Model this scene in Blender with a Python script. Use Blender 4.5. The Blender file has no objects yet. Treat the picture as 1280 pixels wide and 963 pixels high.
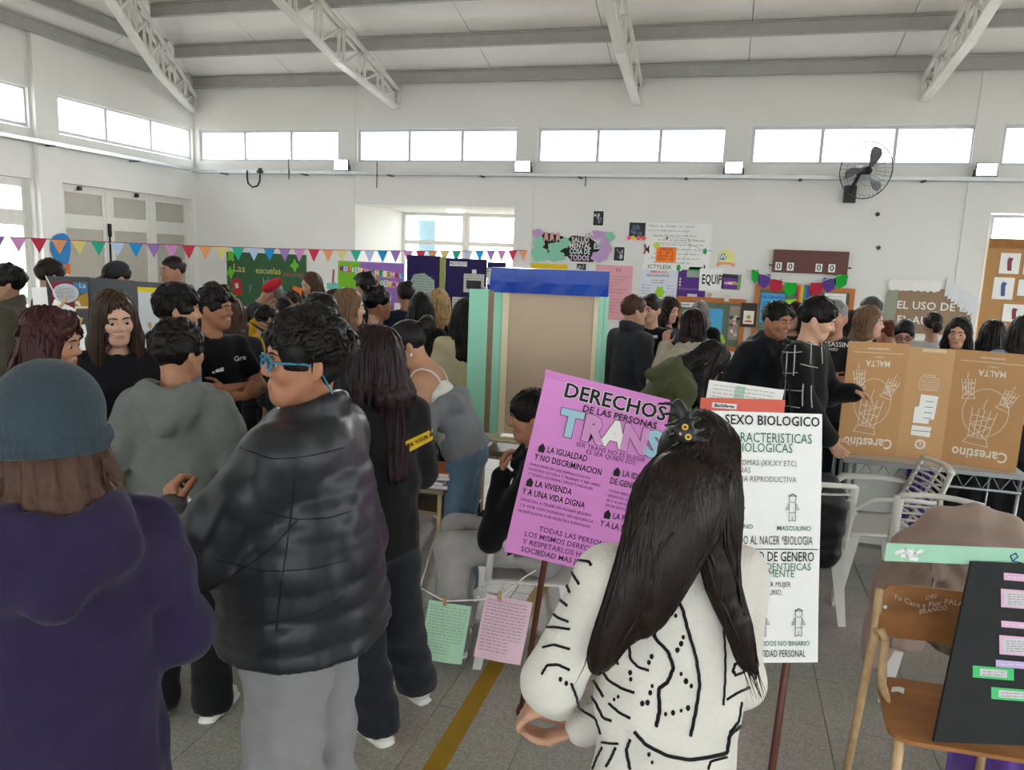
import bpy, bmesh, math, random
import numpy as np
from mathutils import Vector, Matrix

# ------------------------------------------------------------------ camera, sky, light, exposure
SC = bpy.context.scene
COL = SC.collection
IMG_W, IMG_H = 1280, 963
FOC = 946.6                                   # focal length in pixels of the 1280x963 frame
YAW, PITCH, ROLL = math.radians(15.57), math.radians(9.41), math.radians(2.343)
CAM = np.array([0.0, 0.0, 1.9])
_f = np.array([-math.sin(YAW) * math.cos(PITCH), math.cos(YAW) * math.cos(PITCH), -math.sin(PITCH)])
_r0 = np.array([math.cos(YAW), math.sin(YAW), 0.0])
_u0 = np.cross(_r0, _f)
_r = _r0 * math.cos(ROLL) + _u0 * math.sin(ROLL)
_u = np.cross(_r, _f)
cd = bpy.data.cameras.new('camera')
cd.sensor_fit = 'HORIZONTAL'
cd.sensor_width = 36.0
cd.lens = 36.0 * FOC / IMG_W
cd.clip_end = 200
cam = bpy.data.objects.new('camera', cd)
COL.objects.link(cam)
cam.matrix_world = Matrix(((_r[0], _u[0], -_f[0], CAM[0]), (_r[1], _u[1], -_f[1], CAM[1]),
                           (_r[2], _u[2], -_f[2], CAM[2]), (0, 0, 0, 1)))
SC.camera = cam

def ray(px, py): return _f + _r * (px - IMG_W / 2) / FOC - _u * (py - IMG_H / 2) / FOC
def at_z(px, py, z): d = ray(px, py); return CAM + d * (z - CAM[2]) / d[2]
def at_y(px, py, y): d = ray(px, py); return CAM + d * y / d[1]
def at_x(px, py, x): d = ray(px, py); return CAM + d * x / d[0]
def at_d(px, py, D): return CAM + ray(px, py) * D

world = bpy.data.worlds.new('overcast_sky')
SC.world = world
world.use_nodes = True
_bg = world.node_tree.nodes['Background']
_bg.inputs[0].default_value = (0.95, 0.98, 1.0, 1)
_bg.inputs[1].default_value = 6.0
SC.view_settings.view_transform = 'Standard'
SC.view_settings.look = 'None'
SC.view_settings.gamma = 1.0
SC.view_settings.use_curve_mapping = False
SC.view_settings.exposure = 0.15
SC.cycles.use_denoising = True
SC.cycles.max_bounces = 8
SC.cycles.diffuse_bounces = 5
SC.cycles.transparent_max_bounces = 12
SC.cycles.sample_clamp_indirect = 6.0

# ------------------------------------------------------------------ materials
MATS = {}
def srgb(c):
    if isinstance(c, str):
        c = tuple(int(c[i:i + 2], 16) / 255 for i in (0, 2, 4))
    return tuple((x / 12.92 if x <= 0.04045 else ((x + 0.055) / 1.055) ** 2.4) for x in c)

def mat(name, color, rough=0.7, var=0.08, scale=8.0, bump=0.0, bscale=120.0, stretch=(1, 1, 1),
        spec=0.3, metal=0.0, attr=False, sheen=0.0, emit=0.0, bdist=0.004):
    """procedural principled material: noise-varied colour plus optional fine relief"""
    if name in MATS: return MATS[name]
    m = bpy.data.materials.new(name); m.use_nodes = True
    nt = m.node_tree; N = nt.nodes; L = nt.links
    b = N['Principled BSDF']
    c = srgb(color)
    b.inputs['Roughness'].default_value = rough
    b.inputs['Specular IOR Level'].default_value = spec
    b.inputs['Metallic'].default_value = metal
    if sheen: b.inputs['Sheen Weight'].default_value = sheen
    tc = N.new('ShaderNodeTexCoord'); mp = N.new('ShaderNodeMapping')
    mp.inputs['Scale'].default_value = stretch
    L.new(tc.outputs['Object'], mp.inputs['Vector'])
    if attr:
        ca = N.new('ShaderNodeAttribute'); ca.attribute_name = 'Col'
        base = ca.outputs['Color']
    else:
        rgb = N.new('ShaderNodeRGB'); rgb.outputs[0].default_value = (*c, 1); base = rgb.outputs[0]
    if var > 0:
        nz = N.new('ShaderNodeTexNoise'); nz.inputs['Scale'].default_value = scale
        nz.inputs['Detail'].default_value = 4
        L.new(mp.outputs[0], nz.inputs['Vector'])
        mr = N.new('ShaderNodeMapRange')
        mr.inputs[1].default_value = 0.25; mr.inputs[2].default_value = 0.75
        mr.inputs[3].default_value = 1 - var; mr.inputs[4].default_value = 1 + var
        L.new(nz.outputs[0], mr.inputs[0])
        mx = N.new('ShaderNodeVectorMath'); mx.operation = 'SCALE'
        L.new(base, mx.inputs[0]); L.new(mr.outputs[0], mx.inputs['Scale'])
        base = mx.outputs[0]
    L.new(base, b.inputs['Base Color'])
    if emit:
        L.new(base, b.inputs['Emission Color']); b.inputs['Emission Strength'].default_value = emit
    if bump > 0:
        n2 = N.new('ShaderNodeTexNoise'); n2.inputs['Scale'].default_value = bscale
        n2.inputs['Detail'].default_value = 3
        L.new(mp.outputs[0], n2.inputs['Vector'])
        bp = N.new('ShaderNodeBump'); bp.inputs['Strength'].default_value = bump
        bp.inputs['Distance'].default_value = bdist
        L.new(n2.outputs[0], bp.inputs['Height']); L.new(bp.outputs[0], b.inputs['Normal'])
    MATS[name] = m
    return m

def glass_mat(name, tint=(0.96, 0.98, 0.98), gl=0.06, rough=0.02):
    if name in MATS: return MATS[name]
    m = bpy.data.materials.new(name); m.use_nodes = True
    nt = m.node_tree; nt.nodes.clear()
    o = nt.nodes.new('ShaderNodeOutputMaterial'); mx = nt.nodes.new('ShaderNodeMixShader')
    t = nt.nodes.new('ShaderNodeBsdfTransparent'); g = nt.nodes.new('ShaderNodeBsdfGlossy')
    t.inputs[0].default_value = (*tint, 1); g.inputs['Roughness'].default_value = rough
    mx.inputs[0].default_value = gl
    nt.links.new(t.outputs[0], mx.inputs[1]); nt.links.new(g.outputs[0], mx.inputs[2])
    nt.links.new(mx.outputs[0], o.inputs[0])
    MATS[name] = m
    return m

def hair_mat(name, color, rough=0.45, vert=True, streak=0.35):
    st = (1, 1, 0.06) if vert else (1, 1, 0.5)
    return mat(name, color, rough=rough, var=streak, scale=70, bump=0.55, bscale=140, stretch=st, spec=0.22, bdist=0.008)

def cloth_mat(name, color, rough=0.85, var=0.1, bump=0.25, bscale=260, sheen=0.1, scale=14):
    return mat(name, color, rough=rough, var=var, scale=scale, bump=bump, bscale=bscale, sheen=sheen, spec=0.15)

# ------------------------------------------------------------------ object helpers
def link(o, parent=None):
    COL.objects.link(o)
    if parent is not None: o.parent = parent
    return o

def tag(o, label=None, cat=None, group=None, kind=None):
    if label: o['label'] = label
    if cat: o['category'] = cat
    if group: o['group'] = group
    if kind: o['kind'] = kind
    return o

def thing(name, label, cat, loc=(0, 0, 0), rz=0.0, group=None):
    o = bpy.data.objects.new(name, None); o.empty_display_size = 0.1
    COL.objects.link(o); o.location = [float(v) for v in loc]; o.rotation_euler = (0, 0, rz)
    return tag(o, label, cat, group)

def mesh_obj(name, verts, faces, material=None, parent=None, smooth=False, loc=None, cols=None):
    me = bpy.data.meshes.new(name)
    V = np.asarray(verts, dtype=np.float32)
    if isinstance(faces, np.ndarray) and faces.ndim == 2:
        n, k = faces.shape
        me.vertices.add(len(V)); me.vertices.foreach_set('co', V.ravel())
        me.loops.add(n * k); me.loops.foreach_set('vertex_index', faces.astype(np.int32).ravel())
        me.polygons.add(n)
        me.polygons.foreach_set('loop_start', np.arange(0, n * k, k, dtype=np.int32))
        me.polygons.foreach_set('loop_total', np.full(n, k, dtype=np.int32))
        me.update(calc_edges=True)
    else:
        me.from_pydata([tuple(map(float, v)) for v in V], [], [tuple(map(int, f)) for f in faces])
        me.update()
    if cols is not None:
        a = me.color_attributes.new('Col', 'FLOAT_COLOR', 'POINT')
        c4 = np.ones((len(V), 4), np.float32); c4[:, :3] = cols
        a.data.foreach_set('color', c4.ravel())
    if smooth: me.shade_smooth()
    if material: me.materials.append(material)
    o = bpy.data.objects.new(name, me)
    link(o, parent)
    if loc is not None: o.location = [float(v) for v in loc]
    return o

class MB:
    """collects solids, then links them as ONE mesh object"""
    def __init__(s): s.v = []; s.f = []
    def add(s, v, f):
        n = len(s.v); s.v += [tuple(map(float, p)) for p in v]; s.f += [tuple(i + n for i in q) for q in f]; return s
    def box(s, lo, hi):
        (a, b, c), (d, e, f) = lo, hi
        v = [(a, b, c), (d, b, c), (d, e, c), (a, e, c), (a, b, f), (d, b, f), (d, e, f), (a, e, f)]
        return s.add(v, [(0, 3, 2, 1), (4, 5, 6, 7), (0, 1, 5, 4), (1, 2, 6, 5), (2, 3, 7, 6), (3, 0, 4, 7)])
    def bar(s, p0, p1, w, h, up=(0, 0, 1)):
        p0 = np.array(p0, float); p1 = np.array(p1, float); d = p1 - p0; d /= np.linalg.norm(d)
        up = np.array(up, float); x = np.cross(d, up)
        if np.linalg.norm(x) < 1e-4: x = np.cross(d, (1, 0, 0))
        x /= np.linalg.norm(x); y = np.cross(x, d)
        v = [p + x * w / 2 * a + y * h / 2 * b for p in (p0, p1) for a, b in ((-1, -1), (1, -1), (1, 1), (-1, 1))]
        return s.add(v, [(0, 1, 2, 3), (7, 6, 5, 4), (0, 4, 5, 1), (1, 5, 6, 2), (2, 6, 7, 3), (3, 7, 4, 0)])
    def tube(s, pts, r, n=8, close=False, flat=None):
        P = [np.array(p, float) for p in pts]; m = len(P)
        R = r if hasattr(r, '__len__') else [r] * m
        px = None; rings = []
        for i in range(m):
            a = P[(i - 1) % m] if (close or i > 0) else P[i]; b = P[(i + 1) % m] if (close or i < m - 1) else P[i]
            d = b - a; d /= (np.linalg.norm(d) + 1e-9)
            if px is None:
                px = np.cross(d, (0, 0, 1)); px = px if np.linalg.norm(px) > 1e-3 else np.cross(d, (1, 0, 0))
            px = px - d * (px @ d); px /= (np.linalg.norm(px) + 1e-9); y = np.cross(d, px)
            fl = 1 if flat is None else flat
            rings.append([P[i] + R[i] * (px * math.cos(t) + fl * y * math.sin(t)) for t in [2 * math.pi * k / n for k in range(n)]])
        v = [q for rg in rings for q in rg]; f = []
        for i in range(m if close else m - 1):
            j = (i + 1) % m
            for k in range(n):
                l = (k + 1) % n; f.append((i * n + k, i * n + l, j * n + l, j * n + k))
        if not close: f.append(tuple(range(n - 1, -1, -1))); f.append(tuple((m - 1) * n + k for k in range(n)))
        return s.add(v, f)
    def lathe(s, prof, c=(0, 0, 0), n=20):
        v = []; f = []
        for (r, z) in prof:
            for k in range(n):
                t = 2 * math.pi * k / n; v.append((c[0] + r * math.cos(t), c[1] + r * math.sin(t), c[2] + z))
        for i in range(len(prof) - 1):
            for k in range(n):
                l = (k + 1) % n; f.append((i * n + k, i * n + l, (i + 1) * n + l, (i + 1) * n + k))
        f.append(tuple(range(n - 1, -1, -1))); f.append(tuple((len(prof) - 1) * n + k for k in range(n)))
        return s.add(v, f)
    def prism(s, poly, z0, z1, frame=None):
        """polygon (x, y) extruded z0..z1; frame = (origin, ex, ey, ez)"""
        o, ex, ey, ez = frame if frame else (np.zeros(3), np.array((1., 0, 0)), np.array((0, 1., 0)), np.array((0, 0, 1.)))
        n = len(poly)
        v = [o + ex * x + ey * y + ez * z for z in (z0, z1) for (x, y) in poly]
        f = [tuple(range(n - 1, -1, -1)), tuple(range(n, 2 * n))] + [(i, (i + 1) % n, n + (i + 1) % n, n + i) for i in range(n)]
        return s.add(v, f)
    def build(s, name, material=None, parent=None, smooth=False, bevel=0.0, loc=None):
        o = mesh_obj(name, s.v, s.f, material, parent, smooth, loc)
        if bevel:
            md = o.modifiers.new('bevel', 'BEVEL'); md.width = bevel; md.segments = 2; md.limit_method = 'ANGLE'
        return o

def copy_tree(o, parent=None):
    c = o.copy(); COL.objects.link(c)
    if parent is not None: c.parent = parent
    for ch in list(o.children): copy_tree(ch, c)
    return c

# ------------------------------------------------------------------ flat sheets with writing
_dg = None
FONT_CACHE = {}
def text_mesh(s, size=1.0, bold=0.0, align='CENTER'):
    """(verts, faces) of a line of text in the xy plane, height about `size`"""
    key = (s, bold, align)
    if key not in FONT_CACHE:
        cu = bpy.data.curves.new('lettering', 'FONT'); cu.body = s; cu.size = 1.0; cu.resolution_u = 2
        cu.align_x = align; cu.align_y = 'CENTER'; cu.offset = bold; cu.space_character = 1.02
        o = bpy.data.objects.new('lettering', cu); COL.objects.link(o)
        me = bpy.data.meshes.new_from_object(o.evaluated_get(bpy.context.evaluated_depsgraph_get()))
        v = np.array([tuple(x.co)[:2] for x in me.vertices]) if len(me.vertices) else np.zeros((0, 2))
        f = [tuple(p.vertices) for p in me.polygons]
        bpy.data.objects.remove(o); bpy.data.curves.remove(cu); bpy.data.meshes.remove(me)
        FONT_CACHE[key] = (v, f)
    v, f = FONT_CACHE[key]
    return v * size, f

class Sheet:
    """a board or paper: local (u right, v up, w out of the face); bend maps (u, v, w) to 3-D local"""
    def __init__(s, name, label, cat, origin, ex, ey, w, h, t, material, bend=None, parent=None, group=None, nx=1, ny=1, poly=None):
        ex = np.array(ex, float); ex /= np.linalg.norm(ex)
        ey = np.array(ey, float); ey -= ex * (ey @ ex); ey /= np.linalg.norm(ey); ez = np.cross(ex, ey)
        s.w, s.h, s.t, s.bend = w, h, t, bend or (lambda p: p)
        v = []; f = []
        if poly is not None:
            n = len(poly)
            v = [(x, y, z) for z in (-t, 0) for x, y in poly]
            f = [tuple(range(n - 1, -1, -1)), tuple(range(n, 2 * n))] + [(i, (i + 1) % n, n + (i + 1) % n, n + i) for i in range(n)]
        else:
            for z in (-t, 0.0):
                for j in range(ny + 1):
                    for i in range(nx + 1): v.append(((i / nx - .5) * w, (j / ny - .5) * h, z))
            K = (nx + 1) * (ny + 1); g = lambda i, j, z: z * K + j * (nx + 1) + i
            for j in range(ny):
                for i in range(nx):
                    f.append((g(i, j, 1), g(i + 1, j, 1), g(i + 1, j + 1, 1), g(i, j + 1, 1)))
                    f.append((g(i, j + 1, 0), g(i + 1, j + 1, 0), g(i + 1, j, 0), g(i, j, 0)))
            for i in range(nx):
                f.append((g(i, 0, 0), g(i + 1, 0, 0), g(i + 1, 0, 1), g(i, 0, 1))); f.append((g(i, ny, 1), g(i + 1, ny, 1), g(i + 1, ny, 0), g(i, ny, 0)))
            for j in range(ny):
                f.append((g(0, j, 1), g(0, j + 1, 1), g(0, j + 1, 0), g(0, j, 0))); f.append((g(nx, j, 0), g(nx, j + 1, 0), g(nx, j + 1, 1), g(nx, j, 1)))
        v = [s.bend(np.array(p, float)) for p in v]
        s.o = mesh_obj(name, v, f, material, parent, smooth=False)
        M = Matrix(((ex[0], ey[0], ez[0], origin[0]), (ex[1], ey[1], ez[1], origin[1]), (ex[2], ey[2], ez[2], origin[2]), (0, 0, 0, 1)))
        if parent is None: s.o.matrix_world = M
        else: s.o.matrix_local = M
        if parent is None: tag(s.o, label, cat, group)
        elif label: s.o['label'] = label
    def _put(s, name, v2, f, w, material):
        v = [s.bend(np.array((p[0], p[1], w))) for p in v2]
        return mesh_obj(name, v, f, material, s.o)
    def text(s, body, u, v, size, material, bold=0.0, rot=0.0, w=0.0015, align='CENTER', sx=1.0, name='lettering', mirror=False):
        tv, f = text_mesh(body, size, bold, align)
        if not len(tv): return
        c, sn = math.cos(rot), math.sin(rot); tv = tv * np.array((sx, 1))
        tv = np.stack([tv[:, 0] * c - tv[:, 1] * sn + u, tv[:, 0] * sn + tv[:, 1] * c + v], 1)
        return s._put(name, tv, f, w, material)
    def texts(s, rows, material, bold=0.0, w=0.0015, name='lettering', sx=1.0):
        """many short lines joined into one print: rows = (body, u, v, size, rot)"""
        V = []; F = []
        for body, u, v, size, rot in rows:
            tv, f = text_mesh(body, size, bold, 'LEFT'); tv = tv * np.array((sx, 1))
            c, sn = math.cos(rot), math.sin(rot); n = len(V)
            V += [(p[0] * c - p[1] * sn + u, p[0] * sn + p[1] * c + v) for p in tv]; F += [tuple(i + n for i in q) for q in f]
        return s._put(name, V, F, w, material)
    def poly(s, pts, material, w=0.001, name='print', t=0.0):
        n = len(pts)
        if t == 0: return s._put(name, pts, [tuple(range(n))], w, material)
        v = [s.bend(np.array((p[0], p[1], ww))) for ww in (w, w + t) for p in pts]
        return mesh_obj(name, v, [tuple(range(n - 1, -1, -1)), tuple(range(n, 2 * n))] + [(i, (i + 1) % n, n + (i + 1) % n, n + i) for i in range(n)], material, s.o)
    def rect(s, u, v, w_, h_, material, w=0.001, rot=0.0, name='print', t=0.0):
        c, sn = math.cos(rot), math.sin(rot)
        return s.poly([(u + x * c - y * sn, v + x * sn + y * c) for x, y in ((-w_ / 2, -h_ / 2), (w_ / 2, -h_ / 2), (w_ / 2, h_ / 2), (-w_ / 2, h_ / 2))], material, w, name, t)
    def strokes(s, lines, width, material, w=0.0015, name='drawing'):
        """pen lines as thin ribbons joined into one drawing"""
        V = []; F = []
        for ln in lines:
            wd = width
            P = [np.array(p, float) for p in ln]
            for a, b in zip(P[:-1], P[1:]):
                d = b - a; L = np.linalg.norm(d)
                if L < 1e-6: continue
                d /= L; n = np.array((-d[1], d[0])) * wd / 2; e = d * wd * .35; k = len(V)
                V += [a - n - e, b - n + e, b + n + e, a + n - e]; F.append((k, k + 1, k + 2, k + 3))
        return s._put(name, V, F, w, material)

def circ(cx, cy, rx, ry=None, n=20, a0=0.0, a1=2 * math.pi):
    ry = rx if ry is None else ry
    return [(cx + rx * math.cos(a0 + (a1 - a0) * k / n), cy + ry * math.sin(a0 + (a1 - a0) * k / n)) for k in range(n + (0 if abs(a1 - a0 - 2 * math.pi) < 1e-6 else 1))]
def loop(pts): return list(pts) + [pts[0]]
def blob(cx, cy, rx, ry, n=24, seed=0, amp=0.15, lobes=5):
    rr = random.Random(seed); ph = rr.random() * 6
    return [(cx + rx * (1 + amp * math.sin(lobes * t + ph)) * math.cos(t), cy + ry * (1 + amp * math.sin(lobes * t + ph)) * math.sin(t)) for t in [2 * math.pi * k / n for k in range(n)]]
def scribble(u, v, width, size, rnd, words=None):
    """one line of small handwriting as pen strokes"""
    out = []; x = u
    while x < u + width:
        L = rnd.uniform(1.6, 5) * size; cur = []; k = 0; xe = min(x + L, u + width)
        while x < xe:
            cur.append((x, v + (size * .5 if k % 2 else -size * .35) * rnd.uniform(.5, 1.1))); x += size * rnd.uniform(.28, .45); k += 1
        if len(cur) > 1: out.append(cur)
        x += size * .7
    return out

# ------------------------------------------------------------------ smooth solid modelling (bodies, clothes, hair)
V3 = lambda *a: np.array(a, float)
def _nrm(v): v = np.asarray(v, float); return v / (np.linalg.norm(v) + 1e-9)

class Prim:
    """elliptical round cone p0-p1: radius r0..r1 along xd, r*flat across; bands puff it like a quilt"""
    __slots__ = ('p0', 'p1', 'r0', 'r1', 'fl', 'cap', 'xd', 'yd', 'zd', 'L2', 'c', 'ext', 'bands', 'amp', 'k', 'sub', 'bx')
    def __init__(s, p0, p1, r0, r1=None, flat=1.0, xd=None, cap=None, bands=0, amp=0.0, k=None, sub=False):
        s.p0 = np.asarray(p0, float); s.p1 = np.asarray(p1, float); s.r0 = r0; s.r1 = r0 if r1 is None else r1
        s.fl = flat; s.cap = cap if cap is not None else min(1.0, flat); s.bands = bands; s.amp = amp; s.k = k; s.sub = sub
        d = s.p1 - s.p0; s.L2 = float(d @ d)
        s.zd = _nrm(d) if s.L2 > 1e-10 else V3(0, 0, 1)
        x = np.asarray(xd, float) if xd is not None else (V3(1, 0, 0) if abs(s.zd[0]) < .9 else V3(0, 1, 0))
        x = x - s.zd * (x @ s.zd); s.xd = _nrm(x); s.yd = np.cross(s.zd, s.xd)
        R = max(s.r0, s.r1) * max(1.0, s.fl, s.cap) * (1 + abs(amp)); lo = np.minimum(s.p0, s.p1) - R; hi = np.maximum(s.p0, s.p1) + R
        s.c = (lo + hi) / 2; s.ext = (hi - lo) / 2; s.bx = (lo, hi)
    def __call__(s, P):
        q = P - s.p0
        if s.L2 > 1e-10:
            d = s.p1 - s.p0; t = np.clip(q @ d / s.L2, 0, 1); q = q - t[:, None] * d; r = s.r0 + (s.r1 - s.r0) * t
        else:
            t = 0; r = s.r0
        if s.bands: r = r * (1 - s.amp + s.amp * 1.6 * np.sqrt(np.abs(np.sin(np.pi * s.bands * t))))
        if s.fl == 1 and s.cap == 1: return np.sqrt((q * q).sum(1)) - r
        X = q @ s.xd; Y = q @ s.yd / s.fl; Z = q @ s.zd / s.cap
        return (np.sqrt(X * X + Y * Y + Z * Z) - r) * min(1.0, s.fl, s.cap)

def ell(c, rx, ry, rz, rot=None, k=None, sub=False):
    """ellipsoid by its three radii, optional 3x3 rotation"""
    M = np.eye(3) if rot is None else rot
    return Prim(c, np.asarray(c) + M[:, 2] * 1e-7, rx, rx, flat=ry / rx, xd=M[:, 0], cap=rz / rx, k=k, sub=sub) if rot is None else EllR(c, rx, ry, rz, M, k, sub)
class EllR(Prim):
    __slots__ = ('M', 'rr')
    def __init__(s, c, rx, ry, rz, M, k, sub):
        Prim.__init__(s, c, c, max(rx, ry, rz), k=k, sub=sub); s.M = M; s.rr = np.array((rx, ry, rz))
    def __call__(s, P):
        q = (P - s.p0) @ s.M / s.rr; return (np.sqrt((q * q).sum(1)) - 1) * s.rr.min()

def smin(a, b, k):
    h = np.maximum(k - np.abs(a - b), 0) / k
    return np.minimum(a, b) - h * h * k * .25

class Solid:
    def __init__(s, prims, k=0.03, disp=None, cuts=(), margin=0.2):
        s.pr = prims; s.k = k; s.disp = disp; s.cuts = cuts; s.mg = margin
        add = [p for p in prims if not p.sub]; s.chunks = []
        for i in range(0, len(add), 6):
            g = add[i:i + 6]; lo = np.min([p.bx[0] for p in g], 0); hi = np.max([p.bx[1] for p in g], 0); s.chunks.append(((lo + hi) / 2, (hi - lo) / 2, g))
    def __call__(s, P):
        D = np.full(len(P), 0.5); mg = s.mg
        for c, ext, prs in s.chunks:
            M0 = np.nonzero((np.abs(P - c) < ext + mg).all(1))[0]
            if not len(M0): continue
            Q = P[M0]; d = D[M0]
            for pr in prs:
                k = pr.k or s.k
                if len(prs) == 1: d = smin(d, pr(Q), k); continue
                m = (np.abs(Q - pr.c) < pr.ext + mg).all(1)
                if m.all(): d = smin(d, pr(Q), k)
                elif m.any(): d[m] = smin(d[m], pr(Q[m]), k)
            D[M0] = d
        for pr in s.pr:
            if pr.sub:
                m = (np.abs(P - pr.c) < pr.ext + s.mg).all(1)
                if m.any(): k = pr.k or .01; D[m] = -smin(-D[m], pr(P[m]), k)
        if s.disp is not None: D = D + s.disp(P)
        for c in s.cuts: D = np.maximum(D, c(P))
        return D
    def box(s):
        lo = np.min([p.bx[0] for p in s.pr if not p.sub], 0) - .04; hi = np.max([p.bx[1] for p in s.pr if not p.sub], 0) + .04
        return lo, hi
    def snap(s, P, off=0.0, it=4, e=0.004):
        """pull points onto the surface (offset outwards by off)"""
        P = np.array(P, float)
        for _ in range(it):
            d = s(P) - off
            g = np.stack([s(P + np.eye(3)[i] * e) - s(P - np.eye(3)[i] * e) for i in range(3)], 1) / (2 * e)
            n2 = (g * g).sum(1)[:, None] + 1e-6
            P = P - np.clip(d, -.05, .05)[:, None] * g / np.maximum(n2, .2)
        return P

_offs = np.array([(i, j, k) for i in (0, 1) for j in (0, 1) for k in (0, 1)])
def polygonize(fn, lo, hi, h):
    """sparse naive surface nets -> verts, quads"""
    Lv = 4; s = h * 2 ** Lv
    n = np.ceil((hi - lo) / s).astype(int) + 1
    cells = np.stack(np.meshgrid(*[np.arange(k) for k in n], indexing='ij'), -1).reshape(-1, 3)
    for l in range(Lv, 0, -1):
        s = h * 2 ** l
        fn.mg = s * 1.1 + .05
        d = fn(lo + (cells + .5) * s)
        cells = cells[np.abs(d) < s * 1.05 + .006]
        cells = (cells[:, None] * 2 + _offs).reshape(-1, 3)
    fn.mg = .05
    d = fn(lo + (cells + .5) * h); cells = cells[np.abs(d) < h * 1.6]
    if not len(cells): return np.zeros((0, 3)), np.zeros((0, 4), int)
    N = cells.max(0) + 3
    key = lambda c: (c[..., 0] * N[1] + c[..., 1]) * N[2] + c[..., 2]
    ck = key(cells); o = np.argsort(ck); cells = cells[o]; ck = ck[o]
    corner = cells[:, None] + _offs
    uk, inv = np.unique(key(corner), return_inverse=True); inv = inv.reshape(-1, 8)
    up = np.stack([uk // (N[1] * N[2]), uk // N[2] % N[1], uk % N[2]], 1)
    val = fn(lo + up * h); val[val == 0] = 1e-9
    fn.mg = .2
    cv = val[inv]; inside = cv < 0
    act = inside.any(1) & ~inside.all(1)
    idx = np.full(len(cells), -1); idx[act] = np.arange(act.sum())
    A = cv[act]; acc = np.zeros((len(A), 3)); cnt = np.zeros(len(A))
    for a in range(8):
        for ax in range(3):
            b = a | (4 >> ax)
            if b == a: continue
            va, vb = A[:, a], A[:, b]; m = (va < 0) != (vb < 0)
            t = np.where(m, va / np.where(m, va - vb, 1), 0)
            p = _offs[a] + t[:, None] * (_offs[b] - _offs[a]); acc += p * m[:, None]; cnt += m
    vert = lo + (cells[act] + acc / np.maximum(cnt, 1)[:, None]) * h
    quads = []
    def find(c):
        k = key(c); i = np.clip(np.searchsorted(ck, k), 0, len(ck) - 1)
        return np.where(ck[i] == k, idx[i], -1)
    ac = cells
    for ax in range(3):
        b = 4 >> ax; va = cv[:, 0]; vb = cv[:, b]; m = (va < 0) != (vb < 0)
        c = ac[m]; sgn = va[m] < 0
        e1 = np.zeros(3, int); e2 = np.zeros(3, int); e1[(ax + 1) % 3] = 1; e2[(ax + 2) % 3] = 1
        q = np.stack([find(c - e1 - e2), find(c - e2), find(c), find(c - e1)], 1)
        ok = (q >= 0).all(1) & ((c - e1 - e2) >= 0).all(1); q = q[ok]; sg = sgn[ok]
        q[~sg] = q[~sg][:, ::-1]; quads.append(q)
    return vert, np.concatenate(quads)

def solid_obj(name, solid, h, material, parent=None, colfn=None, box=None):
    lo, hi = box if box is not None else solid.box()
    v, q = polygonize(solid, np.asarray(lo, float), np.asarray(hi, float), h)
    return mesh_obj(name, v, q, material, parent, smooth=True, cols=None if colfn is None else colfn(v))

def wob(P, f, s=0.0):
    x, y, z = P[:, 0] * f, P[:, 1] * f, P[:, 2] * f
    return (np.sin(x + 1.7 * np.sin(y * .8 + s) + s) * np.cos(y * 1.1 + 1.3 * np.sin(z * .9 + 2 * s)) + np.sin(z * 1.3 + 1.1 * np.sin(x * .7 + s * 3)) * .6) / 1.6

# ------------------------------------------------------------------ people
def RX(a): c, s = math.cos(a), math.sin(a); return np.array([[1, 0, 0], [0, c, -s], [0, s, c]])
def RY(a): c, s = math.cos(a), math.sin(a); return np.array([[c, 0, s], [0, 1, 0], [-s, 0, c]])
def RZ(a): c, s = math.cos(a), math.sin(a); return np.array([[c, -s, 0], [s, c, 0], [0, 0, 1]])
D2R = math.radians

ARMS = {  # elbow, wrist, hand direction, palm normal for the right side (mirror x for the left)
    'down': ((.225, -.03, 1.10), (.235, .05, .86), (0, .12, -1), (-1, .1, 0)),
    'pocket': ((.26, -.07, 1.12), (.18, .1, .94), (-.3, .4, -1), (-1, 0, -.3)),
    'front': ((.235, .03, 1.11), (.07, .24, 1.04), (-1, .25, 0), (0, -1, 0)),
    'chest': ((.24, .08, 1.11), (.1, .23, 1.2), (-.5, .35, .8), (-.6, -.6, 0)),
    'cross': ((.24, .1, 1.12), (-.06, .19, 1.15), (-1, .0, .1), (0, -1, 0)),
    'cross2': ((.24, .1, 1.11), (-.05, .225, 1.10), (-1, .05, .25), (0, -1, 0)),
    'reach': ((.24, .12, 1.15), (.18, .36, 1.14), (-.1, 1, -.1), (-.4, 0, -1)),
    'work': ((.25, .08, 1.14), (.13, .33, 1.05), (-.3, 1, -.2), (0, 0, -1)),
    'chin': ((.14, .24, 1.12), (.05, .15, 1.38), (-.3, -.15, 1), (-.2, -1, 0)),
    'phone': ((.22, .14, 1.15), (.11, .15, 1.42), (-.1, .1, 1), (-1, 0, 0)),
    'side': ((.27, -.02, 1.12), (.3, .12, .92), (.1, .4, -1), (-1, .1, 0)),
}

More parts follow.
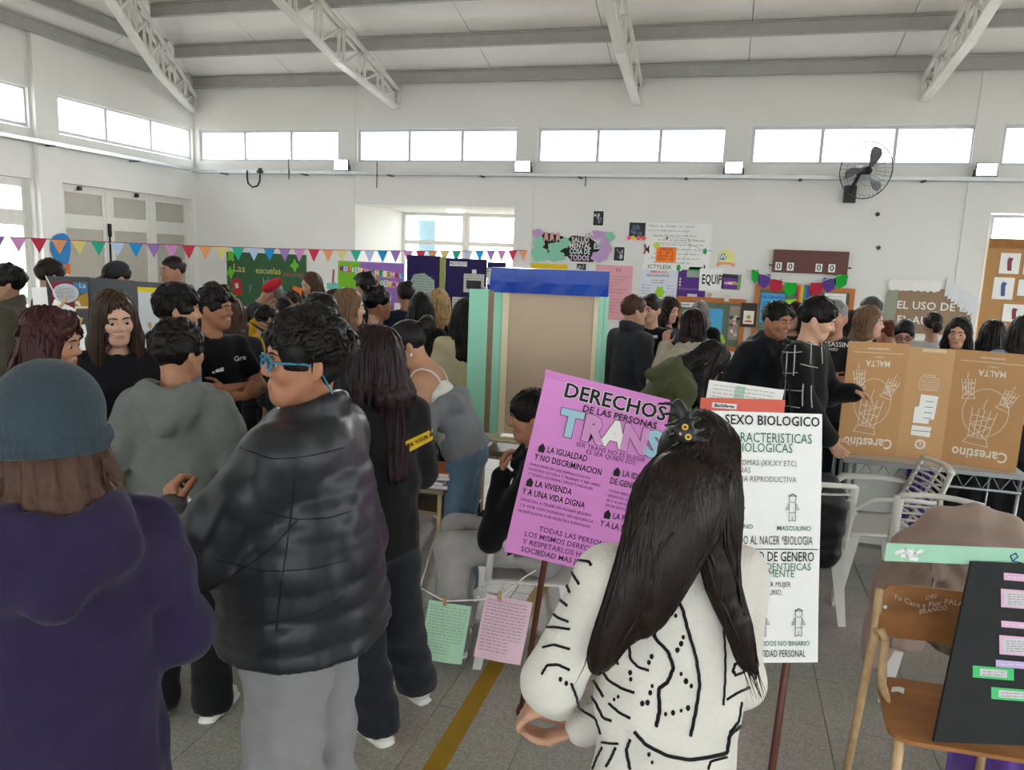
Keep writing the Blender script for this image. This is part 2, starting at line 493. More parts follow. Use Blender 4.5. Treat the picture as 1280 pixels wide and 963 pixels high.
def hand_prims(w, d, nrm, side, curl=0.5, size=1.0, point=False, k=0.006):
    d = _nrm(d); nrm = np.asarray(nrm, float); nrm = _nrm(nrm - d * (nrm @ d)); lat = np.cross(d, nrm) * side
    S = size; out = [Prim(w + d * .012 * S, w + d * .075 * S, .031 * S, .036 * S, flat=.42, xd=lat, k=.012)]
    for i, (o, L) in enumerate(((.028, .07), (.0095, .078), (-.0095, .072), (-.027, .056))):
        b = w + d * (.08 - abs(o) * .12) * S + lat * o * S; dirv = d + lat * o * 2.0; a = .18
        c = curl if not (point and i == 0) else .08
        for L_, st, r in ((.45, .5, .0092), (.32, .8, .0084), (.23, .7, .0076)):
            a += c * st; dd = _nrm(dirv * math.cos(a) + nrm * math.sin(a)); e = b + dd * L * L_ * S
            out.append(Prim(b, e, r * S, (r - .0008) * S, k=k)); b = e
    b = w + d * .022 * S + lat * .028 * S; dirv = _nrm(d * .75 + lat * .75 + nrm * .35)
    e = b + dirv * .036 * S; out.append(Prim(b, e, .0125 * S, .0105 * S, k=.01))
    dirv = _nrm(d + lat * .25 + nrm * (.2 + curl * .4)); e2 = e + dirv * .03 * S; out.append(Prim(e, e2, .0102 * S, .009 * S, k=k))
    e3 = e2 + _nrm(d + nrm * (.3 + curl * .5)) * .022 * S; out.append(Prim(e2, e3, .0088 * S, .0075 * S, k=k))
    return out

PEOPLE = []
def elbow(a, w, pole, l1=.28, l2=.255):
    """where the elbow lies for a shoulder, a wrist and the way it points"""
    a = np.asarray(a, float); w = np.asarray(w, float); d = w - a; L = min(np.linalg.norm(d), (l1 + l2) * .98); u = _nrm(d); x = (l1 * l1 - l2 * l2 + L * L) / (2 * L); hgt = math.sqrt(max(l1 * l1 - x * x, 0)); p = np.asarray(pole, float); p = _nrm(p - u * (p @ u))
    return a + u * x + p * hgt
def person(label, loc, heading, h=1.70, lean=0, side_lean=0, head=(0, 0, 0), armL='down', armR='down', legs='stand', seat=.45,
           skin='c68e6f', hair=None, top=None, bottom=None, shoe='e8e4dc', res=.012, face=True, lips='a8604f', brow='1a1412',
           hand_curl=(.5, .5), curlL=None, knees=None, hl=1.0, age=None, body_res=None, eyes=True, hd_w=.158, sh_up=0.0):
    root = thing('person', label, 'person', (loc[0], loc[1], 0), D2R(heading))
    root.scale = (h / 1.7,) * 3
    LM = RX(-D2R(lean)) @ RY(D2R(side_lean))
    dz = 0.0 if legs != 'sit' else (seat + .10) / (h / 1.7) - .95
    piv = V3(0, 0, .95)
    up = lambda p: LM @ (np.asarray(p, float) - piv) + piv + V3(0, 0, dz)
    pel = up((0, 0, .95)); sw = hd_w if isinstance(hd_w, tuple) else (hd_w, hd_w); su = sh_up if isinstance(sh_up, tuple) else (sh_up, sh_up); sh = {s: up((s * sw[(s + 1) // 2], -.012, 1.362 + su[(s + 1) // 2])) for s in (-1, 1)}
    nb = up((0, -.02, 1.42)); spine = LM @ V3(0, 0, 1)
    M = RZ(D2R(head[0])) @ RX(D2R(head[1])) @ RY(D2R(head[2]))
    if lean: M = RZ(D2R(head[0])) @ RX(D2R(head[1])) @ RY(D2R(head[2]))
    hc = nb + spine * .068 + M @ V3(0, .026, .102)
    H = lambda x, y, z: hc + M @ V3(x, y, z)
    Hi = lambda P: (P - hc) @ M
    near = res < .0115
    # --- joints
    arms = {}
    for s, a in ((-1, armL), (1, armR)):
        e, w, d, n = ARMS[a] if isinstance(a, str) else a
        mx = V3(s, 1, 1) if isinstance(a, str) else V3(1, 1, 1)
        arms[s] = (up(np.array(e) * mx), up(np.array(w) * mx), LM @ (np.array(d, float) * mx), LM @ (np.array(n, float) * mx))
        if not isinstance(a, str) and len(a) and max(abs(np.array(w))) > 5: pass
    lg = {}
    for s in (-1, 1):
        if legs == 'sit':
            zs = seat / (h / 1.7) + .09
            lg[s] = (V3(s * .09, 0, zs), V3(s * .12, .42, zs + .02), V3(s * .12, .40, .085), V3(s * .1, 1, 0))
        elif legs == 'stride':
            lg[s] = (V3(s * .09, 0, .9), V3(s * .1, .05 * s + .03, .5), V3(s * .11, .16 * s, .085), V3(s * .2, 1, 0))
        else:
            lg[s] = (V3(s * .09, 0, .9), V3(s * .105, .015, .5), V3(s * .115, -.02, .085), V3(s * .25, 1, 0))
        if knees and s in knees: lg[s] = tuple(V3(*q) for q in knees[s])
    tk = top or {}; bk = bottom or {}
    lo = tk.get('loose', .012); sl = tk.get('sleeve', 'long'); hem = tk.get('hem', .88); kind = tk.get('kind', 'tee'); fem = tk.get('fem', False)
    # --- body (skin): one continuous surface
    B = []
    X = M[:, 0]
    B += [EllR(H(0, -.012, .03), .073, .092, .087, M, .03, False),
          Prim(H(0, .02, .02), H(0, .036, -.066), .061, .045, xd=X, k=.03),
          Prim(H(0, .054, -.09), H(0, .056, -.09), .022, k=.025),
          Prim(H(0, .084, .018), H(0, .1, -.022), .0075, .0115, k=.014), Prim(H(-.010, .09, -.028), H(.010, .09, -.028), .0085, k=.01),
          Prim(H(-.034, .075, .03), H(.034, .075, .03), .0125, k=.014),
          Prim(H(-.017, .080, -.056), H(.017, .080, -.056), .0085, k=.007), Prim(H(-.014, .079, -.066), H(.014, .079, -.066), .009, k=.007)]
    for s in (-1, 1):
        B += [Prim(H(s * .052, -.005, -.035), H(s * .02, .052, -.086), .022, .019, k=.03), Prim(H(s * .037, .056, -.018), H(s * .036, .058, -.022), .024, k=.025),
              EllR(H(s * .031, .1, .002), .017, .014, .009, M, .014, True),
              EllR(H(s * .080, -.010, -.004), .0095, .02, .033, M @ RZ(s * .45), .006, False),
              EllR(H(s * .031, .0765, .0078), .0150, .0122, .0075, M, .003, False),
              EllR(H(s * .031, .0765, -.0042), .0140, .0112, .0052, M, .003, False)]
    B += [Prim(H(0, -.028, -.045), nb - spine * .03, .049, .058, k=.03), Prim(nb - spine * .02, up((0, 0, 1.32)), .055, .05, k=.05),
          Prim(up((0, 0, 1.3)), pel, .04, .03), Prim(sh[-1] * .85 + sh[1] * .15, sh[1] * .85 + sh[-1] * .15, .034, k=.05)]
    if tk.get('bare_shoulders'):
        B += [Prim(up((0, -.01, 1.37)), up((0, 0, 1.2)), .135, .13, flat=.62, k=.06), Prim(sh[-1], sh[1], .056, k=.05)]
    for s in (-1, 1):
        e, w, d, n = arms[s]; bare = sl != 'long'
        r0, r1, r2 = (.05, .04, .027) if bare else (.024, .022, .025)
        B += [Prim(sh[s], e, r0, r1, k=.02), Prim(e, w, r1, r2, k=.02)]
        B += hand_prims(w, d, n, s, curl=hand_curl[0 if s < 0 else 1], k=.006) if (face or near) else [Prim(w, w + _nrm(d) * .09, .03, .036, flat=.5), Prim(w + _nrm(d) * .09, w + _nrm(d) * .16, .034, .02, flat=.5)]
        hp, kn, an, tn = lg[s]
        B += [Prim(pel, hp, .03, .026), Prim(hp, kn, .026, .024), Prim(kn, an, .024, .024), Prim(an, an + _nrm(tn) * .1 - V3(0, 0, .035), .024, .022)]
    body = Solid(B, k=.02)
    base = np.array(srgb(skin)); lipc = np.array(srgb(lips)); brc = np.array(srgb(brow))
    def colfn(v):
        q = Hi(v); c = np.tile(base, (len(v), 1))
        lip = np.exp(-((q[:, 0] / .021) ** 4 + ((q[:, 2] + .061) / .009) ** 4 + ((q[:, 1] - .09) / .02) ** 4))
        chk = np.exp(-(((np.abs(q[:, 0]) - .04) / .02) ** 2 + ((q[:, 2] + .025) / .02) ** 2 + ((q[:, 1] - .07) / .03) ** 2)) * .25
        c = c * (1 - chk[:, None]) + c * np.array((1.1, .8, .78)) * chk[:, None]
        lip = lip * .8; c = c * (1 - lip[:, None]) + lipc * lip[:, None]
        if age:
            st = np.exp(-((np.maximum(np.abs(q[:, 0]) - .03, 0) / .02) ** 2 + ((q[:, 2] + .07) / .028) ** 2 + ((q[:, 1] - .065) / .035) ** 2)) * age * (1 - lip)
            c = c * (1 - st[:, None]) + np.array((.09, .08, .075)) * st[:, None]
        return c
    skm = mat('skin', 'c68e6f', rough=.5, var=.05, scale=30, bump=.12, bscale=300, attr=True, spec=.35)
    br = body_res or (min(res, .0065) if near else .0118 if face else .0155)
    bo = solid_obj('body', body, br, skm, root, colfn)
    if face and eyes:
        er = .0108 if br < .0066 else .0092
        em = mat('eye', 'f0ece6', rough=.2, var=0, attr=True, spec=.5)
        for s in (-1, 1):
            mb = MB(); mb.lathe([(er * math.sin(math.pi * (i + .5) / 12), er * math.cos(math.pi * (i + .5) / 12)) for i in range(12)], n=14)
            v = np.array(mb.v); cz = v[:, 2] / er
            cc = np.where(cz[:, None] > .92, np.array((.006, .005, .004)), np.where(cz[:, None] > .76, np.array((.05, .025, .012)), np.array((.50, .47, .44))))
            v = v[:, [0, 2, 1]] * np.array((1, 1, 1)); gz = D2R(-8)
            v = v @ RX(gz).T
            mesh_obj('eye', (v @ M.T) + H(s * .031, .0765, .0018), mb.f, em, root, smooth=True, cols=cc)
            pts = body.snap(np.array([H(s * x, y, z) for x, y, z in ((.012, .1, .0245), (.022, .097, .0275), (.034, .092, .029), (.046, .08, .025))]), off=.0012)
            t = MB().tube(pts, [.0030, .0040, .0034, .0016], n=6, flat=.9); mesh_obj('eyebrow', t.v, t.f, mat('brow_' + brow, brow, rough=.8, var=.1), root, smooth=True)
    # --- garments
    out = {'root': root, 'body': body, 'H': H, 'Hi': Hi, 'M': M, 'up': up, 'LM': LM, 'sh': sh, 'arms': arms, 'nb': nb, 'pel': pel, 'lg': lg, 'hc': hc}
    if top:
        T = []; bd = tk.get('bands', 0); ba = tk.get('band_amp', .035); wd = tk.get('wide', 0.0); fl = tk.get('flat', .68)
        if tk.get('bare_shoulders'):
            T += [Prim(up((0, -.005, 1.27)), up((0, 0, 1.10)), .152 + lo, .145 + lo, flat=.66, k=.05)]
        else:
            XL = LM @ V3(1, 0, 0)
            T += [Prim(nb - spine * .035, sh[q], .05 + lo * .6, .05 + lo * .8, k=.05) for q in (-1, 1)]
            T += [Prim(up((0, -.008, 1.325)), up((0, 0, 1.12)), .142 + lo, .135 + lo + wd, flat=fl, k=.06, bands=bd, amp=ba, xd=XL)]
        T += [Prim(up((0, 0, 1.12)), up((0, 0, hem - .03)), .138 + lo + wd, .162 + lo + wd, flat=fl + .06, k=.05, bands=bd, amp=ba, xd=LM @ V3(1, 0, 0))]
        if tk.get('belly'): T += [EllR(up((0, .05, 1.06)), .16 + lo + tk['belly'], .12 + lo + tk['belly'], .16, LM, .06, False)]
        if fem: T += [EllR(up((s * .07, .085, 1.235)), .062, .05, .06, LM, .04, False) for s in (-1, 1)]
        sb = tk.get('sleeve_bands', bd); slo = tk.get('sleeve_loose', lo)
        if sl in ('long', 'short'):
            for s in (-1, 1):
                e, w, d, n = arms[s]; ua = .05 + slo; el_ = .044 + slo; wr_ = .034 + slo * .8
                if sl == 'short':
                    T += [Prim(sh[s], sh[s] * .45 + e * .55, ua, ua * .98, k=.03)]
                else:
                    T += [Prim(sh[s], e, ua, el_, k=.03, bands=sb, amp=ba), Prim(e, w * .97 + e * .03, el_, wr_, k=.03, bands=sb, amp=ba)]
                    if tk.get('cuff', True): T += [Prim(w * .9 + e * .1, w, .033 + slo * .35, .032 + slo * .3, k=.01)]
        if tk.get('strap_s') is not None: pass
        hood = tk.get('hood'); collar = tk.get('collar')
        if hood:
            ring = [(-.065, .085, 1.385), (-.1, .03, 1.43), (-.095, -.05, 1.45), (-.05, -.105, 1.455), (.05, -.105, 1.455), (.095, -.05, 1.45), (.1, .03, 1.43), (.065, .085, 1.385)]
            hs = tk.get('hood_size', 1.0)
            for a, b in zip(ring[:-1], ring[1:]): T.append(Prim(up(a), up(b), .03 * hs, k=.02))
            T += [EllR(up((0, -.115, 1.385)), .125 * hs, .05 * hs, .085 * hs, LM, .03, False), Prim(up((-.09, -.09, 1.44)), up((0, -.16, 1.31)), .035, .03, k=.03), Prim(up((.09, -.09, 1.44)), up((0, -.16, 1.31)), .035, .03, k=.03),
                  EllR(up((0, -.075, 1.475)), .072, .06, .04, LM, .02, True)]
        if collar:
            rr = .078; cz = tk.get('collar_h', .045)
            pts = [up((rr * math.sin(t), rr * math.cos(t) - .015, 1.435 - .03 * math.cos(t))) for t in np.linspace(.35, 2 * math.pi - .35, 12)]
            for a, b in zip(pts[:-1], pts[1:]): T.append(Prim(a, b, .019, k=.012)); T.append(Prim(a + spine * cz, b + spine * cz, .015, k=.03))
        nk = tk.get('neck', .06)
        if nk: T.append(Prim(nb - spine * (.0 if (hood or collar) else .012) + LM @ V3(0, .012, 0), nb + spine * .15 + LM @ V3(0, .03, 0), nk, nk, sub=True, k=.012))
        if tk.get('vneck'): T.append(Prim(up((0, .14, 1.40)), up((0, .17, 1.40 - tk['vneck'])), .05, .015, sub=True, k=.015))
        amp = tk.get('fold', .006); seed = hash(label) % 97 * .37 if False else (len(PEOPLE) * 1.37)
        hp_ = up((0, 0, hem)); hn = -(LM @ V3(0, 0, 1))
        def disp(P):
            return amp * wob(P, 26, seed) + amp * .5 * wob(P * np.array((1, 1, .55)), 52, seed + 2)
        cut = [lambda P: np.where(((P - hp_) @ -hn) < .12, (P - hp_) @ hn, -1)]
        if any((arms[s][1] - hp_) @ -hn < .1 for s in (-1, 1)):
            # sleeves may hang below the hem: only the trunk is cut
            cut = [lambda P: np.where(np.abs((P - pel) @ (LM[:, 0])) < .235 + wd, (P - hp_) @ hn, -1)]
            ax = [abs((arms[s][1] - pel) @ LM[:, 0]) for s in (-1, 1)]
            if min(ax) < .25 and min((arms[s][1] - hp_) @ -hn for s in (-1, 1)) > -.01: cut = [lambda P: (P - hp_) @ hn]
        garment = Solid(T, k=.03, disp=disp, cuts=cut)
        gname = {'tee': 't_shirt', 'tank': 'tank_top', 'hoodie': 'hoodie', 'jacket': 'jacket', 'puffer': 'puffer_jacket', 'sweater': 'sweater', 'cardigan': 'cardigan'}[kind]
        out['top'] = garment
        out['top_o'] = solid_obj(gname, garment, tk.get('res', res), tk['mat'], root)
        if tk.get('band') :  # ribbed hem band
            pass
    if bottom:
        Bt = []; w0 = bk.get('thigh', .09); w1 = bk.get('knee', .07); w2 = bk.get('ankle', .062); wst = bk.get('waist', .145)
        Bt += [EllR(up((0, -.005, .97)), wst, wst * .74, .10, LM, .05, False), EllR(V3(0, -.015, .9 + dz), wst + .01, wst * .8, .11, np.eye(3), .05, False)]
        for s in (-1, 1):
            hp, kn, an, tn = lg[s]
            Bt += [Prim(hp + V3(0, 0, .02), kn, w0, w1, k=.035), Prim(kn, an - V3(0, 0, .02), w1, w2, k=.03)]
            if bk.get('flare'): Bt += [Prim(an * .8 + kn * .2, an - V3(0, 0, .045), w2, w2 * 1.18, k=.03)]
        am = bk.get('fold', .006)
        leg = Solid(Bt, k=.03, disp=lambda P: am * wob(P, 30, 3.1) + am * .6 * np.sin(P[:, 2] * 55 + 9 * P[:, 0]) * np.clip(1 - np.abs(P[:, 2] - .25) / .35, 0, 1), cuts=[lambda P: bk.get('cut', .045) - P[:, 2]] + ([lambda P: np.where(P[:, 1] > .14, -1.0, (P - up((0, 0, hem + .03))) @ (LM @ V3(0, 0, 1))) if legs == 'sit' else (P - up((0, 0, hem + .03))) @ (LM @ V3(0, 0, 1))] if top else []))
        out['bottom'] = leg; out['bottom_o'] = solid_obj('trousers', leg, bk.get('res', res if near else res * 1.65), bk['mat'], root)
    shm = cloth_mat('shoe_' + shoe, shoe, rough=.6, bump=.1); som = mat('shoe_sole', 'e9e7e2', rough=.7)
    for s in (-1, 1):
        hp, kn, an, tn = lg[s]; t = _nrm(tn); a0 = V3(an[0], an[1], 0)
        S = Solid([Prim(a0 + V3(0, 0, .055) - t * .03, a0 + t * .13 + V3(0, 0, .04), .045, .04, flat=.9), Prim(a0 + V3(0, 0, .06), a0 + V3(0, 0, .1), .045, .045)], k=.03, cuts=[lambda P: .018 - P[:, 2]])
        so = solid_obj('shoe', S, .0125 if near else .018, shm, root)
        S2 = Solid([Prim(a0 - t * .035 + V3(0, 0, .0), a0 + t * .145, .048, .043)], cuts=[lambda P: .002 - P[:, 2], lambda P: P[:, 2] - .026])
        solid_obj('sole', S2, .013 if near else .02, som, so)
    if hair: out['hair'] = make_hair(out, hair, res)
    PEOPLE.append(out)
    return out

def make_hair(p, hd, res):
    H, M, Hi = p['H'], p['M'], p['Hi']; root = p['root']; kind = hd['kind']; m = hd['mat']
    v = hd.get('vol', .0); rnd = random.Random(hd.get('seed', 1)); G = []; near = res < .0115
    X = M[:, 0]
    E = lambda x, y, z, a, b, c, k=.02, sub=False: EllR(H(x, y, z), a, b, c, M, k, sub)
    long_ = kind in ('long', 'wavy')
    G.append(E(0, -.014, .042, .083 + v, .107 + v, .095 + v))
    cuts = []
    hl = hd.get('line', .0)
    if kind in ('short', 'fringe', 'messy', 'crop'):
        G.append(E(0, .118, -.036 + hl, .070, .062, .105, .012, True))
        for s in (-1, 1):
            G.append(E(s * .09, .035, -.06, .042, .055, .052, .01, True))
            if hd.get('ear', True): G.append(E(s * .105, .0, -.02, .034, .034, .042, .008, True))
        nape = hd.get('nape', -.07)
        cuts.append(lambda P: (nape - Hi(P)[:, 2]) * .9)
        cuts.append(lambda P: (-(Hi(P)[:, 2] + .012) - np.maximum(-(Hi(P)[:, 1] + .02), 0) * 1.6) * .7)
        if kind in ('fringe', 'messy', 'short'):
            n = {'short': 8, 'fringe': 14, 'messy': 34}[kind]
            for i in range(n):
                if kind == 'fringe' or (kind == 'short'):
                    x = rnd.uniform(-.055, .055); y = rnd.uniform(.0, .07)
                    a = H(x, y - .03, .118 - y * .35 + v); b = H(x * 1.15 + rnd.uniform(-.01, .01), y + .03, .098 - y * .6 + v - (.012 if kind == 'fringe' else 0))
                    G.append(Prim(a, b, .02, .012, k=.014))
                else:
                    t = rnd.uniform(0, 6.28); u = rnd.uniform(-.1, 1.0)
                    d = V3(math.cos(t) * math.sqrt(1 - min(u * u, .99)) * .085, math.sin(t) * math.sqrt(1 - min(u * u, .99)) * .1 - .015, u * .092 + .04)
                    if d[1] > .055 and d[2] < .075: continue
                    if d[2] < .0 and d[1] > -.02: continue
                    a = H(*d); b = H(*(d * 1.12 + V3(rnd.uniform(-.02, .02), rnd.uniform(-.02, .02), rnd.uniform(-.025, .01))))
                    G.append(Prim(a, b, .026, .012, k=.012))
    elif kind in ('bun', 'ponytail', 'tied'):
        G.append(E(0, .118, -.036, .068, .06, .105, .012, True))
        for s in (-1, 1): G.append(E(s * .09, .03, -.06, .042, .05, .05, .01, True))
        cuts.append(lambda P: (-.06 - Hi(P)[:, 2]))
        if kind == 'bun':
            b = hd.get('at', (0, -.13, .065)); G.append(E(*b, .052, .05, .05, .012))
            for i in range(9):
                t = rnd.uniform(0, 6.28); c = V3(*b) + V3(.035 * math.cos(t), -.01 + rnd.uniform(-.02, .02), .033 * math.sin(t)); G.append(Prim(H(*c), H(*(c + V3(rnd.uniform(-.02, .02), rnd.uniform(-.03, .0), rnd.uniform(-.02, .02)))), .016, .006, k=.01))
        if kind == 'ponytail':
            L = hd.get('len', .3); at = V3(*hd.get('at', (0, -.115, .04)))
            G += [Prim(H(*at), H(*(at + V3(0, -.045, -.02))), .028, .035), Prim(H(*(at + V3(0, -.045, -.02))), H(*at) + M @ V3(0, -.03, 0) - V3(0, 0, L), .036, .014, k=.03)]
    elif long_:
        L = hd.get('len', .4); fr = hd.get('front', 0.0); wsp = hd.get('spread', .0)
        fx = hd.get('face', 1.0)
        G.append(E(0, .132, -.03, .054 * fx, .066, .122, .012, True) if hd.get('bangs') else E(0, .134, -.028, .052 * fx, .088, .134, .01, True))
        dn = V3(0, 0, -1)
        bk_ = M @ V3(0, -1, 0); bk_[2] = 0
        # back curtain
        b0 = H(0, -.06, .0); b1 = H(0, -.085, -.13); b2 = b1 + dn * max(L - .13, .02) + bk_ * hd.get('backout', .015)
        G += [Prim(b0, b1, .082 + v, .085 + v, flat=.62, xd=X, k=.04), Prim(b1, b2, .088 + v, .085 + wsp, flat=.42, xd=X, k=.04)]
        for s in (-1, 1):
            a0 = H(s * .07, .015, .03); a1 = H(s * .082, .012, -.09); fo = hd.get('fwd', (0.0, 0.0))[0 if s < 0 else 1]
            ls = hd.get('sides', (L, L))[0 if s < 0 else 1]
            a2 = a1 + M @ V3(s * .018, -.035 + fo, 0) + dn * max(ls - .1, .02)
            G += [Prim(a0, a1, .026 + v * .5, .034 + v * .5, flat=.9, xd=M[:, 1], k=.03), Prim(a1, a2, .042, .036, flat=.7, xd=M[:, 1], k=.04)]
        if hd.get('bangs'):
            for i in range(9):
                x = -.05 + i * .0125; G.append(Prim(H(x * .6, .05, .115), H(x, .093 - abs(x) * .55, .055), .014, .010, k=.01)); G.append(Prim(H(x, .093 - abs(x) * .55, .055), H(x * 1.1, .098 - abs(x) * .6, .028), .0095, .006, k=.01))
    am = hd.get('amp', .004); fq = hd.get('freq', 75)
    if kind == 'wavy':
        disp = lambda P: .008 * np.sin(P[:, 2] * 75 + 14 * np.sin(P[:, 0] * 22) + 9 * np.sin(P[:, 1] * 25)) + .004 * wob(P, 80, 1)
    elif long_ or kind in ('ponytail',):
        def disp(P):
            q = Hi(P); a = np.arctan2(q[:, 0], -(q[:, 1] - .02)); return .0035 * np.sin(a * 23 + 1.5 * np.sin(q[:, 2] * 9)) + .0025 * np.sin(a * 51 + 2 * np.sin(q[:, 2] * 13))
    else:
        disp = lambda P: am * wob(P, fq, hd.get('seed', 1)) + am * .5 * wob(P, fq * 2, 4)
    S = Solid(G, k=.02, disp=disp, cuts=cuts)
    hr = hd.get('res', min(res, .0082) if near else .0135)
    lo, hi = S.box(); v_, q_ = polygonize(S, lo, hi, hr)
    nl = hd.get('locks', 46 if long_ else 30 if kind in ('fringe', 'messy', 'short') else 0)
    if nl:
        lv, lf = hair_locks(p, S, hd, nl)
        v_ = np.concatenate([v_, lv]); q_ = np.concatenate([q_, lf + len(v_) - len(lv)])
    o = mesh_obj('hair', v_, q_, m, root, smooth=True)
    return {'solid': S, 'o': o}

def hair_locks(p, S, hd, n):
    """tapering locks that follow the hair surface from the crown down"""
    H, M = p['H'], p['M']; rnd = random.Random(hd.get('seed', 1) + 7); kind = hd['kind']
    VV = []; FF = []; cnt = 0; paths = []; m = 13
    L = hd.get('len', .4); wave = hd.get('wave', .004)
    for i in range(n):
        if kind in ('long', 'wavy'):
            a = rnd.uniform(-math.pi, math.pi) ; a = a * .80     # around the head, 0 = back
            side = 1 if a > 0 else -1; Lk = L * rnd.uniform(.82, 1.06)
            pts = []
            y0 = rnd.uniform(-.07, .06)
            for j in range(m):
                t = j / (m - 1)
                if t < .35:
                    u = t / .35; ph = u * math.pi / 2
                    r = V3(math.sin(a) * .09 * math.sin(ph), -math.cos(a) * .105 * math.sin(ph) - .015 + y0 * (1 - u), .04 + .098 * math.cos(ph)); q = H(*r)
                else:
                    u = (t - .35) / .65; q = H(math.sin(a) * .095, -math.cos(a) * .105 - .015, .04); q = q + V3(0, 0, -Lk * u) + M @ V3(math.sin(a) * .02 * u, -.02 * u, 0)
                    q = q + (M @ V3(wave * math.sin(u * hd.get('wf', 14) + i), wave * math.cos(u * hd.get('wf', 14) + i * 2), 0))
                pts.append(q)
        else:
            t0 = rnd.uniform(0, 6.28); el = rnd.uniform(.15, 1.4); pts = []
            d0 = V3(math.cos(t0) * math.cos(el), math.sin(t0) * math.cos(el), math.sin(el)); st = V3(rnd.uniform(-1, 1), rnd.uniform(-.3, 1), rnd.uniform(-.8, .1)) * hd.get('flow', .06)
            for j in range(m):
                t = j / (m - 1); d = d0 * V3(.085, .105, .097) + st * t + V3(0, -.015, .04) + .35 * t * t * st[::-1] * rnd.choice((.9, 1)); pts.append(H(*d))
            if Hin(p, pts[-1])[1] > .07 and Hin(p, pts[-1])[2] < .05: continue
            if Hin(p, pts[0])[1] > .06 and Hin(p, pts[0])[2] < .06: continue
        paths.append(pts)
    A = np.array(paths); sh = A.shape
    d = S(A.reshape(-1, 3)).reshape(sh[:2])
    Q = S.snap(A.reshape(-1, 3), off=.0015, it=3).reshape(sh)
    far = np.abs(d) > .05; Q = np.where(far[..., None], A, Q)
    Q[:, 1:-1] = (Q[:, :-2] + 2 * Q[:, 1:-1] + Q[:, 2:]) / 4
    ns = 5; ang = np.arange(ns) * 2 * math.pi / ns
    for q in Q:
        r = rnd.uniform(.6, 1.25) * hd.get('lock_r', .0055); mb = []
        T = np.gradient(q, axis=0); T /= np.linalg.norm(T, axis=1)[:, None] + 1e-9
        c = np.array(p['hc']); O = q - c; O -= T * (O * T).sum(1)[:, None]; O /= np.linalg.norm(O, axis=1)[:, None] + 1e-9; W = np.cross(T, O)
        tt = np.linspace(0, 1, m); R = r * np.clip(np.minimum((tt + .12) * 3, 1), 0, 1) * np.clip((1.04 - tt) * 2.2, .08, 1)
        ring = q[:, None] + R[:, None, None] * (W[:, None] * np.cos(ang)[None, :, None] * 1.3 + O[:, None] * np.sin(ang)[None, :, None] * .55)
        VV.append(ring.reshape(-1, 3))
        i, j = np.meshgrid(np.arange(m - 1), np.arange(ns), indexing='ij'); j2 = (j + 1) % ns
        FF.append(np.stack([i * ns + j, i * ns + j2, (i + 1) * ns + j2, (i + 1) * ns + j], -1).reshape(-1, 4) + cnt); cnt += m * ns
    return np.concatenate(VV), np.concatenate(FF)
def Hin(p, q): return (np.asarray(q) - p['hc']) @ p['M']

def garment_text(p, solid, body, mat_, c, ex, ey, size, bold=0.0, parent=None, out=None, name='lettering', off=.004, flip=1):
    """lettering laid on a garment: laid flat at c (local), then pulled onto the cloth"""
    v, f = text_mesh(body, size, bold); P = np.array([np.asarray(c) + np.asarray(ex) * a * flip + np.asarray(ey) * b for a, b in v])
    return mesh_obj(name, solid.snap(P, off=off, it=5), f, mat_, parent or p['top_o'])
def garment_poly(p, solid, pts, mat_, c, ex, ey, name='print', off=.003, parent=None, n=6):
    """a filled quad grid (4 corners) pulled onto the cloth"""
    a, b, c2, d = [np.asarray(c) + np.asarray(ex) * u + np.asarray(ey) * w for u, w in pts]
    V = []; F = []
    for j in range(n + 1):
        for i in range(n + 1):
            s, t = i / n, j / n; V.append((a * (1 - s) + b * s) * (1 - t) + (d * (1 - s) + c2 * s) * t)
    F = [(j * (n + 1) + i, j * (n + 1) + i + 1, (j + 1) * (n + 1) + i + 1, (j + 1) * (n + 1) + i) for j in range(n) for i in range(n)]
    return mesh_obj(name, solid.snap(np.array(V), off=off, it=4), F, mat_, parent or p['top_o'], smooth=True)
def garment_tube(p, solid, pts, r, mat_, name='seam', off=.001, parent=None, flat=.6, n=6, sub=1):
    P = np.array(pts, float)
    if sub > 1:
        t = np.linspace(0, len(P) - 1, (len(P) - 1) * sub + 1); P = np.stack([np.interp(t, np.arange(len(P)), P[:, i]) for i in range(3)], 1)
    Q = solid.snap(P, off=off, it=4); b = MB().tube(Q, r, n=n, flat=flat)
    return mesh_obj(name, b.v, b.f, mat_, parent or p['top_o'], smooth=True)

# ------------------------------------------------------------------ the hall
WALLM = mat('painted_plaster', 'e6e5e1', rough=.75, var=.025, scale=1.5, bump=.05, bscale=60)
CEILM = mat('roof_membrane', 'efedea', rough=.55, var=.05, scale=1.1, bump=.12, bscale=5, bdist=.03)
STEELW = mat('white_painted_steel', 'dad9d4', rough=.5, var=.06, scale=6)
STEELG = mat('grey_painted_steel', 'a9a8a5', rough=.45, var=.08, scale=5, spec=.5)
ALU = mat('window_aluminium', 'c9ccd2', rough=.4, var=.04, spec=.5)
GLASS = glass_mat('window_glass')
X0, X1, Y0, Y1, ZW = -9.45, 11.0, 12.0, -8.0, 4.75
TH = .25
WZ0, WZ1 = 3.42, 3.96

def struct(o): o['kind'] = 'structure'; return o

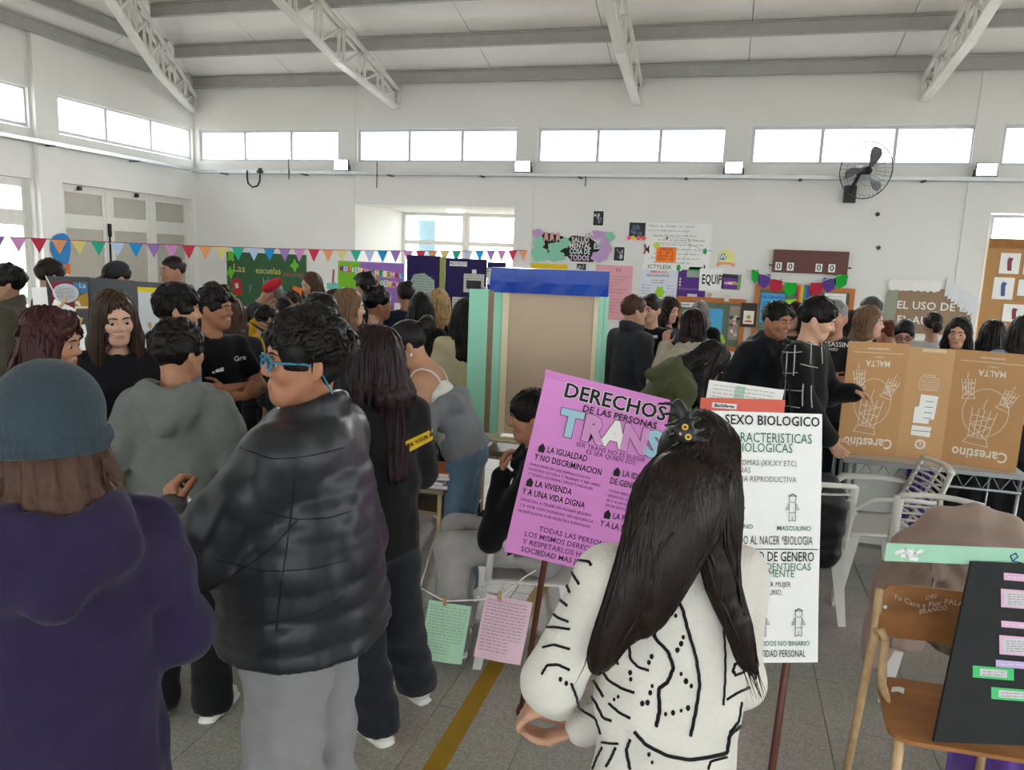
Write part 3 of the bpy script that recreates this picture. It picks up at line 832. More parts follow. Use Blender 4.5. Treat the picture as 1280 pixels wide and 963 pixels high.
# floor: terrazzo tiles 0.4 m, joints recessed
FLM = mat('terrazzo', '757068', rough=.42, var=.16, scale=22, bump=.03, bscale=200, spec=.4)
def terrazzo():
    m = mat('terrazzo_tile', '807a71', rough=.42, var=.0, spec=.4)
    nt = m.node_tree; N = nt.nodes; L = nt.links; b = N['Principled BSDF']
    tc = N.new('ShaderNodeNewGeometry'); vo = N.new('ShaderNodeTexVoronoi'); vo.inputs['Scale'].default_value = 170
    L.new(tc.outputs['Position'], vo.inputs['Vector'])
    r = N.new('ShaderNodeValToRGB'); e = r.color_ramp.elements
    e[0].color = (*srgb('a39c92'), 1); e[1].color = (*srgb('c6bfb4'), 1); e[0].position = .1; e[1].position = .95
    md = e.new(.5); md.color = (*srgb('b1aaa0'), 1)
    sp = N.new('ShaderNodeSeparateColor'); L.new(vo.outputs['Color'], sp.inputs[0]); L.new(sp.outputs[0], r.inputs[0])
    nz = N.new('ShaderNodeTexNoise'); nz.inputs['Scale'].default_value = 1.3; nz.inputs['Detail'].default_value = 5; L.new(tc.outputs['Position'], nz.inputs['Vector'])
    mx = N.new('ShaderNodeMix'); mx.data_type = 'RGBA'; mx.blend_type = 'MULTIPLY'; mx.inputs[0].default_value = .35
    L.new(r.outputs[0], mx.inputs[6]); L.new(nz.outputs['Color'], mx.inputs[7])
    hs = N.new('ShaderNodeHueSaturation'); hs.inputs['Saturation'].default_value = .8; L.new(mx.outputs[2], hs.inputs['Color']); L.new(hs.outputs[0], b.inputs['Base Color'])
    return m
TILEM = terrazzo()
floor = struct(MB().box((X0 - TH, Y1 - TH, -.2), (X1 + TH, Y0 + 2.3, -.004)).build('floor', mat('floor_grout', '98928a', rough=.9)))
ts = .4
bm = MB(); c = .0015; a = ts / 2 - .0012
bm.v = [(-a, -a, -.004), (a, -a, -.004), (a, a, -.004), (-a, a, -.004), (-a + c, -a + c, 0), (a - c, -a + c, 0), (a - c, a - c, 0), (-a + c, a - c, 0)]
bm.f = [(4, 5, 6, 7), (0, 1, 5, 4), (1, 2, 6, 5), (2, 3, 7, 6), (3, 0, 4, 7)]
tile0 = None; seen = []; rest = MB()
nx = int((X1 - X0) / ts) + 1; ny = int((Y0 + 2 - Y1) / ts) + 1
for j in range(ny):
    for i in range(nx):
        cx = X0 + (i + .5) * ts; cy = Y1 + (j + .5) * ts
        if cy > Y0 and not (-6.3 < cx < -3.4): continue
        d = np.array((cx, cy, 0)) - CAM; z = d @ _f
        px, py = (IMG_W / 2 + FOC * (d @ _r) / z, IMG_H / 2 - FOC * (d @ _u) / z) if z > .3 else (-9e9, 0)
        seen.append((0 if (-150 < px < 1430 and py < 1150) else 1, math.hypot(cx, cy), cx, cy))
seen.sort()
for n, (b_, dd, cx, cy) in enumerate(seen):
    if n < 280 and b_ == 0:
        if tile0 is None: o = tile0 = bm.build('floor_tile', TILEM, floor)
        else: o = tile0.copy(); link(o, floor)
        o.location = (cx, cy, 0)
    else: rest.add([(v[0] + cx, v[1] + cy, v[2]) for v in bm.v], bm.f[:1])
tag(rest.build('floor_tiles', TILEM, floor), kind='stuff')
yl = MB().box((-.955, -8, .0), (-.875, 12, .0016)).build('floor_marking', mat('yellow_floor_paint', 'a5801f', rough=.55, var=.12, scale=9), floor)

# back wall with clerestory openings and the entrance recess
AX0, AX1, AZ, AY = -6.25, -3.42, 2.73, 14.0
bays = [(-9.36, -6.58), (-6.22, -3.43), (-3.09, -.23), (.14, 3.04), (3.38, 6.3), (6.6, 9.5)]
b = MB()
b.box((X0 - TH, Y0, 0), (AX0, Y0 + TH, WZ0)).box((AX1, Y0, 0), (3.3, Y0 + TH, WZ0)).box((AX0, Y0, AZ), (AX1, Y0 + TH, WZ0))
b.box((3.3, Y0, 2.8), (6.2, Y0 + TH, WZ0)).box((6.2, Y0, 0), (X1 + TH, Y0 + TH, WZ0)).box((3.3, Y0, 0), (6.2, Y0 + TH, .9))
xs = [X0 - TH] + [v for q in bays for v in q] + [X1 + TH]
for i in range(0, len(xs), 2): b.box((xs[i], Y0, WZ0), (xs[i + 1], Y0 + TH, WZ1))
b.box((X0 - TH, Y0, WZ1), (X1 + TH, Y0 + TH, ZW + .16))
wb = struct(b.build('wall_back', WALLM))
for (px0, px1) in ((-6.56, -6.26), (-3.41, -3.11), (-.25, .11), (3.03, 3.36), (6.25, 6.58)):
    MB().box((px0, Y0 - .014, 0), (px1, Y0, ZW - .05)).build('pillar', WALLM, wb)
# recess: side walls, lintel ceiling, glazed front
rc = MB(); rc.box((AX0 - .2, Y0 + TH, 0), (AX0, AY, AZ)).box((AX1, Y0 + TH, 0), (AX1 + .2, AY, AZ)).box((AX0 - .2, Y0 + TH, AZ), (AX1 + .2, AY + .2, AZ + .15))
struct(rc.build('wall_recess', WALLM))

def window(n, frame_fn, x0, x1, z0, z1, ncol, rows=(), pane_m=None, fr=.045, dep=.06, material=None, name='window_%d', jit=0):
    """frame_fn(u, w, z) -> world; u along the wall, w out of the wall"""
    material = material or ALU
    m = MB(); us = [x0 + (x1 - x0) * i / ncol for i in range(ncol + 1)]; zs = [z0] + list(rows) + [z1]
    def bx(u0, u1, za, zb, w0=.0, w1=dep, mb=m):
        p = [frame_fn(u, w, z) for u in (u0, u1) for w in (w0, w1) for z in (za, zb)]
        lo = np.min(p, 0); hi = np.max(p, 0); mb.box(lo, hi)
    for i, u in enumerate(us): bx(u - (0 if i == 0 else fr / 2), u + (0 if i == ncol else fr / 2) if i else u + fr, z0, z1)
    for k, z in enumerate(zs): bx(x0 + .003, x1 - .003, (z if k == 0 else z - fr / (1 if k == len(zs) - 1 else 2)) + .0015, (z + fr if k == 0 else (z if k == len(zs) - 1 else z + fr / 2)) - .0015, .003, dep - .003)
    o = struct(m.build(name % n, material))
    for i in range(ncol):
        for k in range(len(zs) - 1):
            g = MB(); bx(us[i] + .02, us[i + 1] - .02, zs[k] + .02, zs[k + 1] - .02, dep * .4, dep * .5, g)
            g.build('pane', pane_m[k] if isinstance(pane_m, (list, tuple)) else (pane_m or GLASS), o)
    return o
wn = 1
for (a, c) in bays:
    window(wn, lambda u, w, z: np.array((u, Y0 + .05 + w, z)), a, c, WZ0, WZ1, 3); wn += 1
# left wall with two clerestory windows and two glazed doors
b = MB(); L0 = X0 - TH
lw = [(-7.5, -4.7), (-4.3, -1.5), (-1.1, 1.7), (2.1, 4.9), (5.6, 8.62), (9.07, 11.95)]
doors = [(5.6, 8.62), (9.1, 11.9)]
ys = [Y1] + [v for q in lw for v in q] + [Y0]
for i in range(0, len(ys), 2): b.box((L0, ys[i], WZ0), (X0, ys[i + 1], WZ1))
b.box((L0, Y1, WZ1), (X0, Y0 + TH, ZW + .16)).box((L0, Y1, 2.74), (X0, Y0, WZ0))
ys = [Y1] + [v for q in doors for v in q] + [Y0]
for i in range(0, len(ys), 2): b.box((L0, ys[i], 0), (X0, ys[i + 1], 2.74))
wl = struct(b.build('wall_left', WALLM))
for (a, c) in ((8.66, 9.04), (5.2, 5.56), (1.72, 2.08), (-1.48, -1.12)): MB().box((X0, a, 0), (X0 + .07, c, ZW - .05)).build('pillar', WALLM, wl)
for (a, c) in lw:
    window(wn, lambda u, w, z: np.array((X0 - .05 - w, u, z)), a, c, WZ0 + .02, WZ1 + .02, 3); wn += 1
FROST = mat('frosted_pane', 'b5b0a6', rough=.5, var=.05, scale=2.5)
WOODW = mat('white_door_paint', 'dedcd6', rough=.5, var=.04)
# the pair of doors in the left wall, with transom lights
def door_pair(n, y0, y1, pm, cols=3):
    o = MB(); X = X0 - .10; w = y1 - y0
    f = lambda ya, yb, za, zb, xa=X - .05, xb=X + .02, m=o: m.box((xa, ya, za), (xb, yb, zb))
    f(y0, y0 + .06, 0, 2.74); f(y1 - .06, y1, 0, 2.74); f(y0 + .01, y1 - .01, 2.69, 2.738, X - .046, X + .016); f(y0 + .01, y1 - .01, 2.16, 2.24, X - .046, X + .016)
    cs = [y0 + w * i / cols for i in range(cols + 1)]
    for i in range(1, cols): f(cs[i] - .05, cs[i] + .05, .002, 2.737, X - .048, X + .018)
    d = struct(o.build('door_%d' % n, WOODW))
    for i in range(cols):
        a, c = cs[i] + .045, cs[i + 1] - .045
        for (za, zb, nm) in ((2.235, 2.695, 'transom_light'), (.01, 2.165, 'leaf')):
            m = MB(); fr = .07
            for qi, q in enumerate(((a, a + fr, za, zb), (c - fr, c, za, zb), (a + .004, c - .004, za + .002, za + fr), (a + .004, c - .004, zb - fr, zb - .002))): f(*q, X - .04 + .003 * (qi > 1), X + .010 - .003 * (qi > 1), m=m)
            if nm == 'leaf': f(a + .01, c - .01, 1.0, 1.1, X - .036, X + .006, m=m)
            l = m.build(nm, WOODW, d)
            g = MB(); f(a + .05, c - .05, za + .05, zb - .05, X - .02, X - .01, g); g.build('pane', pm, l)
    return d
d1 = door_pair(1, 9.1, 11.9, FROST)
cl = MB().box((X0 - .09, 10.0, 2.0), (X0 - .05, 10.05, 2.2)).box((X0 - .08, 10.015, .9), (X0 - .06, 10.035, 2.0)).build('bolt_bar', mat('black_metal', '17181a', rough=.4), d1)
for yy in (9.45, 10.6): MB().box((X0 - .09, yy, 2.66), (X0 - .04, yy + .05, 2.72)).build('latch', mat('black_metal', '17181a'), d1)
door_pair(2, 5.6, 8.62, GLASS)
# glazed front of the recess
b = MB(); f = lambda xa, xb, za, zb, m=b: m.box((xa, AY - .05, za), (xb, AY + .03, zb))
for x in (AX0, -5.0, -4.92, -3.95, AX1 - .06): f(x, x + .07, 0, AZ)
[b.box((AX0, AY - .046, q0), (AX1, AY + .026, q1)) for q0, q1 in ((AZ - .06, AZ), (2.12, 2.2), (.9, 1.0), (0, .08))]
d3 = struct(b.build('door_3', WOODW))
for (xa, xb) in ((AX0 + .07, -5.0), (-4.85, -3.95), (-3.88, AX1 - .06)):
    for za, zb in ((.08, .9), (1.0, 2.12), (2.2, AZ - .06)):
        MB().box((xa - .01, AY - .012, za - .01), (xb + .01, AY - .006, zb + .01)).build('pane', GLASS, d3)
MB().box((AX0 + .2, AY + .3, .5), (AX0 + .55, AY + .35, 2.6)).build('poster_behind_glass', mat('pale_blue_sheet', 'a9c6d8', rough=.7), d3)
lamp_m = mat('lamp_glow', 'fff8ea', emit=9.0, var=0)
o = thing('ceiling_lamp', 'oval white ceiling lamp lit in the entrance recess', 'lamp', (-4.8, 13.0, AZ))
MB().lathe([(.16, 0), (.17, -.02), (.15, -.045), (.02, -.05)], n=20).build('diffuser', lamp_m, o); MB().lathe([(.18, 0), (.18, -.004), (.16, -.004)], n=20).build('base', STEELW, o)
# window low on the right of the back wall
window(wn, lambda u, w, z: np.array((u, Y0 + .05 + w, z)), 3.38, 6.15, .95, 2.78, 2, rows=(2.2,)); wn += 1
# right and front walls (behind the photographer), with unseen long windows added for daylight
b = MB(); b.box((X1, Y1, 0), (X1 + TH, Y0, 1.0)).box((X1, Y1, 3.9), (X1 + TH, Y0, 7.3))
for y in (Y1, -3.2, 1.6, 6.4, 11.5): b.box((X1, y, 1.0), (X1 + TH, y + .5, 3.9))
struct(b.build('wall_right', WALLM))
for y in (Y1 + .5, -2.7, 2.1, 6.9):
    window(wn, lambda u, w, z: np.array((X1 + .05 + w, u, z)), y, y + (4.3 if y != 6.9 else 4.6), 1.0, 3.9, 4, rows=(2.4,)); wn += 1
b = MB(); b.box((X0 - TH, Y1 - TH, 0), (X1 + TH, Y1, .9)).box((X0 - TH, Y1 - TH, 3.96), (X1 + TH, Y1, ZW + .16))
for i in range(6): x = X0 - TH + i * 4.1; b.box((x, Y1 - TH, .9), (min(x + .4, X1 + TH), Y1, 3.96))
struct(b.build('wall_front', WALLM))
for i in range(5):
    x = X0 - TH + i * 4.1 + .4; window(wn, lambda u, w, z: np.array((u, Y1 - .05 - w, z)), x, min(x + 3.7, X1), .9, 3.96, 4, rows=(2.4,)); wn += 1
# outside ground and a low brick house seen through the doors on the left
struct(MB().box((-60, -60, -.4), (60, 60, -.21)).build('ground', mat('paving', 'b9b2a6', rough=.9, var=.15, scale=1.0)))

# ------------------------------------------------------------------ roof
SB, HX = .24, .4615              # back slope; plan direction of the hip
SL = SB / HX
YR = 2.0; ZR = ZW + SB * (Y0 - YR)
zb = lambda y: ZW + SB * (Y0 - y)
hipx = lambda y: X0 + HX * (Y0 - y)
ceil_o = MB(); t = .12
def slab(m, pts, th=.02):
    n = len(pts); v = [np.array(p, float) for p in pts] + [np.array(p, float) + V3(0, 0, th) for p in pts]
    m.add(v, [tuple(range(n - 1, -1, -1)), tuple(range(n, 2 * n))] + [(i, (i + 1) % n, n + (i + 1) % n, n + i) for i in range(n)])
for pts in ([(X0, Y0, ZW), (X1, Y0, ZW), (X1, YR, ZR), (hipx(YR), YR, ZR)], [(X0, Y0, ZW), (hipx(YR), YR, ZR), (hipx(YR), -2 + YR - 2, ZR), (X0, Y1, ZW)], [(X0, Y1, ZW), (hipx(YR), YR - 4, ZR), (hipx(YR), YR, ZR), (X1, YR, ZR), (X1, Y1, ZW)]):
    slab(ceil_o, [(p[0], p[1], p[2] + .1) for p in pts], .06)
ceiling = struct(ceil_o.build('ceiling', mat('roof_sheet', '8d8c8a')))
edges = [-9.45, -7.35, -5.6, -3.85, -1.95, .0, 1.9, 3.8, 5.7, 7.6, 9.5, 11.0]
for a, c in zip(edges[:-1], edges[1:]):
    a_, c_ = a + .005, c - .005; yl_ = lambda x: max(YR, Y0 - (x - X0) / HX)
    m = MB(); pts = [(a_, Y0, ZW), (c_, Y0, ZW)]
    pts += [(c_, yl_(c_), zb(yl_(c_)))]
    if yl_(a_) > YR and yl_(c_) <= YR: pts += [(hipx(YR), YR, ZR)]
    pts += [(a_, yl_(a_), zb(yl_(a_)))]
    slab(m, [(p[0], p[1], p[2] + .045) for p in pts]); m.build('ceiling_panel', CEILM, ceiling)
for y in np.arange(12, -7.9, -2.0):
    a, c = y - .005, y - 1.995
    e = lambda yy: min(hipx(yy), hipx(YR)) if yy > YR - 4 else max(X0, hipx(YR) - (YR - 4 - yy) * (hipx(YR) - X0) / (YR - 4 - Y1))
    m = MB(); slab(m, [(X0, a, ZW + .045), (e(a), a, ZW + SL * (e(a) - X0) + .045), (e(c), c, ZW + SL * (e(c) - X0) + .045), (X0, c, ZW + .045)]); m.build('ceiling_panel', CEILM, ceiling)
m = MB(); slab(m, [(X0, Y1, ZW + .045), (X1, Y1, ZW + .045), (X1, YR, ZR + .045), (hipx(YR), YR, ZR + .045), (hipx(YR), YR - 4, ZR + .045)]); m.build('ceiling_panel', CEILM, ceiling)
# purlins: C sections
def purlin(p0, p1, hgt=.16):
    m = MB(); p0 = V3(*p0); p1 = V3(*p1)
    m.bar(p0, p1, .014, hgt); m.bar(p0 + V3(0, 0, hgt / 2), p1 + V3(0, 0, hgt / 2), .075, .014); m.bar(p0 - V3(0, 0, hgt / 2), p1 - V3(0, 0, hgt / 2), .075, .014)
    return m.build('purlin', STEELG, ceiling)
for i, y in enumerate((11.86, 10.85, 9.75, 8.65, 7.5, 6.3)): purlin((hipx(y) + .05, y, zb(y) - .06), (X1, y, zb(y) - .06))
for i, x in enumerate((-9.33, -8.85, -8.35, -7.85)):
    purlin((x, Y0 - (x - X0) / HX - .05, ZW + SL * (x - X0) - .06), (x, -3, ZW + SL * (x - X0) - .06))
# lattice trusses
def truss(p0, d, L, slope_top, zoff=.0, h0=.26, h1=.5, step=.62):
    d = _nrm(V3(d[0], d[1], 0)); n = V3(-d[1], d[0], 0); tr = None
    top = lambda s: V3(*p0) + d * s + V3(0, 0, h0 + slope_top * s)
    bot = lambda s: V3(*p0) + d * s + V3(0, 0, slope_top * s - (h1 - h0) * min(s / 2.0, 1))
    m = MB(); gp = .055
    for q in (-1, 1): m.bar(top(0) + n * gp * q, top(L) + n * gp * q, .045, .05)
    tr = m.build('truss', STEELW, ceiling)
    m = MB(); m.bar(bot(0), bot(2.0), .12, .045); m.bar(bot(2.0), bot(L), .12, .045); m.build('bottom_chord', STEELW, tr)
    k = 0; s = .0
    while s < L - .1:
        e = min(s + step, L)
        w = MB(); w.bar(bot(s) - n * .04, top(s) - n * .04, .035, .035, up=tuple(d)).bar(bot(s) + n * .04, top(s) + n * .04, .035, .035, up=tuple(d)); w.build('post', STEELW, tr)
        w = MB(); w.bar(top(s) if k % 3 else top(s), bot(e), .028, .028, up=tuple(n)); w.build('diagonal', STEELW, tr)
        s = e; k += 1
for x in (-5.5, -1.56, 2.36, 6.3): truss((x, Y0 - .02, 4.28), (0, -1), 8, SB)
truss((X0 + .05, Y0 - .08, 4.26), (.42, -.91), 8, .22)
for y in (7.4, 3.0): truss((X0 + .02, y, 4.28), (1, 0), 3.5, SL, step=.5)

# ------------------------------------------------------------------ fittings on the walls
GALV = mat('galvanised_steel', 'c3c6c8', rough=.35, var=.08, metal=.6)
DARKG = mat('dark_grey_metal', '4b4e52', rough=.5)
def tray(label, p0, p1, n, rung=.09):
    o = thing('cable_tray', label, 'cable tray', p0); d = V3(*p1) - V3(*p0); L = np.linalg.norm(d); d = d / L; n = V3(*n)
    for q in (0, .12):
        MB().bar(n * q, d * L + n * q, .012, .05).build('rail', GALV, o)
    m = MB(); s = .03
    while s < L: m.bar(d * s, d * s + n * .12, .035, .006); m.bar(d * s + n * .126 - V3(0, 0, .022), d * s + n * .126 + V3(0, 0, .022), .035, .003, up=tuple(n)); s += rung
    tag(m.build('rungs', GALV, o), kind='stuff')
    s = .6
    while s < L: MB().bar(d * s - n * .06 - V3(0, 0, .03), d * s + n * .13 - V3(0, 0, .03), .04, .02).build('bracket', DARKG, o); s += 1.6
    return o
tray('perforated grey cable tray running along the long back wall under the clerestory', (X0 + .1, Y0 - .08, 3.22), (X1 - .1, Y0 - .08, 3.22), (0, -1, 0))
tray('perforated grey cable tray running along the left side wall above the doors', (X0 + .09, Y1 + .2, 3.24), (X0 + .09, Y0 - .25, 3.24), (1, 0, 0), rung=.11)
FLOOD = mat('flood_led', 'ffffff', emit=30.0, var=0)
for i, (x, lab) in enumerate(((-6.39, 'lit floodlight on the wall nearest the left corner'), (-3.25, 'lit floodlight above the slogan lettering cut-out'), (-.08, 'lit floodlight between the two wide windows left of the fan'), (3.17, 'lit floodlight at the right edge beyond the fan'))):
    o = thing('floodlight', lab, 'floodlight', (x, Y0 - .22, 3.34), group='LED floodlights along the tray')
    MB().box((-.13, -.02, -.09), (.13, .03, .09)).build('housing', DARKG, o, bevel=.01)
    MB().box((-.115, -.026, -.075), (.115, -.0205, .075)).build('lens', FLOOD, o)
    MB().bar((-.135, .02, 0), (-.135, .06, -.12), .02, .006).bar((.135, .02, 0), (.135, .06, -.12), .02, .006).bar((-.135, .06, -.12), (.135, .06, -.12), .006, .02).build('bracket', DARKG, o)
    ld = bpy.data.lights.new('floodlight_beam', 'AREA'); ld.shape = 'RECTANGLE'; ld.size = .23; ld.size_y = .15; ld.energy = 45; ld.color = (1, .98, .94); ld.spread = D2R(150)
    lo_ = bpy.data.objects.new('beam', ld); link(lo_, o); lo_.location = (0, -.05, -.02); lo_.rotation_euler = (D2R(-62), 0, 0)
# wall fan
BLK = mat('black_plastic', '1b1c1f', rough=.4, spec=.4)
FANM = mat('fan_wire', '3a3c40', rough=.4, metal=.3)
fan = thing('wall_fan', 'black industrial wall fan with round wire cage', 'fan', (1.66, 11.55, 3.29)); FR = RZ(D2R(22)) @ RX(D2R(8))
fr3 = lambda r, t, y: FR @ V3(r * math.cos(t), y, r * math.sin(t))
m = MB()
for k in range(36):
    t = 2 * math.pi * k / 36
    m.tube([fr3(.05, t, -.13), fr3(.2, t + .12, -.13), fr3(.33, t + .18, -.09), fr3(.375, t + .2, 0)], .0016, n=4); m.tube([fr3(.06, t, .12), fr3(.3, t, .1), fr3(.375, t, 0)], .0016, n=4)
tag(m.build('cage_wires', FANM, fan), kind='stuff')
m = MB()
for r, y in ((.375, 0), (.33, -.09), (.2, -.13)): m.tube([fr3(r, 2 * math.pi * k / 40, y) for k in range(40)], .007 if r > .37 else .002, n=6, close=True)
m.build('cage_rim', FANM, fan)
BLADE = mat('fan_blade', '6d7073', rough=.4)
for k in range(3):
    t0 = 2 * math.pi * k / 3 + 1.05; V = []; F = []
    for i in range(7):
        r = .05 + .045 * i; wd = .3 + .35 * math.sin(math.pi * (i + 1) / 8.5)
        for j in range(5): q = (j / 4 - .5) * wd * (.9 if i < 6 else .6); V.append(fr3(r, t0 + q + .04 * i, -.03 + q * .12))
    for i in range(6):
        for j in range(4): F.append((i * 5 + j, i * 5 + j + 1, (i + 1) * 5 + j + 1, (i + 1) * 5 + j))
    bo = mesh_obj('blade', V, F, BLADE, fan, smooth=True); md = bo.modifiers.new('thick', 'SOLIDIFY'); md.thickness = .004
m = MB(); m.tube([FR @ V3(0, -.1, 0), FR @ V3(0, -.06, 0), FR @ V3(0, .04, 0), FR @ V3(0, .2, 0)], [.035, .055, .06, .065], n=14); m.build('motor', BLK, fan, smooth=True)
MB().tube([FR @ V3(0, .15, -.05), V3(-.12, .32, -.22), V3(-.12, .42, -.28)], .025, n=8).box((-.2, .38, -.4), (-.04, .45, -.16)).build('wall_bracket', BLK, fan)
# hook of black cable at the left and short dangling cables
o = thing('cable_loop', 'loop of thick black cable hanging from the tray near the corner', 'cable', (-8.1, 11.79, 3.14))
MB().tube([(-.12, 0, .1), (-.12, 0, -.02), (-.1, 0, -.12), (-.02, 0, -.18), (.08, 0, -.16), (.13, 0, -.08), (.14, 0, .08)], .016, n=8).build('cable', BLK, o, smooth=True)
MB().box((.09, -.03, .06), (.19, .03, .1)).box((.12, -.03, .1), (.16, .03, .14)).build('clamp', BLK, o)
for x, z0_, z1_, lab in ((-7.4, 3.45, 3.1, 'thin cable hanging off the tray beside the cable loop'), (-5.75, 3.4, 2.98, 'thin dark cable hanging over the entrance recess'), (-2.25, 3.2, 3.05, 'short cable end hanging under the tray above the wall photo')):
    o = MB().tube([(x, 11.79, z0_), (x + .005, 11.785, (z0_ + z1_) / 2), (x, 11.79, z1_)], .009, n=6).build('hanging_cable', BLK); tag(o, lab, 'cable')

# ------------------------------------------------------------------ papers, posters and displays on the walls
PAPER = mat('white_paper', 'f1f0ee', rough=.8, var=.03, scale=6)
INK = mat('black_marker', '1d1b1e', rough=.6, var=0); INKB = mat('blue_ink', '2b3f8f', rough=.6, var=0); INKG = mat('green_marker', '2f6b52', rough=.6, var=0)
INKGY = mat('pencil_grey', '6f6f73', rough=.7, var=0); INKR = mat('red_marker', 'b03028', rough=.6, var=0)
def colour(hexv, rough=.75): return mat('card_' + hexv, hexv, rough=rough, var=.05, scale=7)
EX, EZ = V3(1, 0, 0), V3(0, 0, 1)
def wall_sheet(name, label, cat, box, m, y=11.985, t=.004, poly=None, rot=0.0, **kw):
    """sheet on the back wall given by its pixel box (x0, y0, x1, y1)"""
    x0, y0, x1, y1 = box; xm = (x0 + x1) / 2; ym = (y0 + y1) / 2
    c = at_y(xm, ym, y); w = at_y(x1, ym, y)[0] - at_y(x0, ym, y)[0]; h = at_y(xm, y0, y)[2] - at_y(xm, y1, y)[2]
    c[1] = y; ex = EX * math.cos(rot) + EZ * math.sin(rot); ey = -EX * math.sin(rot) + EZ * math.cos(rot)
    P = None if poly is None else [(u * w, v * h) for u, v in poly]
    return Sheet(name, label, cat, c, ex, ey, w, h, t, m, poly=P, **kw)
def photo_blobs(s, seed, cols, n=7, inset=.9, w=.0016):
    """a printed photograph: a dark ground with a few soft shapes"""
    r = random.Random(seed); s.rect(0, 0, s.w * inset, s.h * inset, cols[0], w=.001, name='photo')
    for i in range(n):
        a = s.w * r.uniform(.06, .16); b_ = s.h * r.uniform(.08, .2); u = r.uniform(-.3, .3) * s.w; v = r.uniform(-.28, .28) * s.h
        s.poly(blob(u, v, a, b_, 12, i + seed), cols[1 + i % (len(cols) - 1)], w=w + .0004 * i, name='photo_shape')

# cut-out slogan lettering
mint, lil, blush, pinkc = colour('8ecdb0'), colour('c3a0cc'), colour('d9a59a'), colour('e0d9d6')
sl = wall_sheet('slogan_poster', 'black paper slogan cut-out with white letters among mint and lilac clouds', 'poster', (664, 288, 766, 328), INK, poly=[(-.5, -.32), (-.42, .1), (-.36, .42), (-.12, .30), (-.08, .18), (0, .34), (.2, .3), (.3, .12), (.36, .08), (.37, -.05), (.29, -.18), (.27, -.47), (.0, -.47), (-.05, -.32), (-.3, -.4)])
W_, H_ = sl.w, sl.h
for (u, v, a, b_, m_, sd) in ((-.43, .38, .07, .13, lil, 1), (-.4, -.28, .1, .26, mint, 2), (-.41, .08, .07, .2, mint, 12), (-.2, -.05, .1, .16, mint, 3), (-.09, .1, .07, .16, mint, 4), (-.2, -.34, .13, .16, mint, 5), (.32, .38, .15, .13, lil, 6), (.45, .34, .06, .15, mint, 7), (.4, -.05, .075, .33, lil, 8), (.33, -.3, .09, .16, lil, 9)):
    sl.poly(blob(u * W_, v * H_, a * W_, b_ * H_, 22, sd, .12, 5), m_, w=.004 + .0006 * sd, name='paper_cloud', t=.002)
for i, u in enumerate((-.32, -.25, -.175)): sl.poly([(u * W_ - .035, .12 * H_), (u * W_ - .03, .4 * H_), (u * W_ + .02, .42 * H_), (u * W_ + .035, .1 * H_), (u * W_ + .01, .2 * H_)], blush, w=.012, name='paper_flag', t=.002)
for i, (tx, v) in enumerate((('SALUD', .2), ('MENTAL', .02), ('COSA DE', -.16), ('TODOS', -.36))): sl.text(tx, .1 * W_, v * H_, .115, (pinkc, pinkc, colour('d5ebe2'), colour('d7c3dd'))[i], bold=.03, w=.016, sx=.78 if i != 2 else .68)
sl.text('ES', .3 * W_, .02 * H_, .115, colour('d5ebe2'), bold=.03, w=.016, sx=.8); sl.text('LA', .215 * W_, .4 * H_, .09, PAPER, bold=.02, w=.016)
dk, g1, g2, g3 = mat('photo_dark', '2d2e33', rough=.5, var=.2, scale=30), mat('photo_grey', '77777b', rough=.5, var=.2, scale=30), mat('photo_light', 'b9b9bb', rough=.5, var=.1), mat('photo_blue', '4a5d78', rough=.5, var=.2, scale=25)
for i, (bx, lab) in enumerate((((741, 263, 755, 283), 'small black and white photo print alone high above the lilac cloud'), ((767, 308, 781, 327), 'small black and white photo print right of the lilac cloud'), ((720, 329, 733, 345), 'small black and white photo print half hidden by the blue band'))):
    photo_blobs(wall_sheet('photo_print', lab, 'photo', bx, PAPER, group='black and white prints on the wall'), i + 3, [dk, g1, g2, dk])
wall_sheet('yellow_sheet', 'strip of yellow paper showing above the blue band', 'paper', (663, 330, 709, 350), colour('e2c21f'))
s = wall_sheet('colour_photo', 'colour group photo print edged with pink and yellow paper flowers', 'photo', (786, 278, 807, 298), PAPER); photo_blobs(s, 9, [dk, g3, g1, mat('photo_blue', '4a5d78')], 8, .96)
for i, (u, c_) in enumerate(((-.45, 'ff5d86'), (-.22, 'd6e04b'), (.1, 'ff5d86'), (.42, 'e8703f'))): s.poly(blob(u * s.w, -.48 * s.h, .035, .035, 15, i, .2, 5), colour(c_), w=.004, name='paper_flower', t=.002)
# big handwritten white poster
s = wall_sheet('handwritten_poster', 'large white poster of faint handwritten lines with scattered paper cut-outs', 'poster', (806, 279, 888, 336), PAPER); r = random.Random(5); L = []
for k in range(9): L += scribble(r.uniform(-.42, -.3) * s.w if k > 1 else -.47 * s.w, (.42 - k * .1) * s.h, r.uniform(.5, .85) * s.w, .02 if k else .035, r)
s.strokes(L, .0035, INKGY); s.strokes([[(-.4 * s.w, .2 * s.h), (0, .18 * s.h), (.4 * s.w, .12 * s.h)], [(-.3 * s.w, .05 * s.h), (.1 * s.w, .08 * s.h), (.35 * s.w, -.05 * s.h)], [(.1 * s.w, .35 * s.h), (.2 * s.w, 0), (.1 * s.w, -.3 * s.h)]], .004, INKGY)
s.poly(circ(-.17 * s.w, .16 * s.h, .018), INKR, w=.003); s.poly(blob(.42 * s.w, -.1 * s.h, .03, .045, 14, 3), colour('3f9d5a'), w=.003, name='paper_leaf')
s.poly([(.42 * s.w, -.5 * s.h), (.44 * s.w, -.5 * s.h), (.44 * s.w, -.4 * s.h), (.42 * s.w, -.4 * s.h)], INK, w=.003)
n = wall_sheet('orange_note', 'bright orange paper note with dark writing on the handwritten poster', 'note', (820, 309, 845, 328), colour('ff8a35'), y=11.976); rr = random.Random(3)
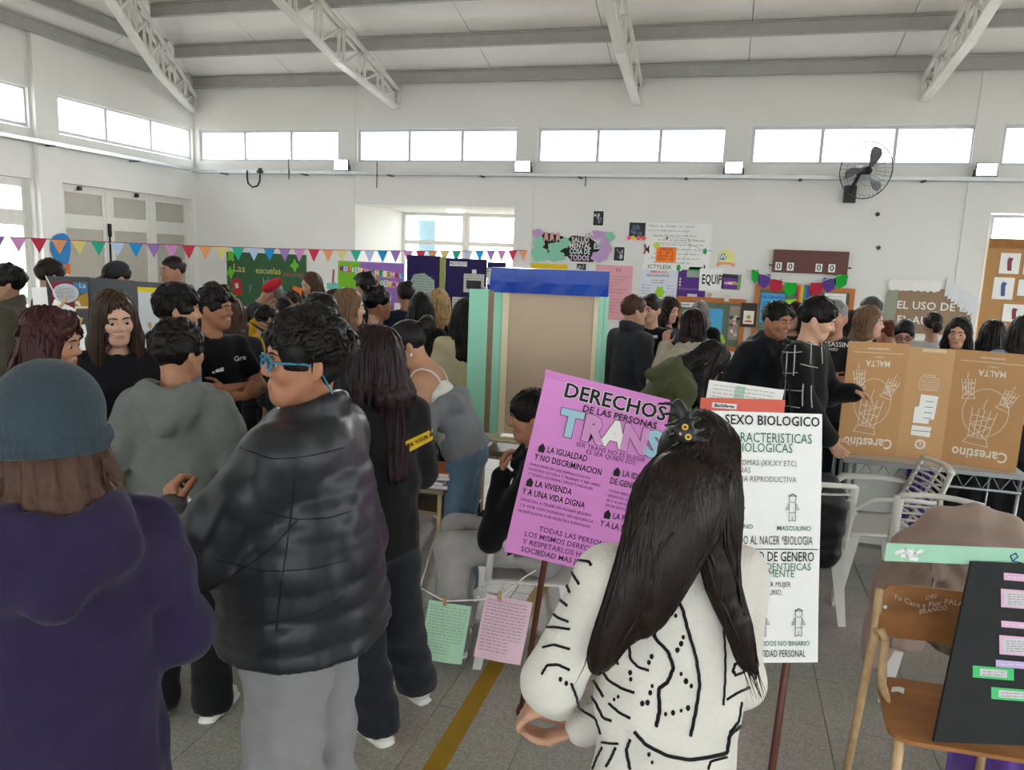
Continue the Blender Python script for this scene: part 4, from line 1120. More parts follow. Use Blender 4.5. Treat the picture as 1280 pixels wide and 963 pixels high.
n.text('JUEGOS', 0, .34 * n.h, .055, INKR, bold=.02); n.strokes([q for k in range(3) for q in scribble(-.42 * n.w, (.1 - .2 * k) * n.h, .82 * n.w, .035, rr)], .006, INKR)
wall_sheet('yellow_star', 'small yellow paper star above the orange note', 'decoration', (817, 303, 825, 310), colour('cfe04a'), y=11.972, poly=blob(0, 0, .5, .5, 20, 2, .25, 5))
wall_sheet('pink_bow', 'bright pink paper bow left of the orange note', 'decoration', (804, 305, 812, 319), colour('ff4f8b'), poly=[(0, .05), (.5, .5), (.4, .1), (.5, -.4), (0, -.05), (-.2, -.5), (-.5, -.3), (-.2, 0), (-.5, .4), (-.1, .5)])
w = wall_sheet('green_lettering_strip', 'strip of green cut-out letters under the orange note', 'lettering', (803, 330, 852, 338), PAPER, y=11.983); w.text('ICTYLESK', -.06 * w.w, 0, .085, colour('3f7f5c'), bold=.01, sx=1.0); w.poly(blob(.42 * w.w, 0, .03, .05, 14, 8), colour('1fa53c'), w=.003)
wall_sheet('green_strip', 'short plain green paper strip above the purple sheet', 'paper', (861, 334, 878, 340), colour('22a544'))
# white info poster
s = wall_sheet('information_poster', 'pale blue printed information poster with a lime green blot', 'poster', (800, 336, 846, 378), colour('dfe3ee')); rr = random.Random(8)
s.text('EMBARAZO', 0, .4 * s.h, .05, colour('e8713c'), bold=.02); s.text('ADOLESCENTE', -.02, .29 * s.h, .05, INKGY, bold=.02); s.strokes([q for k in range(2) for q in scribble(-.2 * s.w, (.15 - .07 * k) * s.h, .35 * s.w, .02, rr)], .004, INKR)
s.poly(blob(.05 * s.w, -.2 * s.h, .07, .09, 20, 4, .2, 6), colour('9ed83a'), w=.003, name='paper_blot'); s.strokes([q for k in range(6) for q in scribble(-.45 * s.w, (.0 - .09 * k) * s.h, .25 * s.w, .012, rr)] + [q for k in range(6) for q in scribble(.22 * s.w, (.0 - .09 * k) * s.h, .22 * s.w, .012, rr)], .003, INKGY)
# pink poster far
s = wall_sheet('pink_poster', 'tall pale pink poster with faint writing on the wall right of the booth', 'poster', (743, 332, 789, 400), colour('e7a9b4')); rr = random.Random(2)
s.text('ESI', .12 * s.w, .42 * s.h, .07, INKR); s.strokes([q for k in range(12) for q in scribble(-.25 * s.w, (.3 - .06 * k) * s.h, rr.uniform(.3, .7) * s.w, .022, rr)], .003, mat('dusty_red_ink', 'b0606c', var=0))
# purple sheet, big word, hands photo
s = wall_sheet('purple_sheet', 'dark purple printed sheet with green corner and white boxes', 'poster', (847, 338, 882, 376), colour('5a3784')); s.rect(.1 * s.w, .38 * s.h, .6 * s.w, .22 * s.h, colour('9aa79f')); s.rect(.05 * s.w, -.38 * s.h, .35 * s.w, .2 * s.h, colour('d9cfe6')); s.rect(0, -.12 * s.h, .95 * s.w, .06 * s.h, colour('7b5ba0'))
for k in range(3): s.rect(-.42 * s.w, (.2 - .1 * k) * s.h, .05 * s.w, .06 * s.h, colour('e8dcc8'))
s = wall_sheet('word_sheet', 'white sheet with tall black letters beginning a word', 'sign', (874, 336, 904, 364), PAPER, y=11.972, rot=.02); s.text('EQUIP', .02 * s.w, 0, .20, INK, bold=.02, sx=.52)
s = wall_sheet('hands_photo', 'colour photo of joined hands on purple with a green edge', 'photo', (902, 343, 926, 362), colour('6a3f92'), y=11.972, rot=-.03); s.rect(.42 * s.w, 0, .14 * s.w, s.h * .96, colour('6fae3d')); s.rect(-.1 * s.w, .35 * s.h, .75 * s.w, .22 * s.h, dk)
for k in range(5): s.poly(blob((-.2 + .11 * k) * s.w, (-.1 + .05 * (k % 2)) * s.h, .05, .018, 12, k), colour(('e2b9a3', 'c98f79', 'efe7e4')[k % 3]), w=.002 + .0004 * k)
s = wall_sheet('round_emblem', 'round pale yellow paper emblem with blue centre and orange ribbon', 'emblem', (897, 312, 919, 331), colour('e6e29a'), y=11.972, poly=circ(0, 0, .5, .5, 24)); s.poly(blob(-.05, .0, .05, .05, 12, 1), colour('4f8fb5'), w=.003); s.text('W', -.05, 0, .09, PAPER, bold=.02, w=.005)
s.poly([(-.14, -.1), (-.07, -.075), (.07, -.075), (.14, -.1), (.12, -.15), (.06, -.11), (-.06, -.11), (-.12, -.15)], colour('eaa27c'), w=.004, name='ribbon')
for i, (bx, c_) in enumerate((((884, 366, 890, 375), 'd8b58c'), ((903, 368, 914, 377), 'dcd4c2'))): wall_sheet('small_figure_cutout', ('tan paper figure cut-out under the word sheet', 'pale paper tree cut-out under the hands photo')[i], 'decoration', bx, colour(c_), poly=[(-.3, -.5), (.3, -.5), (.2, 0), (.5, .3), (0, .5), (-.5, .3), (-.2, 0)], y=11.985 if i == 0 else 11.90)
# notice boards with orange wooden frames
WOODO = mat('orange_wood_frame', 'b8703f', rough=.5, var=.15, scale=8, stretch=(1, 8, 8))
FELT = mat('green_felt', '6d7d69', rough=.95, var=.12, scale=6)
def notice_board(label, box, y=11.985):
    x0, y0, x1, y1 = box; xm = (x0 + x1) / 2; a = at_y(x0, y0, y); b_ = at_y(x1, y1, y); o = thing('notice_board', label, 'notice board', ((a[0] + b_[0]) / 2, y, b_[2])); w = b_[0] - a[0]; h = at_y(xm, y0, y)[2] - at_y(xm, y1, y)[2]; fr = .07
    MB().box((-w / 2 + .02, -.02, .02), (w / 2 - .02, 0, h - .02)).build('felt_panel', FELT, o)
    for q in (((-w / 2, -.045, 0), (w / 2, 0.005, fr)), ((-w / 2, -.045, h - fr), (w / 2, .005, h)), ((-w / 2, -.045, fr), (-w / 2 + fr, .005, h - fr)), ((w / 2 - fr, -.045, fr), (w / 2, .005, h - fr))): MB().box(*q).build('frame_bar', WOODO, o)
    return o, w, h
nb1 = notice_board('green felt notice board with orange frame left of the dark framed card', (846, 375, 927, 440)); nb2 = notice_board('green felt notice board with orange frame under the pennant garland', (944, 362, 1060, 440))
def pin(label, cat, box, m, y=11.955, **kw): return wall_sheet(kw.pop('name', 'pinned_paper'), label, cat, box, m, y=y, t=.003, **kw)
rr = random.Random(12)
s = pin('bright blue sheet pinned on the felt board beside the snapshots', 'paper', (884, 386, 903, 418), colour('57aede'))
s = pin('lime green crinkled sheet pinned below the blue sheet', 'paper', (893, 418, 906, 436), colour('a6d63c'), poly=blob(0, 0, .5, .5, 18, 3, .12, 6))
s = pin('strip of small family photos pinned on the felt board', 'photo', (911, 383, 924, 425), colour('9b9389'))
for k in range(14): s.rect(rr.uniform(-.35, .35) * s.w, rr.uniform(-.42, .42) * s.h, .05, .05, colour(rr.choice(('d7c8c0', '8a4a44', '3d3a3c', 'b98f80', 'e9e4e0', '5f7a5c'))), w=.0015 + .0004 * k, rot=rr.uniform(-.3, .3), name='snapshot')
s = pin('dark framed card with a small pale drawing between the two boards', 'picture', (926, 379, 946, 409), colour('40393a'), y=11.93, name='framed_card'); s.rect(0, -.1 * s.h, .66 * s.w, .55 * s.h, colour('efe9da')); s.poly(blob(0, -.08 * s.h, .03, .03, 12, 3), colour('a9a05a'), w=.003); s.poly(circ(0, -.3 * s.h, .06, .03, 10, 0, math.pi), colour('c46a6a'), w=.003)
s = pin('white labelled strip at the top of the felt board', 'paper', (849, 378, 868, 384), PAPER); s.strokes(scribble(-.4 * s.w, 0, .8 * s.w, .03, rr), .005, INK)
s = pin('bright blue handwritten sheet pinned on the board under the garland', 'paper', (950, 367, 980, 404), colour('4fa9dd'), name='pinned_paper'); s.text('Sus Derechos', 0, .38 * s.h, .07, INKB, bold=.01, sx=.8); s.strokes([q for k in range(8) for q in scribble(-.42 * s.w, (.2 - .085 * k) * s.h, .8 * s.w, .02, rr)], .004, INKB)
s = pin('lime green cloud-shaped sheet pinned on the board under the garland', 'paper', (979, 373, 1010, 388), colour('a9dc34'), poly=blob(0, 0, .5, .45, 26, 5, .1, 7))
s = pin('white printed sheet pinned at the right end of the garland board', 'paper', (1030, 367, 1057, 388), PAPER, y=11.93); s.strokes([q for k in range(5) for q in scribble(-.4 * s.w, (.3 - .15 * k) * s.h, .8 * s.w, .02, rr)], .003, INKGY)
# scoreboard
sc = thing('scoreboard', 'dark red wooden scoreboard with four white zero cards', 'scoreboard', at_y(1011, 342, 11.97))
SBW = mat('dark_red_wood', '6a4641', rough=.6, var=.18, scale=6, stretch=(1, 10, 10)); c1 = at_y(966, 312, 11.97); c2 = at_y(1057, 342, 11.97); c0 = at_y(1011, 342, 11.97)
w_ = c2[0] - c1[0]; h_ = .33
MB().box((-w_ / 2, -.05, 0), (w_ / 2, .02, h_)).build('board', SBW, sc, bevel=.008)
for u in (-.42, -.26, .12, .29):
    MB().box((u * w_ - .045, -.062, .03), (u * w_ + .045, -.052, .145)).build('number_card', PAPER, sc)
    tv, tf = text_mesh('0', .12, .012); mesh_obj('digit', [(u * w_ + p[0], -.0635, .085 + p[1]) for p in tv], tf, INK, sc)
    MB().tube([(u * w_, -.055, .14), (u * w_, -.07, .17)], .004, n=5).build('hook', BLK, sc)
for q in (-1, 1): MB().tube([(q * w_ / 2, -.02, .1), (q * (w_ / 2 + .05), -.02, .1)], .012, n=6).build('peg', BLK, sc)
# garland of house-shaped pennants
gl = thing('pennant_garland', 'string of green, purple and red house-shaped pennants around a rainbow strip', 'garland', (0, 0, 0))
gp = [(944, 345, '18a534', .6), (955, 351, '5a3d8c', 1), (970, 357, 'b5283e', 1), (988, 361, '18b236', 1), (1020, 361, 'b5283e', 1), (1036, 356, '5a3d8c', 1), (1051, 351, '18a534', 1)]
pts = []
for px, py, c_, wf in gp:
    c = at_y(px, py, 11.93); a = .085 * wf; tl = (988 - px) * .0016
    R2 = lambda u, v: c + EX * (u * math.cos(tl) - v * math.sin(tl)) + EZ * (u * math.sin(tl) + v * math.cos(tl))
    m = MB(); poly = [(-a, .09), (a, .09), (a, -.05), (0, -.12), (-a, -.05)]; n_ = 5
    m.add([R2(u, v) + V3(0, d, 0) for d in (0, .004) for u, v in poly], [(4, 3, 2, 1, 0), (5, 6, 7, 8, 9)] + [(i, (i + 1) % 5, 5 + (i + 1) % 5, 5 + i) for i in range(5)]); m.build('pennant', colour(c_), gl); pts.append(R2(0, .09))
for k, c_ in enumerate(('c0504a', 'e08a3c', 'e3c53f', '5d9a5b', '3f78c0', '4a4a9a')):
    c = at_y(1004, 364, 11.93) + V3((k - 2.5) * .026, 0, 0); MB().box((c[0] - .0125, 11.925, c[2] - .16), (c[0] + .0125, 11.929, c[2] + .09)).build('rainbow_strip', colour(c_), gl)
MB().tube(pts, .004, n=5).build('string', PAPER, gl)
# sheets hanging on wall left of scoreboard etc: brown paper banner with white letters
KRAFT = mat('kraft_paper', '9b8169', rough=.9, var=.07, scale=5)
ub = wall_sheet('kraft_banner', 'brown kraft paper banner with white painted letters and a white scalloped top', 'banner', (1105, 356, 1215, 418), KRAFT, y=11.975, t=.006, poly=[(-.5, -.5), (.5, -.5), (.5, .05), (.28, .42), (-.45, .42), (-.5, .3)])
WPAINT = mat('white_paint', 'eceae6', rough=.8, var=.03); W_, H_ = ub.w, ub.h
ub.poly([(-.5 * W_, -.5 * H_), (-.38 * W_, -.5 * H_), (-.36 * W_, .40 * H_), (-.45 * W_, .42 * H_), (-.5 * W_, .3 * H_)], colour('9a9a8c'), w=.002, name='grey_edge')
ub.text('EL USO DE LA', .07 * W_, .06 * H_, .155, WPAINT, bold=.015, w=.004); ub.text('EL AULA', -.08 * W_, -.24 * H_, .155, WPAINT, bold=.015, w=.004)
for k in range(7): ub.poly(blob((-.43 + .08 * k) * W_, .47 * H_, .075, .085, 16, k, .08, 5), WPAINT, w=.006 + .001 * k, name='scallop', t=.003)
for k in range(9): ub.poly([((.16 + .04 * k) * W_, (.42 - .05 * k) * H_ - .1), ((.2 + .04 * k) * W_, (.40 - .05 * k) * H_ - .08), ((.22 + .045 * k) * W_, (.62 - .05 * k) * H_), ((.17 + .045 * k) * W_, (.66 - .045 * k) * H_)], colour('dfe0e4'), w=.006 + .001 * k, name='paper_frill', t=.002)
# right-hand pin board over the window
CORK = mat('brown_cardboard_wall', 'b98c5c', rough=.85, var=.1, scale=4)
a_ = at_y(1222, 440, 11.9); pb = thing('drawing_board', 'tall brown cardboard panel covered with children\'s drawings at the right edge', 'board', (3.38, 11.962, .9))
MB().box((0, 0, 0), (1.6, .02, 1.55)).build('panel', CORK, pb); MB().box((0, -.012, 1.42), (1.6, 0, 1.55)).build('top_band', mat('cork_band', 'a3713f', rough=.85, var=.15, scale=9), pb)
for k, (x, z, w_, h_) in enumerate(((.16, 1.22, .24, .28), (.45, 1.22, .27, .28), (.78, 1.2, .26, .26), (.12, .88, .25, .30), (.42, .9, .26, .22), (.72, .92, .22, .24), (.28, .55, .28, .24), (.62, .55, .3, .28), (.1, .3, .24, .2), (.4, .2, .24, .14), (.68, .26, .3, .24), (.1, .05, .3, .16), (.5, .04, .3, .14), (1.1, 1.2, .3, .3), (1.1, .8, .3, .3), (1.1, .4, .3, .3))):
    o = MB().box((x, -.008 - .001 * (k % 3), z - h_ / 2), (x + w_, -.004, z + h_ / 2)).build('drawing_sheet', PAPER, pb)
    c_ = rr.choice(('7a5a52', '4f5f8f', '8a3f4a', '4f7a4f', '9a7a9a')); cx = x + w_ / 2
    mesh_obj('drawing', [(cx - .02, -.0105, z - h_ * .35), (cx + .03, -.0105, z - h_ * .35), (cx + .02, -.0105, z + .02), (cx + .035, -.0105, z + h_ * .25), (cx - .02, -.0105, z + h_ * .3), (cx - .035, -.0105, z + .04)], [(0, 1, 2, 3, 4, 5)], colour(c_), o)
for i, (px, py) in enumerate(((1098, 310), (1097, 268))): tag(MB().lathe([(.03, 0), (.03, .01), (.015, .025)], n=10).build('wall_screw_hook', DARKG), ('dark wall hook above the brown banner', 'dark wall hook under the fan')[i], 'hook'); bpy.context.scene.objects[-1] if False else None
for o, (px, py) in zip([x for x in COL.objects if x.name.startswith('wall_screw_hook')], ((1098, 310), (1097, 268))): o.location = at_y(px, py, 11.99); o.rotation_euler = (D2R(90), 0, 0)
# chalkboard-green poster on the left part of the back wall
cb = wall_sheet('green_board_poster', 'dark green poster with yellow chalk lettering and red and orange tags', 'poster', (283, 317, 382, 385), mat('chalk_green', '3f6344', rough=.9, var=.1, scale=5))
YC = mat('yellow_chalk', 'd9d27a', rough=.9, var=.1); W_, H_ = cb.w, cb.h
cb.text('Las', -.34 * W_, .2 * H_, .2, YC, bold=.0, rot=-.05); cb.text('escuelas', .03 * W_, .18 * H_, .17, YC, sx=.9); cb.text('Inclusivas', .34 * W_, .14 * H_, .13, mat('red_chalk', 'a7645c', var=.1), sx=.8)
for (u, v, tx) in ((-.2, -.12, 'y'), (0, -.02, 'H'), (.22, -.14, 'L')): cb.text(tx, u * W_, v * H_, .2, mat('blue_chalk', '6d9ba5', var=.1), rot=.1)
for (u, v, a, c_) in ((-.37, -.14, .2, 'b8323c'), (.38, -.24, -.2, 'e2742f')): cb.rect(u * W_, v * H_, .19, .3, colour(c_), w=.004, rot=a, name='paper_tag', t=.004); cb.rect(u * W_, (v + .02) * H_, .07, .09, colour('c9c9cc'), w=.0095, rot=a, name='tag_label')
for k, (u, v) in enumerate(((-.44, .42), (-.45, .12), (-.43, -.36), (.36, .3))): cb.poly(blob(u * W_, v * H_, .07, .09, 18, k, .3, 4), colour('6fc23a'), w=.004, name='paper_leaf', t=.002)

# ------------------------------------------------------------------ bunting across the hall
bt = thing('bunting', 'long string of coloured triangular paper pennants hung across the left half', 'bunting', (0, 0, 0))
A = at_y(657, 313, 11.93); Bp = at_d(-75, 291, 8.2); cols_b = ['c8364f', 'e9a06e', 'ddd07f', '2bb08f', 'b9cdea', '1f93d0', '9a7bb8', 'd592cc']
Wp = V3(X0 + .10, Bp[1] - (Bp[0] - X0) * .9, 2.0)
def bpt(s):
    p = A + (Bp - A) * s; return p + V3(0, 0, -.30 * s * (1 - s))
Lb = np.linalg.norm(Bp - A); n_p = 42
MB().tube([V3(-3.26, 11.92, 2.02)] + [bpt(k / 40) for k in range(41)] + [V3(*Wp)], .005, n=5).build('string', mat('red_cord', '9c3446', rough=.8), bt)
dirb = _nrm((A - Bp) * V3(1, 1, 0)); S0 = .004
mats_b = [colour(c) for c in cols_b]
rb = random.Random(4)
ss = []
s_ = .006
while s_ < 1.0: ss.append(s_); s_ += .2 / Lb
for k, s_ in enumerate(ss):
    p = bpt(s_); tn = _nrm(bpt(min(s_ + .01, 1)) - bpt(s_ - .005)); nn = _nrm(np.cross(tn, V3(0, 0, 1))); hw = .08; hh = .17; tw = rb.uniform(-.02, .02)
    q = [p - tn * hw, p + tn * hw, p - V3(0, 0, hh) + nn * tw]; V = [v + nn * d for d in (-.0015, .0015) for v in q]
    mesh_obj('pennant', V, [(0, 1, 2), (5, 4, 3), (0, 3, 4, 1), (1, 4, 5, 2), (2, 5, 3, 0)], mats_b[(k * -1 + 1) % 8], bt)

# ------------------------------------------------------------------ standing displays
def trestle(label, x0, x1, y0, y1, z=.74, top='cfc8ba', leg='8b8d8f', rz=0.0, cat='table', cloth=None):
    o = thing('table', label, cat, ((x0 + x1) / 2, (y0 + y1) / 2, 0), rz); w = (x1 - x0) / 2; d = (y1 - y0) / 2
    MB().box((-w, -d, z - .03), (w, d, z)).build('table_top', mat('table_top_' + top, top, rough=.5, var=.06), o, bevel=.006)
    for a in (-1, 1):
        for b_ in (-1, 1): MB().tube([(a * (w - .05), b_ * (d - .05), 0), (a * (w - .05), b_ * (d - .05), z - .03)], .014, n=8).build('leg', mat('tube_' + leg, leg, rough=.4, metal=.3), o)
    MB().bar((-w + .05, d - .05, z - .06), (w - .05, d - .05, z - .06), .02, .04).build('apron', mat('tube_' + leg, leg), o)
    return o
# green and purple poster plus navy panels on a long table at the rear
trestle('long rear table hidden behind the crowd under the purple panels', -5.1, -2.0, 9.0, 9.7, .74)
gpz = at_y(465, 355, 9.35)
o = Sheet('lettered_poster', 'bright green and purple poster with rainbow letter tiles', 'poster', (gpz[0], 9.30, 1.27), EX, EZ, at_y(505, 350, 9.3)[0] - at_y(423, 350, 9.3)[0], 1.04, .008, colour('9a6fc0'))
W_, H_ = o.w, o.h
o.rect(-.33 * W_, .2 * H_, .34 * W_, .59 * H_, colour('7bbd2a'), w=.002, name='green_half')
rain = ['e65a4f', 'f0c23a', '59b86a', '4f9fd6', 'e88ac0', 'f2efe6', 'ef8f3f']
for row, (v, tx, st) in enumerate(((.4, 'MOLESTUMENTOSMAL', -.45), (.26, 'HUMANOSYAR', -.13))):
    for k, ch in enumerate(tx):
        u = st * W_ + k * .06 * W_ + .01; o.rect(u, v * H_ - .004 * k, .054 * W_, .085, colour(rain[(k * 3 + row) % 7]), w=.004, name='letter_tile', t=.002); o.text(ch, u, v * H_ - .004 * k, .08, PAPER if k % 2 else INKB, bold=.02, w=.0075)
for (u, v, w_, h_) in ((.22, -.02, .2, .26), (.42, -.1, .1, .2), (-.33, .12, .22, .08)): o.rect(u * W_, v * H_, w_ * W_, h_ * H_, PAPER, w=.004, name='pasted_sheet', t=.002)
NAVY = mat('navy_felt', '2c2455', rough=.9, var=.1, scale=8)
npn = thing('display_screen', 'folding navy felt display screen with newspaper clippings', 'display screen', (0, 9.4, .745))
def npanel(xa, xb, zt, yo=0): return Sheet('panel', None, None, ((xa + xb) / 2, yo, zt / 2), EX, EZ, xb - xa, zt, .03, NAVY, parent=npn)
xa = at_y(508, 360, 9.4)[0]; xb_ = at_y(549, 360, 9.4)[0]; xc = at_y(556, 360, 9.4)[0]; xd_ = at_y(607, 360, 9.4)[0]; xe = at_y(630, 360, 9.4)[0]
p1 = npanel(xa, xb_, 1.16); p2 = npanel(xc, xd_, 1.14, .0); p3 = npanel(xd_ + .01, xe, 1.11, .02)
MB().box(((xb_ + xc) / 2 - .035, -.01, 0), ((xb_ + xc) / 2 + .035, .01, 1.15)).build('ribbon', mat('olive_ribbon', '9a9a58', rough=.7, var=.15, scale=20, stretch=(8, 1, 1)), npn)
NEWS = mat('newsprint', 'cfcdc6', rough=.9, var=.05); rr = random.Random(77)
def clipping(p, u, v, w_, h_, poly=None, head=None, tint=None):
    m_ = tint or NEWS
    q = p.poly([(u + a * w_, v + b_ * h_) for a, b_ in (poly or [(-.5, -.5), (.5, -.5), (.5, .5), (-.5, .5)])], m_, w=.003, name='clipping', t=.002)
    p.strokes([l for k in range(int(h_ / .035) - 1) for l in scribble(u - .42 * w_, v + h_ * .4 - k * .035, .84 * w_, .014, rr)], .004, INKGY, w=.0056, name='newsprint_lines')
    return q
clipping(p1, .0, .14, .36, .42, [(-.5, .2), (-.35, .45), (.05, .5), (.45, .3), (.5, -.3), (.35, -.5), (-.3, -.45), (-.45, -.1)], tint=colour('aebfb4'))
clipping(p2, .12, .26, .28, .24); p2.rect(.12, .24, .2, .11, dk, w=.006, name='press_photo'); clipping(p2, -.06, -.1, .22, .34); p2.rect(-.05, -.06, .12, .1, dk, w=.006, name='press_photo')
p2.rect(-.1, .5, .24, .06, PAPER, w=.003, name='title_strip'); p2.text('PROYECTO', -.1, .5, .05, INK, bold=.01, w=.0045); p2.rect(.12, .41, .06, .05, PAPER, w=.003, name='paper_slip'); clipping(p2, .24, .12, .14, .2, tint=PAPER); clipping(p3, -.12, .42, .16, .13); p3.rect(-.08, .33, .08, .12, PAPER, w=.003, name='paper_slip')
# pale flag and turquoise cloud by the lettered poster
tag(MB().tube([at_y(414, 372, 9.15) * V3(1, 1, 0) + V3(-.02, 0, .742), at_y(417, 337, 9.15)], .012, n=6).build('red_stick', mat('red_stick', 'a83c48', rough=.5)), 'thin red stick standing left of the rainbow letter poster', 'stick')
c = at_y(416, 358, 9.14); tag(Sheet('paper_cloud', None, None, c, EX, EZ, .2, .12, .004, colour('79c2b6'), poly=blob(0, 0, .1, .055, 18, 3, .12, 5)).o, 'small turquoise paper cloud on the red stick', 'decoration')
# folding black display board at the left, on a table
trestle('table under the black folding display board', -4.25, -3.0, 3.5, 4.25, .74, top='3b3a3d')
BOARD = mat('black_card', '525357', rough=.7, var=.08, scale=5)
bd = thing('display_board', 'black folding card display board with comic bubble print', 'display board', (0, 0, 0))
pA, pB, pC, pD = at_d(57, 345, 4.55), at_d(112, 347, 4.7), at_d(166, 351, 4.55), at_d(210, 355, 4.5)
def bpanel(a, b_):
    ex = (b_ - a) * V3(1, 1, 0); w_ = np.linalg.norm(ex); zt = (a[2] + b_[2]) / 2; h_ = zt - .745
    return Sheet('panel', None, None, ((a[0] + b_[0]) / 2, (a[1] + b_[1]) / 2, .745 + h_ / 2), ex, EZ, w_, h_, .012, BOARD, parent=bd)
b1, b2, b3 = bpanel(pA, pB), bpanel(pB, pC), bpanel(pC, pD)
u0, v0 = .02 * b1.w, .5 * b1.h - .115
b1.rect(u0, v0, .2, .17, colour('8e3346'), w=.002, name='comic_print', t=.001)
b1.poly([(u0 + .02, v0 + .083), (u0 + .098, v0 + .083), (u0 + .098, v0 + .02), (u0 + .03, v0 + .0)], colour('4b86b0'), w=.0035); b1.poly([(u0 + .03, v0 - .01), (u0 + .098, v0 + .02), (u0 + .098, v0 - .083), (u0 + .02, v0 - .083)], colour('c99a3c'), w=.0035)
b1.poly([(u0 + .02, v0 - .04), (u0 + .06, v0 - .075), (u0 + .045, v0 - .03)], PAPER, w=.0042); b1.poly(circ(u0 - .022, v0 + .015, .074, .062, 26), INK, w=.004); b1.poly(circ(u0 - .022, v0 + .015, .071, .059, 26), colour('d8d7dc'), w=.0045)
rr = random.Random(31); b1.strokes([q for k in range(6) for q in scribble(u0 - .075 + (.012 if k in (0, 5) else 0), v0 + .045 - .012 * k, .1 - (.02 if k in (0, 5) else 0), .005, rr)], .0014, INK, w=.005); b1.rect(u0 + .06, v0 - .072, .07, .012, PAPER, w=.0045); b1.text('La', u0 + .07, v0 + .06, .04, PAPER, w=.0045)
b2.rect(.03, .5 * b2.h - .085, .12, .05, colour('35b04a'), w=.003, name='green_card', t=.001); b2.rect(.09, .5 * b2.h - .15, .03, .06, colour('d9b93a'), w=.003, name='yellow_card', t=.001)
b3.rect(.0, .5 * b3.h - .25, .17, .42, colour('c9ccd2'), w=.003, name='drawing_sheet', t=.001); b3.rect(.0, .5 * b3.h - .045, .17, .028, colour('d3c021'), w=.005, name='yellow_band', t=.001)
b3.poly(blob(-.01, .21, .016, .02, 14, 4), colour('b59c60'), w=.0052); b3.strokes([[(-.01, .19), (-.012, .11), (-.03, .07)], [(-.012, .11), (.01, .07)], [(-.03, .16), (.01, .14)]], .003, colour('8f8a6a'), w=.0052); b3.rect(.02, .03, .12, .02, colour('3fb060'), w=.0055)
# string with clothes pegs and papers in front of it
ws = thing('paper_line', 'white string with small paper slips and wooden pegs beside the black board', 'string', (0, 0, 0)); sp = [at_d(57, 345, 4.4), at_d(74, 379, 4.3), at_d(90, 388, 4.2), at_d(102, 400, 4.1), at_d(98, 430, 4.1)]
MB().tube(sp, .003, n=5).build('string', PAPER, ws)
WPEG = mat('peg_wood', 'c9a26b', rough=.7, var=.1)
for (px, py, D, w_, h_, rt) in ((80, 385, 4.2, .13, .045, -.42), (102, 425, 4.05, .07, .16, .15), (50, 372, 4.5, .09, .12, .05)):
    c = at_d(px, py, D); Sheet('paper_slip', None, None, c, _r0 * math.cos(rt) + EZ * math.sin(rt), EZ * math.cos(rt) - _r0 * math.sin(rt), w_, h_, .001, PAPER, parent=ws)
for (px, py, D, rt) in ((79, 379, 4.17, .9), (100, 405, 4.03, 1.2)): c = at_d(px, py, D); d_ = _r0 * math.cos(rt) + EZ * math.sin(rt); MB().bar(c - d_ * .03, c + d_ * .035, .01, .012).build('peg', WPEG, ws)
# blue and orange paper on the left door
s = Sheet('blue_paper', 'blue and orange paper cut-out taped on the left door glass', 'decoration', at_x(77, 312, -9.36), V3(0, 1, 0), EZ, .34, .5, .006, colour('2e7fc0'), poly=blob(0, 0, .17, .25, 16, 2, .1, 3)); s.rect(0, -.28, .26, .14, colour('d9702f'), w=.004, name='orange_base', t=.002)

# ------------------------------------------------------------------ cardboard booth on a school desk
MINTC = mat('mint_card', '98d5bc', rough=.7, var=.05, scale=4); CREAM = mat('cream_tape', 'e3d6b5', rough=.7, var=.05); TAN = mat('tan_card', 'c4ae97', rough=.85, var=.05, scale=3); BLUET = mat('blue_film', '1c45a8', rough=.28, var=.12, scale=6, bump=.35, bscale=14, spec=.3, bdist=.01)
booth = thing('cardboard_booth', 'large tan cardboard booth with mint green sides and a glossy blue top band', 'booth', (0, 0, 0))
q = lambda px, py, y: at_y(px, py, y)
zt, zb_ = 1.70, .765
fl, fr_ = q(636, 365, 4.7), q(745, 367, 4.7)
def slab2(a, b_, z0, z1, th, name, m, parent=booth, inward=V3(0, 1, 0)):
    a = V3(a[0], a[1], 0); b_ = V3(b_[0], b_[1], 0); d = _nrm(b_ - a); n = np.cross(d, V3(0, 0, 1)); n = n if n @ inward > 0 else -n
    mb = MB(); mb.add([p + n * t + V3(0, 0, z) for z in (z0, z1) for (p, t) in ((a, 0), (b_, 0), (b_, th), (a, th))], [(0, 3, 2, 1), (4, 5, 6, 7), (0, 1, 5, 4), (1, 2, 6, 5), (2, 3, 7, 6), (3, 0, 4, 7)])
    return mb.build(name, m, parent)
slab2(fl, fr_, zb_, zt, .012, 'front_panel', TAN)
lA, lB, lC = q(630, 365, 4.69), q(614, 365, 4.66), q(587, 363, 4.60)
slab2(lA, lB + V3(.012, 0, 0), zb_, zt, .01, 'side_flap', MINTC); slab2(lB - V3(.006, 0, 0), lC, zb_, zt + .005, .01, 'side_flap', MINTC)
slab2(lB + V3(.02, .004, 0), lB - V3(.016, .002, 0), zb_, zt, .004, 'edge_strip', mat('brown_card_edge', '8f7a63', rough=.85), inward=V3(0, -1, 0))
slab2(q(629, 365, 4.685), q(637, 365, 4.695), zb_, zt, .008, 'tape_strip', CREAM, inward=V3(0, -1, 0)); slab2(q(744, 367, 4.692), q(749, 367, 4.69), zb_, zt, .008, 'tape_strip', CREAM, inward=V3(0, -1, 0))
rA, rB, rC = q(748, 367, 4.7), q(754, 367, 4.95), q(760, 367, 5.2)
slab2(rA, rB, zb_, zt, .01, 'side_flap', MINTC); slab2(rB + V3(.004, .01, 0), rC, zb_, zt, .01, 'side_flap', MINTC)
t0, t1 = q(614, 350, 4.66), q(761, 352, 4.66)
